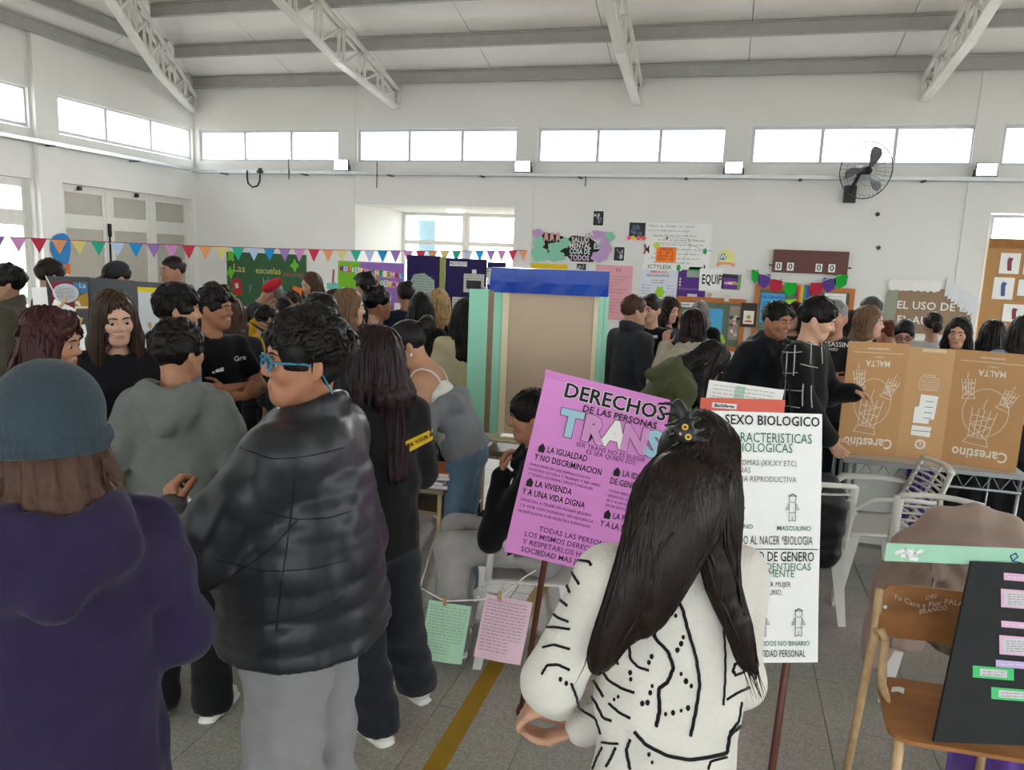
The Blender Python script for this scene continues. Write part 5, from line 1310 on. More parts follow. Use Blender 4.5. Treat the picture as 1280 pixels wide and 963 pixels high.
mb = MB(); N_ = 14; V = []
for i in range(N_ + 1):
    u = i / N_
    for (z, w_) in ((1.69, 0), (1.76, -.006), (1.80, -.002), (1.845, 0), (1.848, .03), (1.70, .035)):
        p = t0 * (1 - u) + t1 * u; V.append((p[0] + (1 - (z - 1.69) / .16) * (-.012 if i == 0 else .012 if False else 0), p[1] + w_ + .004 * math.sin(u * 23) * (z > 1.7), z + .006 * u))
F = [(i * 6 + k, (i + 1) * 6 + k, (i + 1) * 6 + k + 1, i * 6 + k + 1) for i in range(N_) for k in range(5)] + [(0, 1, 2, 3, 4, 5)[::-1], tuple(N_ * 6 + k for k in range(6))]
mesh_obj('blue_band', V, F, BLUET, booth)
def school_desk(label, x, y, rz=0.0, w=.6, d=.45, z=.75, top='c9bfa0'):
    o = thing('school_desk', label, 'desk', (x, y, 0), rz); TM = mat('desk_top_' + top, top, rough=.45, var=.08, scale=8); LM_ = mat('cream_tube', 'cdb48d', rough=.45, var=.15, scale=20)
    MB().box((-w / 2, -d / 2, z - .025), (w / 2, d / 2, z)).build('desk_top', TM, o, bevel=.012); MB().box((-w / 2 + .05, -d / 2 + .05, z - .15), (w / 2 - .05, d / 2 - .03, z - .135)).build('book_shelf', mat('desk_steel', '8a7a62', rough=.5), o)
    for a in (-1, 1):
        for b_ in (-1, 1): MB().tube([(a * (w / 2 - .04), b_ * (d / 2 - .05), z - .03), (a * (w / 2 - .03), b_ * (d / 2 - .03), 0)], .013, n=8).build('leg', LM_, o, smooth=True)
        MB().tube([(a * (w / 2 - .037), -d / 2 + .05, .18), (a * (w / 2 - .037), d / 2 - .05, .18)], .01, n=8).build('stretcher', LM_, o, smooth=True)
    return o
school_desk('cream school desk carrying the left half of the booth', -1.32, 4.83, w=.62, d=.5); school_desk('cream school desk carrying the right half of the booth', -.68, 4.95, w=.62, d=.5)
dk2 = school_desk('school desk with a pile of coloured books before the leaning person', -1.62, 3.72, w=.62, d=.46, z=.72, top='8f8066')
for k, (c_, dx, rt) in enumerate((('b9b4ae', 0, .1), ('7a4aa0', .01, -.15), ('d8432f', -.005, .25), ('e3703a', .01, .05))):
    o = thing('book', ('pale book at the bottom of the pile on the desk', 'purple book second from the bottom of the pile', 'red book third in the pile on the desk', 'orange book on top of the pile on the desk')[k], 'book', (-1.40 + dx, 3.62, .72 + .022 * k), rt, group='books piled on the school desk')
    MB().box((-.085, -.11, .0), (.085, .11, .022)).build('cover', colour(c_, .5), o, bevel=.002); MB().box((-.083, -.112, .003), (.087, .112, .019)).build('pages', PAPER, o)

# ------------------------------------------------------------------ white plastic chairs
PLAST = mat('white_plastic', 'dcdad4', rough=.4, var=.04, scale=5, spec=.45)
def plastic_chair(label, x, y, heading, z=0.0, arms=True):
    o = thing('plastic_chair', label, 'chair', (x, y, 0), D2R(heading), 'white plastic stacking chairs')
    S = Solid([Prim((-.17, 0, .43), (.17, 0, .43), .2, flat=.06, xd=(0, 1, 0), cap=.3), EllR(V3(0, 0, .50), .16, .16, .07, np.eye(3), .02, True)], k=.02)
    V = []; F = []; n = 9
    for j in range(n):
        for i in range(n):
            u = i / (n - 1) * 2 - 1; v = j / (n - 1) * 2 - 1; V.append((u * (.225 - .02 * (v < 0) * -v), v * .215, .435 - .022 * (1 - u * u) * (1 - v * v) - .02 * max(v - .7, 0) / .3))
    F = [(j * n + i, j * n + i + 1, (j + 1) * n + i + 1, (j + 1) * n + i) for j in range(n - 1) for i in range(n - 1)]
    st = mesh_obj('seat', V, F, PLAST, o, smooth=True); md = st.modifiers.new('t', 'SOLIDIFY'); md.thickness = .012
    for a in (-1, 1):
        for b_ in (-1, 1):
            m = MB(); t_ = V3(a * .215, b_ * .2, .435); f_ = V3(a * .255, b_ * .255, 0); e = V3(a, b_, 0) * .0
            for (ux, uy) in ((0, -b_), (-a, 0)):
                w0, w1 = .075, .04; d_ = V3(ux, uy, 0)
                m.add([t_, t_ + d_ * w0, f_ + d_ * w1, f_, t_ - V3(a * .006, b_ * .006, 0) * 1 + d_ * 0, t_ + d_ * w0 - V3(a * .008 * (ux == 0), b_ * .008 * (uy == 0), 0), f_ + d_ * w1 - V3(a * .008 * (ux == 0), b_ * .008 * (uy == 0), 0), f_ - V3(a * .006, b_ * .006, 0)], [(0, 1, 2, 3), (7, 6, 5, 4), (0, 4, 5, 1), (1, 5, 6, 2), (2, 6, 7, 3), (3, 7, 4, 0)])
            m.build('leg', PLAST, o)
    bk = lambda u, t: V3(u * (.205 - .02 * t * t), -.2 - .13 * t - .03 * (1 - u * u) * t, .43 + .38 * t)
    m = MB()
    for a in (-1, 1): m.tube([bk(a, t) for t in np.linspace(0, 1, 8)], [.024] * 8, n=8, flat=.5)
    m.tube([bk(u, 1 + .03 * (1 - u * u)) for u in np.linspace(-1, 1, 10)], .024, n=8, flat=.6); m.build('back_frame', PLAST, o, smooth=True)
    for t in np.linspace(.18, .88, 9): MB().tube([bk(u, t) for u in np.linspace(-.97, .97, 7)], .012, n=6, flat=.5).build('back_slat', PLAST, o, smooth=True)
    MB().tube([bk(0, t) for t in np.linspace(.05, 1, 6)], .014, n=6, flat=.5).build('back_splat', PLAST, o, smooth=True)
    if arms:
        for a in (-1, 1):
            m = MB(); m.tube([V3(a * .225, .2, .43), V3(a * .24, .19, .58), V3(a * .245, .1, .645), V3(a * .245, -.1, .655), V3(a * .225, -.27, .64)], [.02, .02, .026, .026, .02], n=8, flat=.5); m.build('armrest', PLAST, o, smooth=True)
    return o
plastic_chair('white plastic chair under the seated person in grey trousers', -.80, 3.42, 100)
plastic_chair('empty white plastic chair with slatted back by the metal table', .93, 4.78, 100)
plastic_chair('white plastic chair under the draped beige padded coat', 1.07, 3.72, 176, arms=False)
plastic_chair('white plastic chair partly hidden under the black padded jacket', .46, 4.42, 12)
# beige coat draped over its chair
COAT = cloth_mat('beige_padded_cloth', 'a89389', rough=.6, var=.05, bump=.15); FUR = mat('brown_fur', '6a5a48', rough=.95, var=.4, scale=40, bump=.8, bscale=70, bdist=.01)
coat = thing('draped_coat', 'beige padded coat with fur lining draped over a chair back', 'coat', (1.07, 3.55, 0), D2R(-4))
arc = [(-.29, .26), (-.27, .5), (-.21, .72), (-.1, .85), (.02, .875), (.14, .85), (.25, .75), (.31, .55), (.33, .38)]
pr = []
for (a, b_) in zip(arc[:-1], arc[1:]): pr.append(Prim((a[0], -.02, a[1]), (b_[0], -.02, b_[1]), .065, .065, k=.05))
for x_, zt_, zl_ in ((-.18, .68, .3), (-.06, .78, .44), (.06, .8, .46), (.18, .72, .36)): pr.append(Prim((x_, -.06, zt_), (x_ + (.06 if -.1 < x_ < 0 else 0), -.09, zl_), .075, .07, flat=.55, k=.05))
pr.append(Prim((-.24, -.02, .6), (-.30, -.05, .2), .085, .06, bands=4, amp=.05, k=.03))
for t0_ in np.linspace(.3, math.pi - .3, 9): pr.append(Prim((.03 + .17 * math.cos(t0_), -.115, .60 + .17 * math.sin(t0_)), (.03 + .2 * math.cos(t0_ + .2), -.11, .57 + .19 * math.sin(t0_ + .2)), .035, k=.03))
pr.append(Prim((.03, -.17, .62), (-.02, -.19, .34), .02, .085, k=.02, sub=True, flat=.9, xd=(1, 0, 0)))
cs = Solid(pr, k=.03, disp=lambda P: .007 * wob(P, 24, 2) + .006 * np.sin(P[:, 0] * 60 + 6 * np.sin(P[:, 2] * 9)) * (P[:, 2] > .45) * (P[:, 2] < .76) * (np.abs(P[:, 0] - .03) < .15))
solid_obj('shell', cs, .011, COAT, coat)
solid_obj('fur_lining', Solid([Prim((.02, -.06, .55), (-.02, -.07, .33), .05, .09, flat=.5, xd=(1, 0, 0))], disp=lambda P: .008 * wob(P, 110, 1)), .009, FUR, coat)
for x_, z0_, z1_ in ((-.245, .58, .28), (-.13, .72, .4)): garment_tube({'top_o': coat}, cs, [(x_, -.12, z0_), (x_ - .01, -.14, (z0_ + z1_) / 2), (x_ - .005, -.14, z1_)], .003, mat('coat_seam', '7d6c65'), 'seam', parent=coat, sub=4)
# black padded jacket on a chair behind the white poster
PUFF = mat('black_puffer_cloth', '1f1f23', rough=.42, var=.08, scale=10, bump=.2, bscale=40, spec=.35)
jk = thing('draped_jacket', 'black quilted jacket slung over a chair right of the white poster', 'jacket', (.49, 4.16, 0), D2R(12))
cs2 = Solid([Prim((0, 0, .74), (0, 0, .40), .19, .17, flat=.45, bands=6, amp=.06, xd=(1, 0, 0)), Prim((-.1, 0, .80), (.1, 0, .80), .06), Prim((.14, -.02, .72), (.13, -.04, .4), .06, .05, bands=5, amp=.08)], k=.04, disp=lambda P: .005 * wob(P, 40, 1))
solid_obj('shell', cs2, .013, PUFF, jk)

# ------------------------------------------------------------------ wooden school chair with cream tube frame
PLY = mat('worn_plywood', 'a06c40', rough=.45, var=.3, scale=5, bump=.08, bscale=60, stretch=(1, 3, 3), spec=.4)
TUBE = mat('chipped_cream_tube', 'cfae84', rough=.45, var=.2, scale=26, bump=.1, bscale=80)
ch = thing('school_chair', 'wooden school chair with worn brown plywood and cream tube frame', 'chair', (.83, 2.66, 0), D2R(183))
def ply(name, prof, mapf, th, n=1):
    V = [mapf(u, v, 0) for u, v in prof] + [mapf(u, v, th) for u, v in prof]; k = len(prof)
    return mesh_obj(name, V, [tuple(range(k)), tuple(range(2 * k - 1, k - 1, -1))] + [(i, k + i, k + (i + 1) % k, (i + 1) % k) for i in range(k)], PLY, ch)
def rrect(w, h, r, n=6, taper=0.0):
    out = []
    for cx, cy, a0 in ((w / 2 - r, h / 2 - r, 0), (-w / 2 + r, h / 2 - r, math.pi / 2), (-w / 2 + r, -h / 2 + r, math.pi), (w / 2 - r, -h / 2 + r, 1.5 * math.pi)):
        for k in range(n + 1): a = a0 + k * math.pi / 2 / n; out.append((cx + r * math.cos(a), cy + r * math.sin(a)))
    return [(u * (1 + taper * v / h), v) for u, v in out]
ply('seat', rrect(.42, .40, .07, taper=.22), lambda u, v, t: V3(u, v + .0, .452 - t + .012 * (v > .15) * 0), .014)
bk_o = None
Pb = [(u, v) for u, v in rrect(.40, .185, .035)]
V = []; F = []; nx_, nz_ = 14, 4
for t in (0, .012):
    for j in range(nz_ + 1):
        for i in range(nx_ + 1):
            u = i / nx_ * 2 - 1; v = j / nz_ * 2 - 1; cu = abs(u) ** 8 * .03 * abs(v); V.append((u * .20, -.20 - .022 * (1 - u * u) - .02 * v - t, .70 + v * (.0925 - abs(u) ** 10 * .03)))
K = (nx_ + 1) * (nz_ + 1); g = lambda i, j, t: t * K + j * (nx_ + 1) + i
for j in range(nz_):
    for i in range(nx_): F += [(g(i, j, 0), g(i + 1, j, 0), g(i + 1, j + 1, 0), g(i, j + 1, 0)), (g(i, j + 1, 1), g(i + 1, j + 1, 1), g(i + 1, j, 1), g(i, j, 1))]
for i in range(nx_): F += [(g(i, 0, 1), g(i + 1, 0, 1), g(i + 1, 0, 0), g(i, 0, 0)), (g(i, nz_, 0), g(i + 1, nz_, 0), g(i + 1, nz_, 1), g(i, nz_, 1))]
for j in range(nz_): F += [(g(0, j, 0), g(0, j + 1, 0), g(0, j + 1, 1), g(0, j, 1)), (g(nx_, j, 1), g(nx_, j + 1, 1), g(nx_, j + 1, 0), g(nx_, j, 0))]
bko = mesh_obj('backrest', V, F, PLY, ch)
SCR = mat('scratched_writing', 'd8cdbd', rough=.8, var=.1); rr = random.Random(6)
def onback(u, z): return V3(-u, -.193 - .022 * (1 - (u / .2) ** 2) - .02 * ((z - .70) / .0925), z)
for tx, u, z, sz in (('Yo Caro y Flor PALABRAS', -.01, .745, .026), ('ORI', -.03, .765, .022), ('BRANCO', -.02, .722, .022)):
    tv, tf = text_mesh(tx, sz); mesh_obj('scratched_lettering', [onback(u + p[0], z + p[1] + .012 * math.sin(p[0] * 30)) + V3(0, .0015, 0) for p in tv], tf, SCR, bko)
sd = Sheet('scratched_drawing', None, None, (0, 0, 0), EX, V3(0, 1, 0), .01, .01, .001, SCR, parent=ch); bpy.data.objects.remove(sd.o) if False else None
sd.o.location = (-.06, .1, .4535); sd.strokes([[(x + .02 * math.cos(t) * s_, y + .015 * math.sin(t) * s_) for t in np.linspace(0, 5.5, 9)] for x, y, s_ in ((0, 0, 1), (.03, -.02, .8), (-.04, .03, .7), (-.07, .0, 1.1), (.02, .04, .6))], .0014, SCR, w=.001)
for a in (-1, 1):
    m = MB(); m.tube([(a * .205, -.215, .775), (a * .205, -.205, .62), (a * .213, -.225, .4), (a * .225, -.27, .0)], .0155, n=10); m.build('leg', TUBE, ch, smooth=True)
    m = MB(); m.tube([(a * .175, -.18, .60), (a * .178, -.165, .52), (a * .18, -.13, .455), (a * .185, 0, .435), (a * .19, .14, .433), (a * .195, .175, .41), (a * .205, .215, .0)], .0155, n=10); m.build('leg', TUBE, ch, smooth=True)
    MB().tube([(a * .205, -.2, .625), (a * .19, -.185, .63), (a * .175, -.18, .60)], .0155, n=10).build('frame_bend', TUBE, ch, smooth=True)
for (y_, z_) in ((-.1, .433), (.14, .43)): MB().tube([(-.19, y_, z_), (.19, y_, z_)], .011, n=8).build('stretcher', TUBE, ch, smooth=True)
MB().tube([(-.2, .2, .2), (.2, .2, .2)], .01, n=8).build('stretcher', TUBE, ch, smooth=True)
for (u, z_) in ((-.185, .72), (.185, .72)): MB().tube([(u, -.2, z_), (u, -.192, z_)], .007, n=8).build('rivet', STEELW, ch)
s = Sheet('paper_scrap', 'crumpled white paper scrap on the wooden chair seat', 'paper', (.68, 2.76, .456), V3(1, -.3, 0), V3(.3, 1, 0), .06, .035, .002, PAPER, bend=lambda p: p + V3(0, 0, .006 * math.sin(p[0] * 90)), nx=6, ny=2)
# black folded board standing on the chair, with its mint flap
tl = at_y(1215, 702, 2.66); bl = at_z(1167, 930, .456); bl[2] = .462
ex = _nrm(_r0); ey0 = tl - bl; ey = _nrm(ey0 - ex * (ey0 @ ex)); ez = np.cross(ex, ey); hgt = ey0 @ ey; shx = ey0 @ ex; cen = (bl + tl) / 2 + ex * .31
bb = Sheet('display_card', 'black card display with pink and green labels standing on the wooden chair', 'display board', cen, ex, ey, .62, hgt, .012, mat('black_fabric_card', '2c2d2f', rough=.85, var=.08, scale=12, bump=.1), poly=[(-.31 - shx / 2, -hgt / 2), (.31 - shx / 2, -hgt / 2), (.31 + shx / 2, hgt / 2), (-.31 + shx / 2, hgt / 2)])
PK, PK2, LV, GR = colour('e3b6d3'), colour('d9d3d8'), colour('c9b6e6'), colour('4fc877')
def uv(px, py):
    d = ray(px, py); n = ez; t = ((cen - CAM) @ n) / (d @ n); P = CAM + d * t - cen; return P @ ex, P @ ey
rr = random.Random(21)
for i, (px0, py0, px1, py1, m_, in_) in enumerate(((1254, 717, 1300, 728, PK, 0), (1250, 737, 1300, 762, PK, 1), (1251, 777, 1300, 787, PK, 0), (1248, 795, 1300, 821, PK, 1), (1244, 826, 1300, 837, LV, 0), (1215, 833, 1267, 850, GR, 2), (1238, 860, 1292, 877, GR, 2))):
    a = uv(px0, py0); b_ = uv(px1, py1); u, v, w_, h_ = (a[0] + b_[0]) / 2, (a[1] + b_[1]) / 2, b_[0] - a[0], a[1] - b_[1]
    bb.rect(u, v, w_, h_, m_, w=.002, name='label_card', t=.001, rot=-.04)
    if in_: bb.rect(u, v, w_ * (.82 if in_ == 1 else .66), h_ * (.78 if in_ == 1 else .6), PK2, w=.0036, name='printed_slip', rot=-.04); bb.strokes([q2 for k in range(5 if in_ == 1 else 2) for q2 in scribble(u - w_ * (.34 if in_ == 1 else .28), v + h_ * (.25 - .13 * k if in_ == 1 else .1 - .25 * k), w_ * (.66 if in_ == 1 else .55), .004, rr)], .0009, INKGY, w=.0042)
    else: bb.strokes(scribble(u - w_ * .4, v, w_ * .8, .005, rr), .0012, PAPER, w=.0042)
mf = Sheet('mint_flap', None, None, (0, hgt / 2 + .003, .0), EX, V3(0, .93, .36), .95, .062, .003, mat('pale_mint_card', 'a9d8bd', rough=.6, var=.05), parent=bb.o, nx=8); mf.o.location = (.03, hgt / 2 + .012, .0)
a_ = at_y(1096, 671, 2.66); 
mfx = (a_ - cen) @ ex; mf.o.location = (mfx + .475, hgt / 2 + .018, -.005)
mf.strokes([[(-.44, .0), (-.41, .012), (-.38, .0), (-.36, .01)], [(-.41, .012), (-.40, -.018), (-.37, -.02)], [(-.42, -.01), (-.38, -.005)]], .012, PAPER, name='foil_figure'); mf.strokes([[(-.06, -.012), (-.07, .005), (-.055, .015), (-.045, .002), (-.06, -.012), (-.03, -.018)]], .004, colour('1f4f86'), name='blue_ribbon_print'); mf.rect(.2, 0, .3, .05, colour('b9c3d6'), w=.002, name='lilac_overlay', t=.001)

# ------------------------------------------------------------------ metal table with opened carton
tb = thing('metal_table', 'white-topped table with a chrome wire skirt and tube legs', 'table', (0, 0, 0)); CHR = mat('chrome_tube', '9c9fa2', rough=.3, metal=.7, var=.05)
x0_, x1_, ya, yb, zt = .78, 1.80, 5.02, 5.62, .76
MB().box((x0_, ya, zt - .025), (x1_, yb, zt)).build('table_top', mat('grey_laminate', 'c9c8c4', rough=.4), tb, bevel=.008); MB().bar((x0_, ya - .004, zt - .014), (x1_, ya - .004, zt - .014), .02, .028).build('metal_edge', CHR, tb)
MB().tube([(x0_ + .02, ya + .03, zt - .12), (x1_ - .02, ya + .03, zt - .12)], .009, n=8).build('skirt_rail', CHR, tb, smooth=True)
for k in range(10):
    xx = x0_ + .04 + k * .1; MB().tube([(xx, ya + .03, zt - .03), (xx + .05, ya + .03, zt - .118), (xx + .1, ya + .03, zt - .03)], .004, n=6).build('skirt_wire', CHR, tb, smooth=True)
for xx in (x0_ + .03, x0_ + .075, x1_ - .03):
    for yy in (ya + .04, yb - .05):
        MB().tube([(xx, yy, zt - .03), (xx - .01, yy, .012)], .011, n=8).build('leg', CHR, tb, smooth=True); MB().lathe([(.016, 0), (.016, .03)], (xx - .01, yy, 0), 10).build('foot_cap', BLK, tb)
tag(MB().box((.9, 5.62, .02), (1.28, 5.65, .72)).build('white_panel', mat('white_board', 'd3d2cd', rough=.5)), 'plain white panel leaning behind the metal table', 'panel')
PUR = cloth_mat('purple_cloth', '6b4a9c'); BLC = cloth_mat('black_cloth', '141416')
def hanging(name, label, x0, x1, y, z0, z1, m, amp=.015, n=24):
    V = [(x0 + (x1 - x0) * i / n, y + amp * math.sin(i * 1.3), z) for z in (z0, z1) for i in range(n + 1)]; F = [(i, i + 1, n + 2 + i, n + 1 + i) for i in range(n)]
    o = mesh_obj(name, V, F, m, smooth=True); md = o.modifiers.new('t', 'SOLIDIFY'); md.thickness = .006; return tag(o, label, 'cloth')
hanging('purple_cloth', 'strip of purple cloth hanging under the metal table', 1.26, 1.42, 5.50, .02, .735, PUR); hanging('black_cloth', 'black cloth hanging under the right end of the metal table', 1.44, 2.1, 5.56, .02, .735, BLC)
hanging('purple_cloth', 'purple fabric bundled on the floor behind the wooden chair', .95, 1.5, 2.98, .01, .25, PUR, .03)
KB = mat('carton_board', 'bd9062', rough=.8, var=.05, scale=4, bump=.04, bscale=40); KB2 = mat('carton_board_light', 'c79c6e', rough=.8, var=.05, scale=4)
WP = mat('white_carton_print', 'e7ddcf', rough=.8, var=.03)
crt = thing('opened_carton', 'opened brown carton standing as a three-panel screen with upside-down white print', 'carton', (0, 0, 0))
cx = [at_y(1062, 424, 5.12), at_y(1137, 433, 5.02 + .14), at_y(1195, 438, 5.16), at_y(1292, 443, 5.06)]
def carton(a, b_, m_):
    e = (b_ - a) * V3(1, 1, 0); w_ = np.linalg.norm(e) + .004; h_ = (a[2] + b_[2]) / 2 - .762
    return Sheet('panel', None, None, ((a[0] + b_[0]) / 2, (a[1] + b_[1]) / 2, .762 + h_ / 2), e, EZ, w_, h_, .008, m_, parent=crt)
k1, k2, k3 = carton(cx[0], cx[1], KB), carton(cx[1], cx[2], KB2), carton(cx[2], cx[3], KB)
def highchair(s, u, v, k, rot):
    c, sn = math.cos(rot), math.sin(rot); R = lambda p: (u + k * (p[0] * c - p[1] * sn), v + k * (p[0] * sn + p[1] * c))
    L = [[(-.3, .5), (-.22, -.3), (.22, -.3), (.3, .5)], [(-.28, .3), (.28, .3)], [(-.25, .05), (.25, .05)], [(-.22, -.3), (-.3, -.5), (.3, -.5), (.22, -.3)], [(-.14, .5), (-.1, -.3)], [(.0, .5), (.0, -.3)], [(.14, .5), (.1, -.3)], [(-.05, .5), (-.02, .8)], [(-.25, .05), (.2, -.3)], [(.25, .05), (-.2, -.3)], [(-.2, .1), (.2, .28)]]
    s.strokes([[R(p) for p in l] for l in L], .0035, WP, name='chair_drawing')
PI_ = math.pi
for s in (k1, k3):
    W_, H_ = s.w, s.h
    s.text('MALTA', .02 * W_, .32 * H_, .055, WP, bold=.012, rot=PI_, sx=.8); s.text('3 EN 1', .02 * W_, .375 * H_, .02, WP, rot=PI_); s.text('carestino.com', 0, .445 * H_, .022, WP, bold=.01, rot=PI_); s.strokes([[(-.4 * W_, .41 * H_), (.4 * W_, .41 * H_)]], .003, WP)
    s.strokes([loop(circ(.0, -.02 * H_, .3 * W_, .205 * H_, 40))], .003, WP, name='circle_print'); highchair(s, -.26 * W_, .17 * H_, .12, .1); highchair(s, .26 * W_, .1 * H_, .12, -.35); highchair(s, -.04 * W_, -.15 * H_, .22, -.12)
    s.text('Carestino', .0, -.385 * H_, .09, WP, bold=.022, rot=PI_, sx=.8)
W_, H_ = k2.w, k2.h
k2.text('MALTA', 0, .26 * H_, .022, WP, rot=PI_); k2.strokes([loop([(-.18 * W_, .13 * H_), (.22 * W_, .13 * H_), (.22 * W_, .24 * H_), (-.18 * W_, .24 * H_)])] + [[(-.15 * W_, (.145 + .018 * k) * H_), (.19 * W_, (.145 + .018 * k) * H_)] for k in range(5)], .0025, WP)
k2.poly([(-.22 * W_, -.17 * H_), (.12 * W_, -.17 * H_), (.12 * W_, -.13 * H_), (.22 * W_, -.13 * H_), (.26 * W_, .08 * H_), (-.12 * W_, .09 * H_), (-.13 * W_, -.02 * H_), (-.22 * W_, -.03 * H_)], PAPER, w=.002, name='label_sticker', t=.001); k2.rect(-.02 * W_, -.24 * H_, .42 * W_, .09 * H_, PAPER, w=.002, name='label_sticker', t=.001, rot=-.05)
k2.strokes([[(-.0 * W_, (-.12 + .05 * k) * H_), (.16 * W_, (-.12 + .05 * k) * H_)] for k in range(4)] + [[(-.05, -.24 * H_), (.06, -.24 * H_)]], .004, INKGY, w=.0036)
k2.poly(circ(0, -.36 * H_, .032), WP, w=.002); k2.poly(circ(0, -.36 * H_, .02), KB2, w=.0028); k2.text('c', 0, -.36 * H_, .05, WP, bold=.01, rot=PI_, w=.0035)
k2.rect(.05 * W_, .478 * H_, .5 * W_, .03 * H_, mat('torn_tape', 'd9c39a', rough=.4), w=.002, name='packing_tape')
MB().box((cx[0][0] - .01, 5.05, .762), (cx[0][0] + .02, 5.058, .80)).build('torn_flap', KB2, crt)

# ------------------------------------------------------------------ posters on sticks
STICK = mat('brown_stick', '5a2f22', rough=.4, var=.12, scale=12, spec=.4)
PINKP = mat('pink_card', 'e190d8', rough=.65, var=.05, scale=4)
def stick_base(o, x, y): MB().lathe([(.02, 0), (.02, .02), (.016, .03), (.014, .04)], (x, y, 0), 12).build('foot', STICK, o, smooth=True)
pp = thing('placard', 'pink placard on a brown stick with bold black and pastel lettering', 'placard', (0, 0, 0))
D_ = 2.95; tlp, trp, blp = at_d(683, 458, D_), at_d(838, 497, D_ + .05), at_d(632, 690, D_ - .05)
ex = _nrm(trp - tlp); ey = tlp - blp; ey = _nrm(ey - ex * (ey @ ex)); w_ = np.linalg.norm(trp - tlp); h_ = np.linalg.norm(tlp - blp); cen = (trp + blp) / 2
def pbend(p):
    v = p[1] / h_ + .5; out = np.array(p)
    if v > .93: out[2] -= (v - .93) ** 2 * 6; out[1] -= (v - .93) * .12
    out[2] += .012 * math.sin(p[0] / w_ * 3) + .01 * (1 - v)
    return out
pk = Sheet('card', None, None, cen, ex, ey, w_, h_, .003, PINKP, bend=pbend, parent=pp, nx=10, ny=18)
OUT = mat('white_outline', 'efe6ee', rough=.7, var=0); U = lambda f: f * w_; Vv = lambda f: (.5 - f) * h_
pk.text('DERECHOS', U(.07), Vv(.10), .082, OUT, bold=.055, w=.003, sx=.98); pk.text('DERECHOS', U(.07), Vv(.10), .082, INK, bold=.022, w=.0045, sx=.98)
pk.text('DE LAS PERSONAS', U(.13), Vv(.172), .036, INK, bold=.018, w=.003)
for ch_, u, m_ in (('T', -.23, colour('a8cfe0')), ('R', -.05, mat('pink_fill', 'dc9bd3', rough=.7)), ('A', .12, PAPER), ('N', .28, mat('pink_fill', 'dc9bd3')), ('S', .43, colour('a8cfe0'))):
    pk.text(ch_, U(u), Vv(.275), .135, INK, bold=.075, w=.0035); pk.text(ch_, U(u), Vv(.275), .135, m_, bold=.06, w=.005)
small = mat('purple_ink', '5b2a63', rough=.7, var=0)
pk.text('SER TRANS NO ES ELEGIR', U(.12), Vv(.365), .024, small, w=.003); pk.text('ES SER QUIEN SOS', U(.13), Vv(.392), .024, small, w=.003)
rr = random.Random(14)
def block(u, v, l1, l2, n, wd, sx=.72):
    pk.poly([(U(u) - .012, Vv(v) - .016), (U(u) + .012, Vv(v) - .016), (U(u) + .013, Vv(v) + .004), (U(u), Vv(v) + .02), (U(u) - .013, Vv(v) + .004)], INK, w=.003, name='bullet')
    pk.text(l1, U(u) + .022, Vv(v), .034, INK, bold=.012, align='LEFT', w=.003, sx=sx); pk.text(l2, U(u) - .02, Vv(v + .052), .034, INK, bold=.012, align='LEFT', w=.003, sx=sx)
    return v + .1
v = block(-.40, .43, 'LA IGUALDAD', 'Y NO DISCRIMINACION', 3, .5)
pk.texts([(t, U(-.46), Vv(.525 + .026 * k), .0142, 0) for k, t in enumerate(('PARA VIVIR SIN DISCRIMINACION EN', 'NUESTRA ESCUELA Y TRABAJO Y SER LIBRES', 'Y TENER LAS MISMAS OPORTUNIDADES.'))], small, w=.003)
v = block(-.43, .62, 'LA VIVIENDA', 'Y A UNA VIDA DIGNA', 3, .5)
pk.texts([(t, U(-.47), Vv(.715 + .03 * k), .015, 0) for k, t in enumerate(('DERECHO A TENER UN HOGAR SEGURO', 'Y A VIVIR CON DIGNIDAD, SIN VIOLENCIA', 'NI EXPULSION POR NUESTRA IDENTIDAD.'))], small, w=.003)
block(.2, .46, 'LA IDENTIDAD', 'DE GENERO', 3, .3); pk.texts([(t, U(.17), Vv(.565 + .026 * k), .0142, 0) for k, t in enumerate(('TODA PERSONA TIENE', 'DERECHO A SER QUIEN', 'ES Y A UN NOMBRE', 'EN SU DOCUMENTO.'))], small, w=.003)
block(.2, .69, 'LA PROTECCION', 'Y A LA SALUD', 3, .3)
for k, t in enumerate(('TODAS LAS PERSONAS TIENEN', 'LOS MISMOS DERECHOS', 'Y RESPETARLOS HACE UNA', 'SOCIEDAD MAS JUSTA')): pk.text(t, U(-.38) + (.05 if k == 0 else 0), Vv(.845 + .041 * k), .028, small if k < 3 else INK, bold=.006, align='LEFT', w=.003)
st = at_z(651, 893, 0.0); ez_ = np.cross(ex, ey); dr = ray(682, 708); sb_ = CAM + dr * (((cen - CAM) @ ez_) / (dr @ ez_)) - ez_ * .035
MB().tube([st, sb_, sb_ + ey * .3 - ez_ * .01], .0125, n=10).build('stick', STICK, pp, smooth=True); stick_base(pp, st[0], st[1])
wp = thing('placard', 'white placard on a brown stick with black and green hand lettering', 'placard', (0, 0, 0)); D_ = 2.5
tlp, trp, brp = at_d(905, 514, D_), at_d(1029, 518, D_ + .04), at_d(1021, 829, D_)
ex = _nrm(trp - tlp); ey = trp - brp; ey = _nrm(ey - ex * (ey @ ex)); w_ = np.linalg.norm(trp - tlp) * 1.12; h_ = np.linalg.norm(trp - brp); cen = (trp + brp) / 2 - ex * w_ / 2
wc = Sheet('card', None, None, cen, ex, ey, w_, h_, .003, PAPER, parent=wp, nx=6, ny=12, bend=lambda p: p + V3(0, 0, .006 * math.sin(p[1] * 5)))
U = lambda f: (f - .5) * w_; Vv = lambda f: (.5 - f) * h_
wc.text('SEXO BIOLOGICO', U(.55), Vv(.035), .045, INK, bold=.014, w=.003, sx=.88)
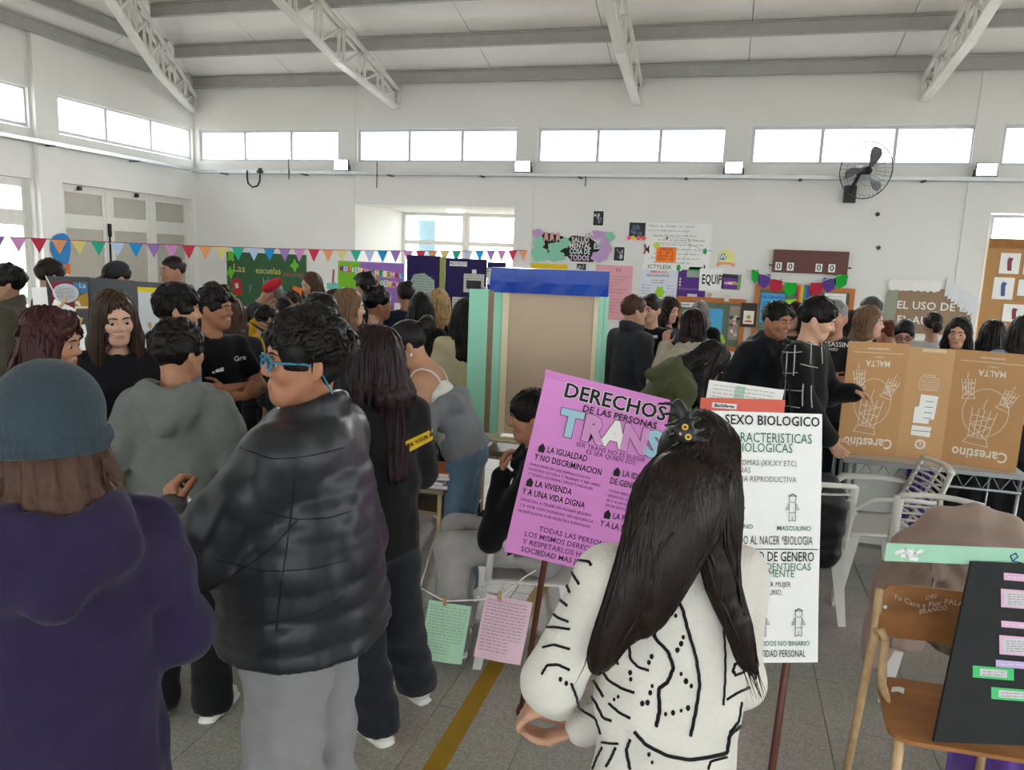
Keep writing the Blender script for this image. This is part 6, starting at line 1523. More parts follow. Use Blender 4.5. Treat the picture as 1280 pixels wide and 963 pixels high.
for t, u, v, sz in (('CARACTERISTICAS', .52, .105, .046), ('BIOLOGICAS', .48, .145, .044)): wc.text(t, U(u), Vv(v), sz, INKG, w=.003, sx=.76)
for t, v in (('CROMOSOMAS (XX,XY ETC)', .205), ('HORMONAS', .235), ('ANATOMIA REPRODUCTIVA', .27)): wc.text(t, U(.04), Vv(v), .0265, INKGY, align='LEFT', w=.003, sx=.82)
def doll(u, v, k, hat, skirt, m_):
    R = lambda x, y: (U(u) + k * x, Vv(v) + k * y)
    L = [loop([R(a, b_ + .75) for a, b_ in circ(0, 0, .22, .24, 14)]), [R(-.28, .45), R(-.3, .85), R(0, 1.08), R(.3, .85), R(.28, .45)] if skirt else [R(-.26, .9), R(0, 1.05), R(.26, .9), R(-.26, .9)],
         [R(-.2, .5), R(-.42, .1), R(-.3, .08), R(-.2, .3)], [R(.2, .5), R(.42, .1), R(.3, .08), R(.2, .3)], [R(-.2, .5), R(-.2, -.1), R(.2, -.1), R(.2, .5)]]
    L += [[R(-.2, -.1), R(-.38, -.5), R(.38, -.5), R(.2, -.1)], [R(-.1, -.5), R(-.1, -.75)], [R(.1, -.5), R(.1, -.75)]] if skirt else [[R(-.2, -.1), R(-.2, -.6), R(0, -.55), R(0, -.3), R(0, -.55), R(.2, -.6), R(.2, -.1)]]
    wc.strokes(L, .0022, m_, w=.003)
doll(.26, .395, .055, False, True, mat('red_pencil', '8a4a4a', var=0)); doll(.74, .395, .055, True, False, INKGY)
wc.text('FEMENINO', U(.26), Vv(.46), .021, INKG, bold=.01, w=.003); wc.text('MASCULINO', U(.76), Vv(.465), .021, INKG, bold=.01, w=.003)
wc.text('ASIGNADO AL NACER *BIOLOGIA', U(.5), Vv(.515), .041, INK, bold=.0, w=.003, sx=.52); wc.strokes([[(U(.02), Vv(.55)), (U(.98), Vv(.548))]], .003, INK, w=.003)
wc.text('IDENTIDAD DE GENERO', U(.52), Vv(.58), .045, INK, bold=.008, w=.003, sx=.66); wc.text('COMO TE IDENTIFICAS', U(.53), Vv(.62), .034, INKG, w=.003, sx=.84); wc.text('INTERNAMENTE', U(.5), Vv(.648), .034, INKG, w=.003, sx=.84)
for t, v in (('SENTIR PERSONAL DE SER MUJER', .69), ('HOMBRE, AMBOS, NINGUNO,', .722), ('OTRO', .75)): wc.text(t, U(.02), Vv(v), .0245, INK, align='LEFT', w=.003, sx=.76)
doll(.5, .855, .055, False, False, INKGY); doll(.82, .855, .055, True, False, INKGY); wc.strokes([[(U(.5) - .02 + .02 * math.cos(t), Vv(.82) + .02 * math.sin(t)) for t in np.linspace(0, 6.28, 10)]], .002, INKGY, w=.003)
wc.text('SOMOS TODOS NO BINARIO', U(.6), Vv(.925), .022, INKG, bold=.006, w=.003, sx=.85); wc.text('GENERO=IDENTIDAD PERSONAL', U(.52), Vv(.965), .032, INK, bold=.004, w=.003, sx=.58)
s0 = at_d(985, 820, D_ + .01); s1 = at_d(965, 963, D_ - .08); dd_ = _nrm(s1 - s0); ft = s0 + dd_ * (s0[2] / -dd_[2])
MB().tube([s0 - dd_ * .6 + V3(0, .012, 0), s0 + V3(0, .012, 0), ft], .0125, n=10).build('stick', STICK, wp, smooth=True); stick_base(wp, ft[0], ft[1])
# coral board behind the white placard, on a small table
trestle('small table behind the placards carrying the coral board', -.2, .35, 3.45, 3.95, .74)
cr = Sheet('coral_board', 'coral red display card with pasted titles behind the white placard', 'display board', at_d(925, 560, 3.3), _r0 + V3(.0, 0, -.12), EZ, .36, .0, .004, PAPER) if False else None
tlp = at_d(877, 492, 3.55); trp = at_d(981, 506, 3.59)
hC = (tlp[2] + trp[2]) / 2 - .745; cen = (tlp + trp) / 2; cen[2] = .745 + hC / 2
cr = Sheet('coral_board', 'coral red display card with pasted titles behind the white placard', 'display board', cen, (trp - tlp) * V3(1, 1, 0), EZ, np.linalg.norm(trp - tlp), hC, .006, colour('e8705f'))
cr.rect(-.09, hC / 2 - .035, .12, .026, PAPER, w=.002, rot=-.05, name='title_strip'); cr.text('Bachilleres', -.09, hC / 2 - .035, .022, INK, bold=.02, rot=-.05, w=.003); cr.rect(-.0, hC / 2 - .07, .13, .02, PAPER, w=.002, rot=-.05, name='title_strip'); cr.text('Emancipadas', -.0, hC / 2 - .07, .02, INK, bold=.02, rot=-.05, w=.003)
tp = Sheet('printed_strip', 'white and pale green printed paper strip standing behind the coral board', 'paper', cen + V3(.005, .02, 0) + EZ * (hC / 2 + .0), (trp - tlp), EZ, .37, .13, .003, PAPER); tp.rect(-.03, 0, .05, .11, colour('b9d9c4'), w=.001); rr = random.Random(9); tp.strokes([q2 for k in range(5) for q2 in scribble(-.16, .045 - .018 * k, .3, .006, rr)], .001, INKGY, w=.002)
# papers on a string tied between desk leg and chair
hl = thing('paper_string', 'white string with wooden pegs tied between the desk and the plastic chair', 'string', (0, 0, 0))
sp = [V3(-1.38, 3.62, .5), at_d(525, 735, 3.5), at_d(556, 752, 3.48), at_d(600, 750, 3.48), at_d(628, 745, 3.48), at_d(655, 722, 3.5), V3(-.72, 3.28, .5)]
MB().tube(sp, .0035, n=6).build('string', PAPER, hl, smooth=True)
for (px, py) in ((556, 752), (625, 745)): c = at_d(px, py, 3.46); MB().bar(c - V3(0, 0, .022), c + V3(0, 0, .022), .01, .014).build('peg', WPEG, hl)
for (lab, tl_, tr_, bl_, m_, seed) in (('pale green handwritten sheet pegged on the string', (531, 750), (584, 758), (529, 824), colour('b4dcbc'), 1), ('pale pink handwritten sheet pegged on the string', (602, 742), (660, 753), (598, 822), colour('ecc9d6'), 2)):
    a, b_, c = at_d(*tl_, 3.47), at_d(*tr_, 3.49), at_d(*bl_, 3.45); ex = _nrm(b_ - a); w_ = np.linalg.norm(b_ - a); h_ = np.linalg.norm(a - c); ey = _nrm((a - c) - ex * ((a - c) @ ex))
    s = Sheet('pegged_sheet', lab, 'paper', (b_ + c) / 2, ex, ey, w_, h_, .001, m_, nx=6, ny=6, bend=lambda p: p + V3(0, 0, .006 * math.sin(p[0] * 20 + 1))); rr = random.Random(seed)
    s.strokes([q2 for k in range(16) for q2 in scribble(-.44 * w_, (.42 - .052 * k) * h_, (.86 if k < 12 else .6) * w_, .0055, rr)], .0009, INKGY if seed == 1 else INK, w=.0012)

# ------------------------------------------------------------------ the crowd
def bearing(p): return math.degrees(math.atan2(-p[0], p[1]))
def to_local(p):
    r = p['root']; a = -r.rotation_euler[2]; s = r.scale[0]; R_ = RZ(a); l = np.array(r.location)
    return lambda w: (R_ @ (np.asarray(w, float) - l)) / s
class Spot:
    """a standing place worked out from the top of the head in the photograph and the distance D"""
    def __init__(s, px, py, D, rel, h=None, dx=0.0, dy=0.0, hairt=.02):
        t = at_d(px, py, D); s.top = t; s.b = bearing(t); s.head = s.b + rel; s.h = h or (t[2] - hairt); a = D2R(s.head)
        s.loc = (t[0] - (-math.sin(a) * .02), t[1] - math.cos(a) * .02)
    def L(s, px, py, D):
        w = at_d(px, py, D); return (RZ(-D2R(s.head)) @ (w - np.array((*s.loc, 0)))) / (s.h / 1.7)
def march(p, solid, pix, off=0.0, n=70, fix=True):
    """first hit of the photo rays through the given pixels with a garment (person-local)"""
    f = to_local(p); o = f(CAM); d = np.array([_nrm(f(CAM + ray(*q)) - o) for q in pix]); c = np.array(p['hc']); t = np.full(len(d), max(np.linalg.norm(o - c) - 1.2, .15))
    for _ in range(n):
        P = o + d * t[:, None]; v = solid(P); t = t + np.clip(v - off, -.05, .12) * .8
    P = o + d * t[:, None]; bad = np.abs(solid(P) - off) > .012
    if fix and bad.any() and not bad.all():
        t[bad] = np.median(t[~bad]); P = o + d * t[:, None]; P[bad] = solid.snap(P[bad], off=off, it=10)
    return P
def px_tube(p, solid, pix, r, m, name='yarn_line', off=.0, sub=4, flat=.7, n=6, wig=0.0):
    P = np.array(pix, float); t = np.linspace(0, len(P) - 1, (len(P) - 1) * sub + 1); Q = np.stack([np.interp(t, np.arange(len(P)), P[:, i]) for i in range(2)], 1)
    k = np.ones(3) / 3
    if len(Q) > 4: Q[1:-1] = (Q[:-2] + Q[1:-1] * 2 + Q[2:]) / 4
    if wig: Q[:, 0] += wig * np.sin(np.arange(len(Q)) * 2.1)
    X = march(p, solid, Q, off, fix=False); ok = np.abs(solid(X) - off) < .012
    best = max(''.join('1' if v else '0' for v in ok).split('0'), key=len); i0 = ''.join('1' if v else '0' for v in ok).find(best); X = X[i0:i0 + len(best)]
    if len(X) < 3: return None
    b = MB().tube(X, r, n=n, flat=flat); return mesh_obj(name, b.v, b.f, m, p['top_o'], smooth=True)
def px_poly(p, solid, quad, m, name='print', off=.003, n=5, parent=None):
    a, b_, c, d = [np.array(q, float) for q in quad]; pix = [((a * (1 - i / n) + b_ * i / n) * (1 - j / n) + (d * (1 - i / n) + c * i / n) * j / n) for j in range(n + 1) for i in range(n + 1)]
    X = march(p, solid, pix, off)
    return mesh_obj(name, X, [(j * (n + 1) + i, (j + 1) * (n + 1) + i, (j + 1) * (n + 1) + i + 1, j * (n + 1) + i + 1) for j in range(n) for i in range(n)], m, parent or p['top_o'], smooth=True)
def px_text(p, solid, body, m, at, ux, size, bold=0.0, off=.004, name='lettering'):
    """lettering across a garment: `at` pixel, ux pixel direction of the baseline, size in pixels"""
    v, f = text_mesh(body, size, bold); ux = np.array(ux, float) / np.linalg.norm(ux); uy = np.array((ux[1], -ux[0])); pix = [np.array(at) + ux * a + uy * b_ for a, b_ in v]
    return mesh_obj(name, march(p, solid, pix, off), f, m, p['top_o'])

HK = hair_mat('hair_black', '14100f'); HB = hair_mat('hair_dark_brown', '241814'); HBR = hair_mat('hair_brown', '4a3226'); HLB = hair_mat('hair_light_brown', '70543f'); HR = hair_mat('hair_auburn', '3d1d1c'); HM = hair_mat('hair_wine', '220f14', rough=.4); HG = hair_mat('hair_grey', '7a7774'); HBL = hair_mat('hair_blonde', 'b08f63')
C = lambda h_, **k: cloth_mat('cloth_' + h_, h_, **k)
BLKC = C('141416'); CHAR = C('2c2e33'); NAVYC = C('1d2233'); GREYH = C('6c6f6b'); DENIM = C('5d7489', var=.2); DDEN = C('22252c', var=.25); SWEAT = C('8f8d8f', var=.08); LILC = C('a486c4'); OLIVE = C('4e5237'); BEIGE = C('b3a596'); WHITEC = C('dedcd8'); MAROON = C('3b1f2e'); GREYT = C('50545c'); LBLUE = C('8fb0c9'); JACK = C('181b22', rough=.6)
PEO = {}
def crowd(key, label, sp, hair, top, bottom=None, **k):
    k.setdefault('res', .018); k['bottom'] = bottom if isinstance(bottom, dict) else dict(mat=bottom or DDEN); k.setdefault('shoe', '2a2a2e')
    p = person(label, sp.loc, sp.head, sp.h, hair=hair, top=top, **k); PEO[key] = p; p['spot'] = sp
    return p

# --- P1: beanie and violet-navy hoodie, from behind
sp = Spot(56, 447, 1.42, 2, hairt=.042)
VIO = C('2b2240', var=.12); BEAN = cloth_mat('beanie_knit', '36434c', bump=.5, bscale=160)
p1 = crowd('beanie', 'person in a teal knitted beanie and violet-navy hoodie seen from behind', sp, dict(kind='long', mat=HBR, locks=0, len=.20, vol=-.006, sides=(.14, .14), res=.007),
           dict(kind='hoodie', mat=VIO, loose=.022, hood=True, hood_size=1.1, hem=.72, wide=.015, neck=.066, fold=.011), res=.0105, armL='front', armR='front', skin='b98a70', bottom=dict(mat=DDEN), face=False, body_res=.009)
H = p1['H']; Hm = p1['M']
bs = Solid([EllR(H(0, -.014, .052), .100, .117, .104, Hm, .02, False), EllR(H(0, -.015, -.012), .106, .121, .06, Hm, .02, False)], k=.03, cuts=[lambda P: -(((P - p1['hc']) @ Hm)[:, 2] + .028 + .15 * ((P - p1['hc']) @ Hm)[:, 1])],
           disp=lambda P: .0022 * np.abs(np.sin(17 * np.arctan2(((P - p1['hc']) @ Hm)[:, 0], ((P - p1['hc']) @ Hm)[:, 1] + .015))))
bn = solid_obj('beanie', bs, .0065, BEAN, p1['root'])
bf = Solid([EllR(H(0, -.015, .0), .112, .127, .055, Hm, .02, False)], cuts=[lambda P: -(((P - p1['hc']) @ Hm)[:, 2] + .034 + .15 * ((P - p1['hc']) @ Hm)[:, 1]), lambda P: ((P - p1['hc']) @ Hm)[:, 2] - .02 + .15 * ((P - p1['hc']) @ Hm)[:, 1]],
           disp=lambda P: .003 * np.abs(np.sin(24 * np.arctan2(((P - p1['hc']) @ Hm)[:, 0], ((P - p1['hc']) @ Hm)[:, 1] + .015))))
solid_obj('beanie_cuff', bf, .0055, BEAN, bn)
# --- P2: big boy in black puffer with blue glasses
sp = Spot(372, 388, 2.02, 62, hairt=.03)
PUF2 = mat('black_down_cloth', '25262b', rough=.38, var=.08, scale=9, bump=.25, bscale=30, spec=.35)
aL = (sp.L(262, 655, 1.72), sp.L(246, 618, 1.78), sp.L(262, 585, 1.8) - sp.L(240, 640, 1.74), (0, -1, .2))
p2 = crowd('puffer', 'person in a black puffer jacket, grey sweatpants and blue glasses, one hand raised', sp, dict(kind='messy', mat=HK, vol=.012, seed=5, amp=.007, freq=55, locks=210, lock_r=.0075, flow=.07, nape=-.085, res=.007),
           dict(kind='puffer', mat=PUF2, loose=.055, hem=.84, wide=.05, belly=.03, bands=4, band_amp=.03, sleeve_bands=4, sleeve_loose=.042, collar=True, collar_h=.035, neck=.064, fold=.006, flat=.8), res=.0105,
           head=(42, 3, 0), armL=((-.27, .17, 1.12), (-.13, .32, 1.17), (.3, .25, .75), (.7, -.4, 0)), armR='front', skin='b07a5d', lips='93574a', bottom=dict(mat=SWEAT, thigh=.125, knee=.105, ankle=.085, waist=.17, fold=.014), shoe='d8d5d0', body_res=.006, hd_w=.168, hand_curl=(1.15, .6))
H = p2['H']; GB = mat('blue_plastic', '2f7f9e', rough=.3, spec=.5); LENS = glass_mat('spectacle_lens', (.85, .9, .95), .12)
def glasses(p, m, rim=.0028, name='glasses', thick=.0028):
    H = p['H']; o = None
    for s in (-1, 1):
        mb = MB(); mb.tube([H(s * .033 + .024 * math.cos(t), .1 - .004 * abs(math.cos(t)), .002 + .018 * math.sin(t)) for t in np.linspace(0, 2 * math.pi, 18)[:-1]], rim, n=6, close=True)
        if o is None: o = mb.build(name, m, p['root'], smooth=True)
        else: mb.build('rim', m, o, smooth=True)
        MB().tube([H(s * .057, .098, .008), H(s * .074, .08, .008), H(s * .079, .02, .008), H(s * .080, -.015, .0), H(s * .078, -.03, -.02)], [thick * 1.6] * 3 + [thick, thick], n=6, flat=.5).build('temple', m, o, smooth=True)
        mesh_obj('lens', [H(s * .033 + .023 * math.cos(t), .0985, .002 + .017 * math.sin(t)) for t in np.linspace(0, 2 * math.pi, 17)[:-1]], [tuple(range(16))], LENS, o)
    MB().tube([H(-.009, .102, .006), H(0, .105, .009), H(.009, .102, .006)], rim, n=6).build('bridge', m, o, smooth=True)
    return o
gl_ = glasses(p2, GB, .0035, thick=.0042)
MB().tube([H(-.078, -.03, -.02), H(-.07, -.06, -.07), H(-.03, -.085, -.10), H(.03, -.085, -.10), H(.07, -.06, -.07), H(.078, -.03, -.02)], .0025, n=6).build('lanyard', GB, gl_, smooth=True)
# crossbody strap and jacket seams
SEAM = mat('dark_seam', '121214', rough=.6)
for pts in ([(300, 560), (340, 575), (390, 570), (430, 560)], [(330, 640), (370, 650), (410, 648), (438, 640)], [(270, 700), (330, 715), (390, 712), (436, 700)], [(245, 770), (320, 782), (390, 770), (430, 745)], [(368, 600), (362, 660), (352, 730), (345, 790)], [(250, 745), (290, 720), (335, 690), (372, 650)]):
    px_tube(p2, p2['top'], pts, .0022, SEAM, 'quilt_seam', off=.0)
px_tube(p2, p2['bottom'], [(252, 835), (256, 845), (272, 852)], .003, C('5f5e62'), 'pocket_seam'); px_poly(p2, p2['bottom'], [(247, 886), (259, 889), (258, 892), (247, 889)], colour('c77a5a'), 'orange_tab', n=2)
# --- P3: long wine hair, black sweatshirt
sp = Spot(470, 406, 2.72, 36, hairt=.02); fl3 = lambda px, py: (RZ(-D2R(sp.head)) @ (at_z(px, py, 0) - np.array((*sp.loc, 0)))) / (sp.h / 1.7) + V3(0, 0, .085); f3 = {-1: fl3(474, 926), 1: fl3(522, 874)}
p3 = crowd('wine', 'person in a black sweatshirt with a yellow lettered strip on the back', sp, dict(kind='long', mat=HM, len=.44, vol=.0, backout=.02, spread=-.01, locks=170, lock_r=.0065, seed=3, res=.007),
           dict(kind='sweater', mat=BLKC, loose=.026, hem=.84, fem=True), res=.0115, armL='front', armR='front', head=(18, -8, 0), skin='b98a70', bottom=dict(mat=DDEN, thigh=.095, knee=.09, ankle=.09, cut=.06), shoe='e2dfd8', knees={q_: ((q_ * .09, 0, .9), tuple(np.array((q_ * .095, .02, .5)) * .5 + (f3[q_] * .55 + np.array((q_ * .09, 0, .9)) * .45) * .5), tuple(f3[q_]), (q_ * .1 + .05, 1, 0)) for q_ in (-1, 1)}, hd_w=.15, body_res=.0075)
YEL = mat('yellow_print', 'd9b21f', rough=.6, var=.05)
px_poly(p3, p3['top'], [(499, 556), (541, 536), (541, 550), (501, 571)], YEL, 'yellow_strip', n=8); px_text(p3, p3['top'], 'FIGHT FOR YOUR MIND', INK, (520, 553.5), (46, -22.5), 6.6, .02, off=.006)
# --- P4: grey hoodie from behind
sp = Spot(222, 399, 2.88, -22, hairt=.025)
p4 = crowd('greyhood', 'person in a grey hoodie and black trousers with back turned', sp, dict(kind='short', mat=HK, vol=.008, seed=9, amp=.006, locks=110, lock_r=.006, nape=-.075, res=.0065),
           dict(kind='hoodie', mat=GREYH, loose=.03, hood=True, hem=.86, neck=.066, fold=.010), res=.0115, head=(-28, 2, 0), armL='pocket', armR='front', skin='b07f62', bottom=dict(mat=BLKC, thigh=.1, knee=.09, ankle=.085), shoe='e6e3dd', body_res=.0075)
STR = mat('black_shoe_stripe', '1a1a1c')
# --- P5: lilac sweatshirt, auburn wavy hair
sp = Spot(66, 383, 2.85, -100, hairt=.025)
p5 = crowd('lilac', 'person in a lilac sweatshirt turned right beside the teal beanie', sp, dict(kind='wavy', mat=HR, len=.30, vol=.002, bangs=True, locks=150, wave=.009, wf=22, lock_r=.006, seed=6, fwd=(-.02, -.02), face=1.45, res=.007),
           dict(kind='sweater', mat=LILC, loose=.032, hem=.88, fem=True, hood=False, fold=.008), res=.0115, head=(-16, -8, 4), armL='pocket', armR='down', skin='c08d70', lips='a8605a', brow='3a2018', bottom=dict(mat=DENIM), body_res=.0062, hd_w=.15)
# --- P6: straight brown hair, black top
sp = Spot(142, 362, 3.42, -170, hairt=.02)
p6 = crowd('straight', 'person in a plain black top facing the camera beside the lilac sweatshirt', sp, dict(kind='long', mat=hair_mat('hair_chestnut', '3b2a20'), len=.42, vol=.002, locks=150, wave=.003, lock_r=.0055, seed=8, fwd=(.03, .03), face=1.3, res=.007),
           dict(kind='tee', mat=C('16151a'), loose=.016, hem=.9, fem=True, neck=.066), res=.012, head=(4, -10, 3), armL='front', armR='front', skin='d3a78f', lips='ad6a62', brow='2a1c14', body_res=.0062, hd_w=.148)
# --- P7, P8: two boys
sp = Spot(226, 355, 3.8, -100, hairt=.03)
p7 = crowd('boy7', 'person in a slate blue sweater in profile behind the grey hoodie', sp, dict(kind='fringe', mat=HK, vol=.009, seed=4, locks=70, lock_r=.006, amp=.006, res=.007), dict(kind='sweater', mat=C('6f7d90'), loose=.02), res=.0135, head=(8, 0, 0), skin='c0906f', lips='9a5c50', body_res=.0068)
sp = Spot(268, 360, 4.3, -150, hairt=.02)
p8 = crowd('boy8', 'person with crossed arms in a black sports T-shirt with white logo', sp, dict(kind='fringe', mat=HK, vol=.004, seed=14, locks=50, res=.008), dict(kind='tee', mat=BLKC, loose=.018, sleeve='short', hem=.84), res=.0125, head=(32, 2, 0), armL='cross', armR='cross2', skin='a87356', lips='8a5044', bottom=dict(mat=C('a9a9ad')), body_res=.0068)
px_poly(p8, p8['top'], [(274, 461), (279, 459), (280, 464), (275, 465)], PAPER, 'logo_bar', n=2); px_poly(p8, p8['top'], [(269, 463), (273, 461), (275, 465), (270, 466)], PAPER, 'logo_bar', n=2); px_poly(p8, p8['top'], [(265, 465), (268, 464), (269, 467), (265, 467)], PAPER, 'logo_bar', n=2)
px_text(p8, p8['top'], 'Gro', PAPER, (300, 448), (10, -2), 9, .01); px_tube(p8, p8['top'], [(283, 408), (294, 411), (303, 417), (310, 425)], .003, PAPER, 'shoulder_stripe', off=.001)
# --- background left
crowd('far9', 'person in a brown-green jacket at the left edge of the picture', Spot(3, 333, 5.3, 75), dict(kind='messy', mat=HK, vol=.006, seed=2), dict(kind='jacket', mat=C('4a4639'), loose=.03, collar=True, hem=.8), head=(20, 0, 0), skin='a97e64')
q = crowd('far10', 'person in a black top and glasses behind the comic bubble print', Spot(64, 325, 6.1, -70), dict(kind='short', mat=HB, vol=.006), dict(kind='tee', mat=BLKC, loose=.02), skin='c09074', head=(0, -6, 0)); glasses(q, BLK)
cp = crowd('far11', 'person in a dark cap looking down behind the black display board', Spot(150, 326, 6.2, 105), dict(kind='short', mat=HK, vol=.0), dict(kind='jacket', mat=NAVYC, loose=.02, collar=True), skin='b38468', head=(0, -22, 0))
H = cp['H']; cpo = solid_obj('cap', Solid([EllR(H(0, -.012, .06), .088, .108, .085, cp['M'], .02, False), EllR(H(0, .11, .055), .065, .07, .012, cp['M'], .01, False)], cuts=[lambda P: .035 - ((P - cp['hc']) @ cp['M'])[:, 2]]), .011, CHAR, cp['root'])
crowd('far12', 'person in a grey hooded sweatshirt nearest the frosted corner doors', Spot(213, 320, 6.7, 115), dict(kind='crop', mat=HB, vol=-.004), dict(kind='hoodie', mat=C('6d717b'), loose=.022, hood=True), skin='b08068', age=.3)
# --- leaning woman with bun and off-shoulder cardigan
b0 = at_d(580, 600, 4.05); hd_ = bearing(b0) + 78
p13 = person('person leaning over a desk, grey cardigan off the shoulders and jeans', (b0[0], b0[1]), hd_, 1.63, lean=33, head=(18, -22, -4), armL='work', armR='work', skin='b98a6d', hair=dict(kind='bun', mat=HK, at=(0, -.14, .07), locks=0, vol=.002),
             top=dict(kind='tank', mat=WHITEC, loose=.008, sleeve=None, bare_shoulders=True, neck=None, hem=.9, fem=True), bottom=dict(mat=DENIM, thigh=.095, knee=.075), res=.0125, body_res=.0075, hd_w=.15)
u = p13['up']; sh = p13['sh']; ar = p13['arms']
cdg = Solid([Prim(u((0, -.03, 1.18)), u((0, -.0, .93)), .165, .18, flat=.72, k=.05)] + [Prim(sh[s] * .35 + ar[s][0] * .65, ar[s][0], .068, .064, k=.04) for s in (-1, 1)] + [Prim(ar[s][0], ar[s][1], .062, .048, k=.03) for s in (-1, 1)] + [Prim(u((s * .12, -.085, 1.20)), u((s * .19, -.02, 1.2)), .045, k=.04) for s in (-1, 1)] + [Prim(u((-.13, -.1, 1.19)), u((.13, -.1, 1.19)), .04, k=.04)],
            k=.03, disp=lambda P: .009 * wob(P, 30, 1), cuts=[lambda P: (P - u((0, 0, .9))) @ -(p13['LM'] @ V3(0, 0, 1)) if True else 0])
solid_obj('cardigan', cdg, .0125, C('7c7f84'), p13['root'])
for s in (-1, 1): garment_tube(p13, p13['body'], [u((s * .06, .11, 1.26)), u((s * .08, .06, 1.37)), u((s * .09, -.01, 1.41)), u((s * .08, -.08, 1.36)), u((s * .06, -.11, 1.26))], .007, WHITEC, 'shoulder_strap', off=.002, parent=p13['root'], sub=4, flat=.5)
MB().lathe([(.001, 0), (.006, .006), (.006, .014), (.001, .02)], tuple(p13['H'](-.083, .0, -.05)), 8).build('earring', PAPER, p13['root'], smooth=True)
# --- seated boy with his hand at his chin
b0 = V3(-.80, 3.40, 0); p14 = person('seated person in a black jacket and grey trousers with a hand at the chin', (-.78, 3.41), 104, 1.66, legs='sit', seat=.445, lean=6, head=(4, -6, 0), armL=((-.2, .22, 1.07), (-.05, .16, 1.33), (.3, -.1, .9), (.2, -1, .1)), armR=((.23, .12, 1.08), (.1, .32, 1.02), (-.6, .6, -.3), (0, -.4, -1)),
             skin='b98668', hair=dict(kind='fringe', mat=HK, vol=.006, seed=21, locks=40), top=dict(kind='jacket', mat=BLKC, loose=.02, hem=.93, hood=True), bottom=dict(mat=C('a3a09d'), thigh=.098, knee=.085, ankle=.085), shoe='1c1c20', res=.0125, body_res=.0075, hand_curl=(.7, .5))
# --- middle crowd
crowd('m16', 'person in a dark maroon top standing right of the green board', Spot(389, 340, 7.5, 125), dict(kind='long', mat=HBR, len=.3), dict(kind='sweater', mat=MAROON, fem=True), skin='c79c84', head=(0, -10, 0))
b0 = at_d(318, 380, 7.5); q = person('person in black bending down behind the yellow jacket and red beret', (b0[0] - .2, b0[1]), bearing(b0) - 80, 1.66, lean=30, head=(-6, -45, 0), armL='work', armR='work', skin='b78b70', hair=dict(kind='crop', mat=HG), top=dict(kind='sweater', mat=BLKC, loose=.02), bottom=dict(mat=BLKC), res=.018)
p17 = crowd('m17', 'small person in a yellow jacket raising an arm before the green board', Spot(333, 371, 6.05, -60, h=1.44), dict(kind='short', mat=HK), dict(kind='jacket', mat=C('c79a1c'), loose=.022), skin='c09374', armL=((-.22, .02, 1.5), (-.08, .1, 1.66), (.3, .2, 1), (1, 0, 0)), head=(0, -8, 0))
hatc = at_d(340, 357, 6.15); ht = Solid([EllR(V3(0, 0, 0), .1, .05, .045, RY(-.5), .02, False)], disp=lambda P: .004 * wob(P, 40)); ho = solid_obj('red_beret', ht, .008, C('b3262e')); ho.location = hatc; tag(ho, 'red felt beret held up over the yellow jacket', 'hat')
crowd('m18', 'small person in a white sweater right of the yellow jacket', Spot(352, 368, 6.75, 40, h=1.46), dict(kind='short', mat=HK), dict(kind='sweater', mat=WHITEC), face=False)
crowd('m19', 'small person in a charcoal sweater facing the camera before the orange tag', Spot(363, 364, 7.2, 140, h=1.5), dict(kind='short', mat=HB), dict(kind='sweater', mat=CHAR), skin='a5745a')
q = crowd('m20', 'person in dark red glasses looking down behind the black puffer jacket', Spot(394, 364, 4.25, -140), dict(kind='fringe', mat=HK, vol=.01, seed=31, locks=40), dict(kind='sweater', mat=CHAR, loose=.02), skin='bb8c72', head=(0, -28, 0), res=.015); glasses(q, mat('dark_red_frame', '6a2020'))
crowd('m21', 'person in a black padded coat facing right with a hand at the ear', Spot(440, 362, 5.0, -95), dict(kind='long', mat=HLB, len=.36, vol=.004), dict(kind='puffer', mat=PUFF, loose=.035, bands=4, sleeve_bands=4, collar=True), skin='d1a890', armL='phone', res=.015)
crowd('m22', 'person in a dark open-necked T-shirt facing right beside the padded coat', Spot(476, 360, 5.65, -80), dict(kind='messy', mat=HK, vol=.002, seed=12), dict(kind='tee', mat=BLKC, loose=.016, neck=.066), skin='96654c', lips='7d4c40', res=.015)
crowd('m23', 'person in a navy collared jacket before the rainbow letter poster', Spot(456, 341, 7.0, 35), dict(kind='short', mat=HK, vol=.008), dict(kind='jacket', mat=NAVYC, loose=.02, collar=True), face=False, skin='b5866a')
crowd('m23b', 'person in a charcoal sweater half hidden left of the padded coat', Spot(420, 362, 6.0, -30), dict(kind='long', mat=HB, len=.25), dict(kind='sweater', mat=CHAR), face=False)
crowd('m24', 'person in a navy sweater seen from behind before the navy screen', Spot(507, 353, 7.2, 10), dict(kind='short', mat=HK, vol=.006), dict(kind='sweater', mat=NAVYC, loose=.02), face=False, skin='a97b60')
crowd('m25', 'person in a black sweater from behind, left of the outstretched hands', Spot(526, 366, 5.9, 15), dict(kind='long', mat=HK, len=.4, vol=.006), dict(kind='sweater', mat=BLKC), face=False)
crowd('m26', 'person in a black top holding out both hands before the navy screen', Spot(550, 362, 6.35, -20), dict(kind='wavy', mat=HBL, len=.22, vol=.004), dict(kind='sweater', mat=BLKC), skin='c99f86', armL='reach', armR='reach', face=False)
crowd('m27', 'person in a cream sweater beside the mint booth flap', Spot(581, 378, 5.3, 10, h=1.60), dict(kind='long', mat=HK, len=.3), dict(kind='sweater', mat=C('c9b99a'), fem=True, loose=.02), face=False, skin='b58566', armR='side')
crowd('m28', 'person in charcoal farthest back behind the crossed arms', Spot(262, 352, 6.6, 60), dict(kind='bun', mat=HB), dict(kind='sweater', mat=CHAR), face=False)
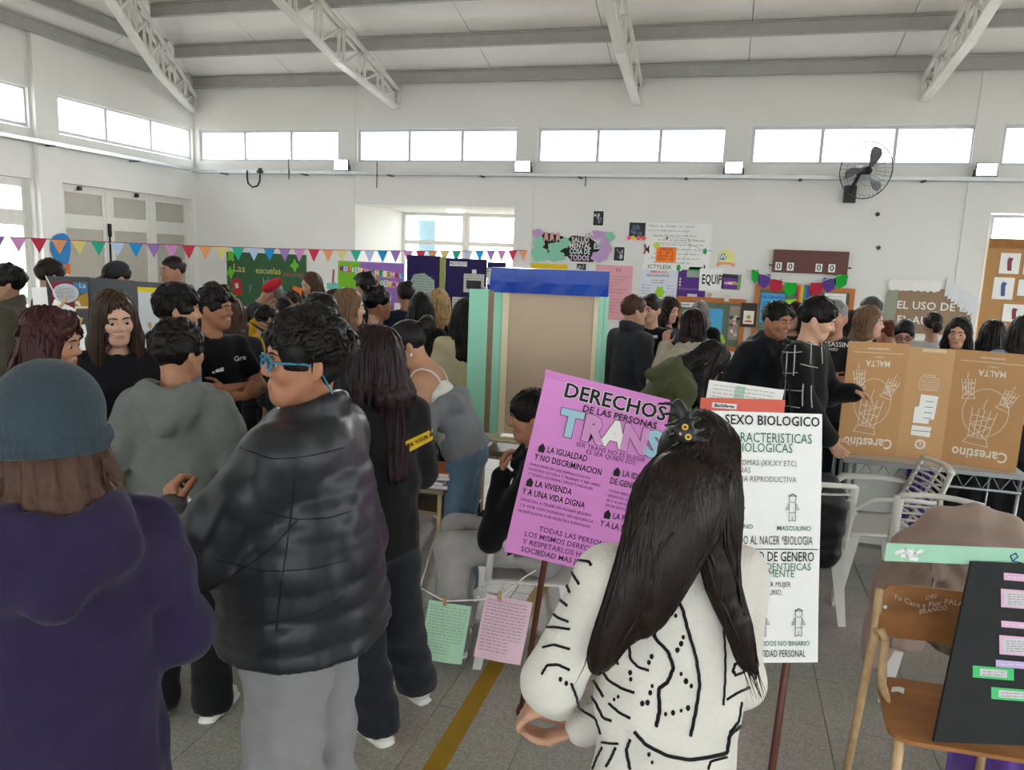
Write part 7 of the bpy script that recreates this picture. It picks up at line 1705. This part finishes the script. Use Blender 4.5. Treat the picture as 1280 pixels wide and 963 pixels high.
crowd('m29', 'person in charcoal seen from behind just right of the crossed arms', Spot(290, 378, 5.2, -10, h=1.55), dict(kind='long', mat=HBR, len=.3), dict(kind='sweater', mat=CHAR), face=False)
# --- right of the booth
crowd('r29', 'person in a dark grey collared jacket standing next to the booth', Spot(795, 370, 5.95, -45), dict(kind='short', mat=HBR, vol=.002), dict(kind='jacket', mat=C('33363d'), loose=.026, collar=True, hem=.8), head=(-20, 0, 0), skin='c79a82')
p30 = crowd('r30', 'person in a black T-shirt with a small white logo facing left', Spot(814, 369, 6.4, 150), dict(kind='fringe', mat=HB, seed=40), dict(kind='tee', mat=BLKC, loose=.018), skin='d0a48c', head=(0, -4, 0)); px_poly(p30, p30['top'], [(813, 420), (822, 419), (822, 423), (813, 423)], PAPER, 'logo', n=2)
crowd('r31', 'person in a blue sweater facing right before the felt board', Spot(838, 372, 7.1, -135), dict(kind='wavy', mat=HB, len=.26, vol=.004), dict(kind='sweater', mat=C('2b3a55'), fem=True), skin='d2a58e', head=(0, -8, 0))
crowd('r32', 'person in a beige hooded jacket with a hand at the face', Spot(863, 386, 5.5, 60), dict(kind='long', mat=HM, len=.14, sides=(.1, .1)), dict(kind='jacket', mat=BEIGE, loose=.03, hood=True), skin='c2937a', armL='phone', armR='chest')
crowd('r33', 'person in a black jumper seen from behind before the felt board', Spot(876, 376, 7.6, 5), dict(kind='long', mat=HG, len=.16, sides=(.12, .12), vol=.004), dict(kind='sweater', mat=BLKC, loose=.024), face=False)
b0 = at_d(782, 520, 4.35); p34 = person('person in an olive jacket bending far forward behind the pink placard', (b0[0], b0[1]), bearing(b0) - 82, 1.66, lean=44, head=(-8, -50, 0), armL='work', armR='work', skin='c2937b', hair=dict(kind='long', mat=HK, len=.36, fwd=(.1, .1), locks=60), top=dict(kind='jacket', mat=OLIVE, loose=.034, hem=.82, hood=True, fold=.009), bottom=dict(mat=BLKC), res=.0125, body_res=.0085)
p35 = crowd('r35', 'person in a black padded jacket with hands in pockets', Spot(972, 377, 5.0, -150), dict(kind='fringe', mat=HK, vol=.0, seed=44, line=.004), dict(kind='jacket', mat=JACK, loose=.036, collar=True, hood=True, hem=.8), skin='a87458', lips='8a5448', head=(18, -6, 0), res=.014, body_res=.0085, armL='pocket', armR='pocket')
sp = Spot(1022, 371, 4.6, -110); p36 = crowd('r36', 'person in a black jacket with white check lines pointing at the carton', sp, dict(kind='fringe', mat=HK, vol=.006, seed=50, locks=50), dict(kind='jacket', mat=BLKC, loose=.03, collar=False, hem=.72, neck=.066), skin='d0a288', lips='a8655a', head=(12, -16, 0), res=.013, body_res=.007,
      armL=((-.24, .06, 1.11), (-.15, .24, 1.16), (.1, 1, -.15), (.5, 0, -1)), armR=((.25, .1, 1.1), (.2, .24, .92), (0, .7, -.7), (-1, 0, 0)))
CHK = mat('white_check_line', 'b5b3b0', rough=.9, var=.1)
for pts in ([(976, 405), (985, 412), (996, 418)], [(1000, 402), (1010, 412), (1014, 420)], [(978, 440), (990, 441), (1002, 440)], [(972, 465), (985, 467), (997, 466)], [(970, 485), (985, 488), (1003, 489)], [(972, 505), (985, 508), (1000, 510)], [(986, 405), (984, 440), (982, 480), (980, 508)], [(1004, 480), (1003, 495), (1003, 508)], [(994, 425), (993, 452), (992, 470)], [(1014, 482), (1014, 500), (1015, 510)], [(990, 400), (1000, 396), (1010, 399)], [(1000, 425), (1012, 430), (1024, 432)], [(1000, 455), (1012, 458), (1022, 460)], [(1012, 405), (1014, 430), (1013, 455)], [(1024, 410), (1027, 435), (1028, 455)]): px_tube(p36, p36['top'], pts, .004, CHK, 'check_line', off=.0)
p37 = crowd('r37', 'person in a dark T-shirt with white lettering and folded arms', Spot(1046, 375, 5.45, 165), dict(kind='crop', mat=HG, vol=-.004, line=.012), dict(kind='tee', mat=C('2b2e36'), loose=.026, sleeve='short', wide=.02, hem=.84), skin='b8866c', age=.35, head=(-6, -4, 0), armL='cross', armR='cross', res=.014)
px_text(p37, p37['top'], 'ASSASSINS', PAPER, (1045, 431), (10, .6), 8.5, .01); px_text(p37, p37['top'], 'CREED', PAPER, (1040, 437), (10, .6), 5, .01)
q = crowd('r35b', 'person in charcoal and glasses between the two black jackets', Spot(994, 378, 6.3, 150), dict(kind='long', mat=HB, len=.2), dict(kind='sweater', mat=CHAR), skin='c99a84'); glasses(q, BLK)
crowd('r38', 'person in a charcoal jacket farthest back left of the kraft banner', Spot(1087, 371, 7.2, 70), dict(kind='crop', mat=hair_mat('hair_salt', '454240')), dict(kind='jacket', mat=CHAR), face=False, skin='b58a74')
crowd('r38b', 'person in charcoal from behind, right of the lettered T-shirt', Spot(1066, 394, 6.4, 20, h=1.56), dict(kind='wavy', mat=HB, len=.2, vol=.012), dict(kind='sweater', mat=CHAR), face=False)
crowd('r39', 'person in a grey jumper in profile above the left carton panel', Spot(1092, 383, 5.65, -105), dict(kind='long', mat=HLB, len=.14, sides=(.12, .12)), dict(kind='sweater', mat=GREYT, fem=True), skin='cfa08c', lips='a86a64')
crowd('r39b', 'small person in charcoal behind the seam of the left carton panel', Spot(1108, 402, 6.7, 60, h=1.48), dict(kind='short', mat=hair_mat('hair_copper', '6a3a28')), dict(kind='sweater', mat=CHAR), face=False)
q = crowd('r40', 'person in a white sweater and glasses just showing above the carton', Spot(1130, 410, 6.05, 170, h=1.54), dict(kind='tied', mat=HK, vol=.004), dict(kind='sweater', mat=WHITEC), skin='cfa189', head=(10, -16, 0)); glasses(q, BLK)
crowd('r41', 'person in a pale grey T-shirt from behind before the kraft banner', Spot(1167, 390, 6.75, 15), dict(kind='ponytail', mat=HB, len=.26, at=(0, -.11, .02), vol=.0), dict(kind='tee', mat=C('c9ccd0'), loose=.02), face=False, skin='c2957c')
crowd('r42', 'person in a black jumper facing the camera above the right carton panel', Spot(1200, 397, 5.7, 168), dict(kind='long', mat=HK, len=.34, vol=.004, face=1.15), dict(kind='sweater', mat=BLKC, fem=True), skin='c4957c', lips='a04a48', head=(4, -4, 0), res=.014, body_res=.008)
crowd('r43', 'person in a black jumper from behind above the right carton panel', Spot(1241, 400, 6.2, 30), dict(kind='long', mat=HK, len=.36, vol=.004), dict(kind='sweater', mat=BLKC), face=False)
crowd('r44', 'person in a light blue T-shirt at the right edge behind the carton', Spot(1281, 394, 5.6, 20), dict(kind='long', mat=HB, len=.22), dict(kind='tee', mat=LBLUE, loose=.024), face=False)

# --- P15: girl in the white and black knitted cardigan, from behind
sp = Spot(858, 512, 1.43, 38, hairt=.02)
KNIT = cloth_mat('cream_knit', 'd8d3ca', bump=.6, bscale=130, var=.06)
p15 = crowd('knit', 'person in a cream cardigan with black knitted lines and a cat hair clip', sp, None, dict(kind='cardigan', mat=KNIT, loose=.014, hem=.70, fem=True, fold=.005, neck=.062, flat=.72, sleeve_loose=.013), res=.0095, head=(-62, -4, 0), skin='c99a80',
            armL=((-.255, .055, 1.165), (-.14, .22, 1.0), (-.55, .7, -.5), (.5, -.2, -.8)), armR=((.205, .03, 1.085), (-.075, .225, .915), (-.8, .4, -.35), (.0, .25, 1)), bottom=dict(mat=DENIM), body_res=.005, hd_w=(.18, .135), sh_up=(.035, .0), hand_curl=(.35, .4), shoe='d8d5d0', eyes=True)
HD15 = hair_mat('hair_espresso', '1e1512', rough=.36, streak=.4); H = p15['H']; M15 = p15['M']; L15 = to_local(p15)
W15 = lambda px, py, D: L15(at_d(px, py, D))
g = [EllR(H(0, -.018, .04), .078, .1, .092, M15, .02, False), EllR(H(0, .128, -.05), .055, .062, .125, M15, .014, True)]
lft = [W15(848, 590, 1.330), W15(830, 650, 1.310), W15(800, 730, 1.300), W15(764, 800, 1.310), W15(745, 838, 1.320)]
mid = [W15(858, 600, 1.320), W15(850, 660, 1.300), W15(835, 720, 1.290), W15(800, 790, 1.300)]
rgt = [W15(895, 600, 1.360), W15(896, 670, 1.350), W15(905, 740, 1.340), W15(928, 800, 1.350), W15(945, 850, 1.370)]
for ch_, rs in ((lft, (.045, .04, .034, .022, .006)), (mid, (.062, .05, .03, .008)), (rgt, (.045, .03, .015, .009, .004))):
    tt = np.linspace(0, len(ch_) - 1, len(ch_) * 3 - 2); ca = np.stack([np.interp(tt, np.arange(len(ch_)), np.array(ch_)[:, j]) for j in range(3)], 1); rs = list(np.interp(tt, np.arange(len(rs)), rs)); ca[1:-1] = (ca[:-2] + 2 * ca[1:-1] + ca[2:]) / 4; ch_ = list(ca)
    for i in range(len(ch_) - 1): g.append(Prim(ch_[i], ch_[i + 1], rs[i], rs[i + 1], flat=.62, xd=_nrm(W15(900, 600, 1.3) - W15(800, 600, 1.3)), k=.03))
hs15 = Solid(g, k=.025, disp=lambda P: .003 * np.sin(70 * (P @ _nrm(W15(900, 600, 1.3) - W15(800, 600, 1.3))) + 3 * np.sin(P[:, 2] * 7)))
hv, hq = polygonize(hs15, *hs15.box(), .0055)
rk = random.Random(15); paths = []
ax15 = _nrm(W15(900, 600, 1.3) - W15(800, 600, 1.3)); crown = H(0, -.03, .135)
for i in range(560):
    r0 = rk.random(); grp = lft if r0 < .42 else mid if r0 < .72 else rgt; w0 = (.055 if grp is not rgt else .04)
    a = rk.uniform(-1, 1); st_ = H(rk.uniform(-.05, .05), rk.uniform(-.06, .07), .132)
    pts = [st_]; tgt = grp[0] + ax15 * a * w0
    for t in (.33, .66): m_ = st_ * (1 - t) + tgt * t; c0 = np.array(p15['hc']) + M15 @ V3(0, -.015, .03); d_ = m_ - c0; pts.append(c0 + d_ / np.linalg.norm(d_) * (.103 + .01 * t))
    for k, gp_ in enumerate(grp): f_ = 1 - .62 * k / (len(grp) - 1); pts.append(gp_ + ax15 * a * w0 * f_ + V3(rk.uniform(-1, 1), rk.uniform(-1, 1), rk.uniform(-1, 1)) * .006)
    pts[-1] = pts[-1] + (pts[-1] - pts[-2]) * rk.uniform(-.5, .5)
    P_ = np.array(pts); tt = np.linspace(0, len(P_) - 1, 18); P_ = np.stack([np.interp(tt, np.arange(len(P_)), P_[:, j]) for j in range(3)], 1)
    for _ in range(3): P_[1:-1] = (P_[:-2] + 2 * P_[1:-1] + P_[2:]) / 4
    paths.append(P_)
A_ = np.array(paths); dS = hs15(A_.reshape(-1, 3)).reshape(A_.shape[:2]); Q_ = hs15.snap(A_.reshape(-1, 3), off=.001, it=3).reshape(A_.shape); Q_ = np.where((np.abs(dS) > .04)[..., None], A_, Q_)
VV, FF, cnt = [hv], [hq], len(hv); ns = 5; m = 18; an_ = np.arange(ns) * 2 * math.pi / ns
for q_ in Q_:
    q_[1:-1] = (q_[:-2] + 2 * q_[1:-1] + q_[2:]) / 4
    T_ = np.gradient(q_, axis=0); T_ /= np.linalg.norm(T_, axis=1)[:, None] + 1e-9; O_ = np.array(p15['hc']) * 0 + L15(CAM) - q_; O_ -= T_ * (O_ * T_).sum(1)[:, None]; O_ /= np.linalg.norm(O_, axis=1)[:, None] + 1e-9; Wd = np.cross(T_, O_)
    tt = np.linspace(0, 1, m); R_ = rk.uniform(.0018, .0042) * np.minimum((tt + .15) * 3, 1) * np.clip((1.03 - tt) * 2.4, .06, 1)
    ring = q_[:, None] + R_[:, None, None] * (Wd[:, None] * np.cos(an_)[None, :, None] * 1.4 + O_[:, None] * np.sin(an_)[None, :, None] * .6); VV.append(ring.reshape(-1, 3))
    i_, j_ = np.meshgrid(np.arange(m - 1), np.arange(ns), indexing='ij'); j2 = (j_ + 1) % ns; FF.append(np.stack([i_ * ns + j_, i_ * ns + j2, (i_ + 1) * ns + j2, (i_ + 1) * ns + j_], -1).reshape(-1, 4) + cnt); cnt += m * ns
hair15 = mesh_obj('hair', np.concatenate(VV), np.concatenate(FF), HD15, p15['root'], smooth=True)
# black yarn lines and eyelet dots of the cardigan, laid on the knit
YARN = cloth_mat('black_yarn', '1a191d', bump=.5, bscale=200)
ZX = lambda x, y: (620 + x * 380 / 1133, 640 + y * 323 / 963)
lines = [[(590, 240), (650, 280), (695, 360), (715, 440), (745, 540), (760, 640), (745, 740), (725, 835)], [(490, 310), (560, 340), (590, 390), (590, 470), (640, 520), (662, 580), (640, 635), (605, 660), (610, 740), (597, 800)],
         [(425, 400), (480, 425), (495, 480), (500, 550), (530, 580), (570, 592)], [(775, 265), (820, 330), (848, 420), (855, 520), (855, 620), (848, 720)], [(390, 490), (440, 530), (455, 570)], [(385, 580), (420, 630), (470, 660), (515, 675)],
         [(280, 640), (300, 690), (310, 735), (370, 770), (390, 830)], [(300, 570), (330, 650), (370, 710), (400, 770), (430, 780)], [(345, 580), (370, 640), (400, 690)], [(515, 820), (560, 870), (640, 910), (720, 925), (790, 915), (860, 900), (870, 830), (910, 800)], [(420, 715), (460, 750), (500, 770)],
         [(175, 430), (220, 430), (275, 438)], [(175, 505), (215, 495), (275, 512)], [(170, 605), (190, 572), (230, 570), (275, 590)], [(200, 370), (230, 395), (270, 410)], [(215, 300), (240, 330), (265, 350)], [(245, 235), (262, 270), (275, 300)], [(270, 200), (290, 240), (310, 270)], [(275, 130), (310, 115), (330, 125)], [(310, 180), (345, 185), (355, 200)], [(350, 85), (370, 95), (390, 100)],
         [(905, 480), (905, 520), (890, 545)], [(860, 700), (900, 675), (945, 655)], [(890, 610), (920, 600), (940, 580)], [(880, 600), (890, 570), (905, 560)], [(915, 710), (905, 780), (870, 825)], [(350, 880), (330, 920), (310, 960)], [(395, 880), (375, 920), (360, 960)], [(445, 880), (430, 915), (410, 950)], [(500, 850), (485, 890), (500, 960)], [(395, 860), (430, 865), (455, 865)], [(790, 960), (800, 930), (860, 915)]]
for k, ln in enumerate(lines): px_tube(p15, p15['top'], [ZX(*q) for q in ln], .0050 if k in (0, 1, 9) else .0036, YARN, 'yarn_line', off=.0008, sub=6, wig=.35)
dots = [(590, 270), (588, 290), (555, 278), (578, 318), (622, 375), (648, 378), (670, 388), (698, 468), (690, 492), (676, 516), (580, 540), (570, 562), (690, 605), (708, 632), (728, 650), (632, 755), (660, 750), (690, 742), (716, 732), (582, 650), (575, 675), (496, 345), (495, 370), (490, 395), (515, 440), (540, 445), (562, 448), (430, 440), (428, 465), (500, 600), (502, 625), (545, 715), (565, 712), (582, 935), (570, 905), (890, 570), (888, 600), (440, 700), (455, 690), (240, 625), (262, 640)]
dm = MB(); X = march(p15, p15['top'], [ZX(*q) for q in dots], .001, fix=False); X = X[np.abs(p15['top'](X)) < .01]; f15 = L15(CAM)
for c in X:
    n_ = _nrm(f15 - c); u_ = _nrm(np.cross(n_, V3(0, 0, 1))); v_ = np.cross(n_, u_); rr_ = rk.uniform(.0028, .0046)
    dm.add([c + n_ * .002 + u_ * rr_ * math.cos(t) + v_ * rr_ * 1.3 * math.sin(t) for t in np.linspace(0, 6.283, 9)[:-1]] + [c + n_ * .004], [(i, (i + 1) % 8, 8) for i in range(8)])
tag(dm.build('eyelet_dots', YARN, p15['top_o']), kind='stuff')
# cat-shaped claw clip
cc = W15(856, 541, 1.285); nz = _nrm(L15(CAM) - cc); ux = _nrm(W15(900, 548, 1.3) - W15(800, 535, 1.3)); ux = _nrm(ux - nz * (ux @ nz)); uz = np.cross(nz, ux); ca_, sa_ = math.cos(-1.15), math.sin(-1.15); ux, uz = ux * ca_ + uz * sa_, uz * ca_ - ux * sa_; MC = np.stack([ux, uz, nz], 1)
Pc = lambda x, y, z: cc + MC @ (V3(x, y, z) * 1.15)
clip = solid_obj('hair_clip', Solid([EllR(Pc(0, 0, 0), .021, .019, .013, MC, .006, False), Prim(Pc(-.014, .012, 0), Pc(-.017, .025, 0), .007, .002), Prim(Pc(.014, .012, 0), Pc(.017, .025, 0), .007, .002), EllR(Pc(-.035, .004, -.01), .022, .012, .012, MC, .01, False)] + [Prim(Pc(-.025 + .014 * k, .012, -.006), Pc(-.032 + .018 * k, .03, -.022), .004, .0025) for k in range(4)] + [Prim(Pc(-.05 + .016 * k, -.008, -.006), Pc(-.056 + .018 * k, -.026, -.02), .004, .0025) for k in range(5)], k=.006), .0032, BLK, p15['root'])
for s in (-1, 1):
    c = Pc(s * .008, .003, .0125)
    for r_, z_, m_ in ((.0058, 0, mat('cat_eye_yellow', 'd9a520', rough=.3)), (.0028, .0016, BLK)): mesh_obj('cat_eye', [c + MC @ V3(r_ * math.cos(t), r_ * math.sin(t), z_) for t in np.linspace(0, 6.283, 13)[:-1]], [tuple(range(12))], m_, clip)
mesh_obj('cat_nose', [Pc(.0026 * math.cos(t), -.007 + .002 * math.sin(t), .0135) for t in np.linspace(0, 6.283, 9)[:-1]], [tuple(range(8))], colour('e08a9a'), clip)
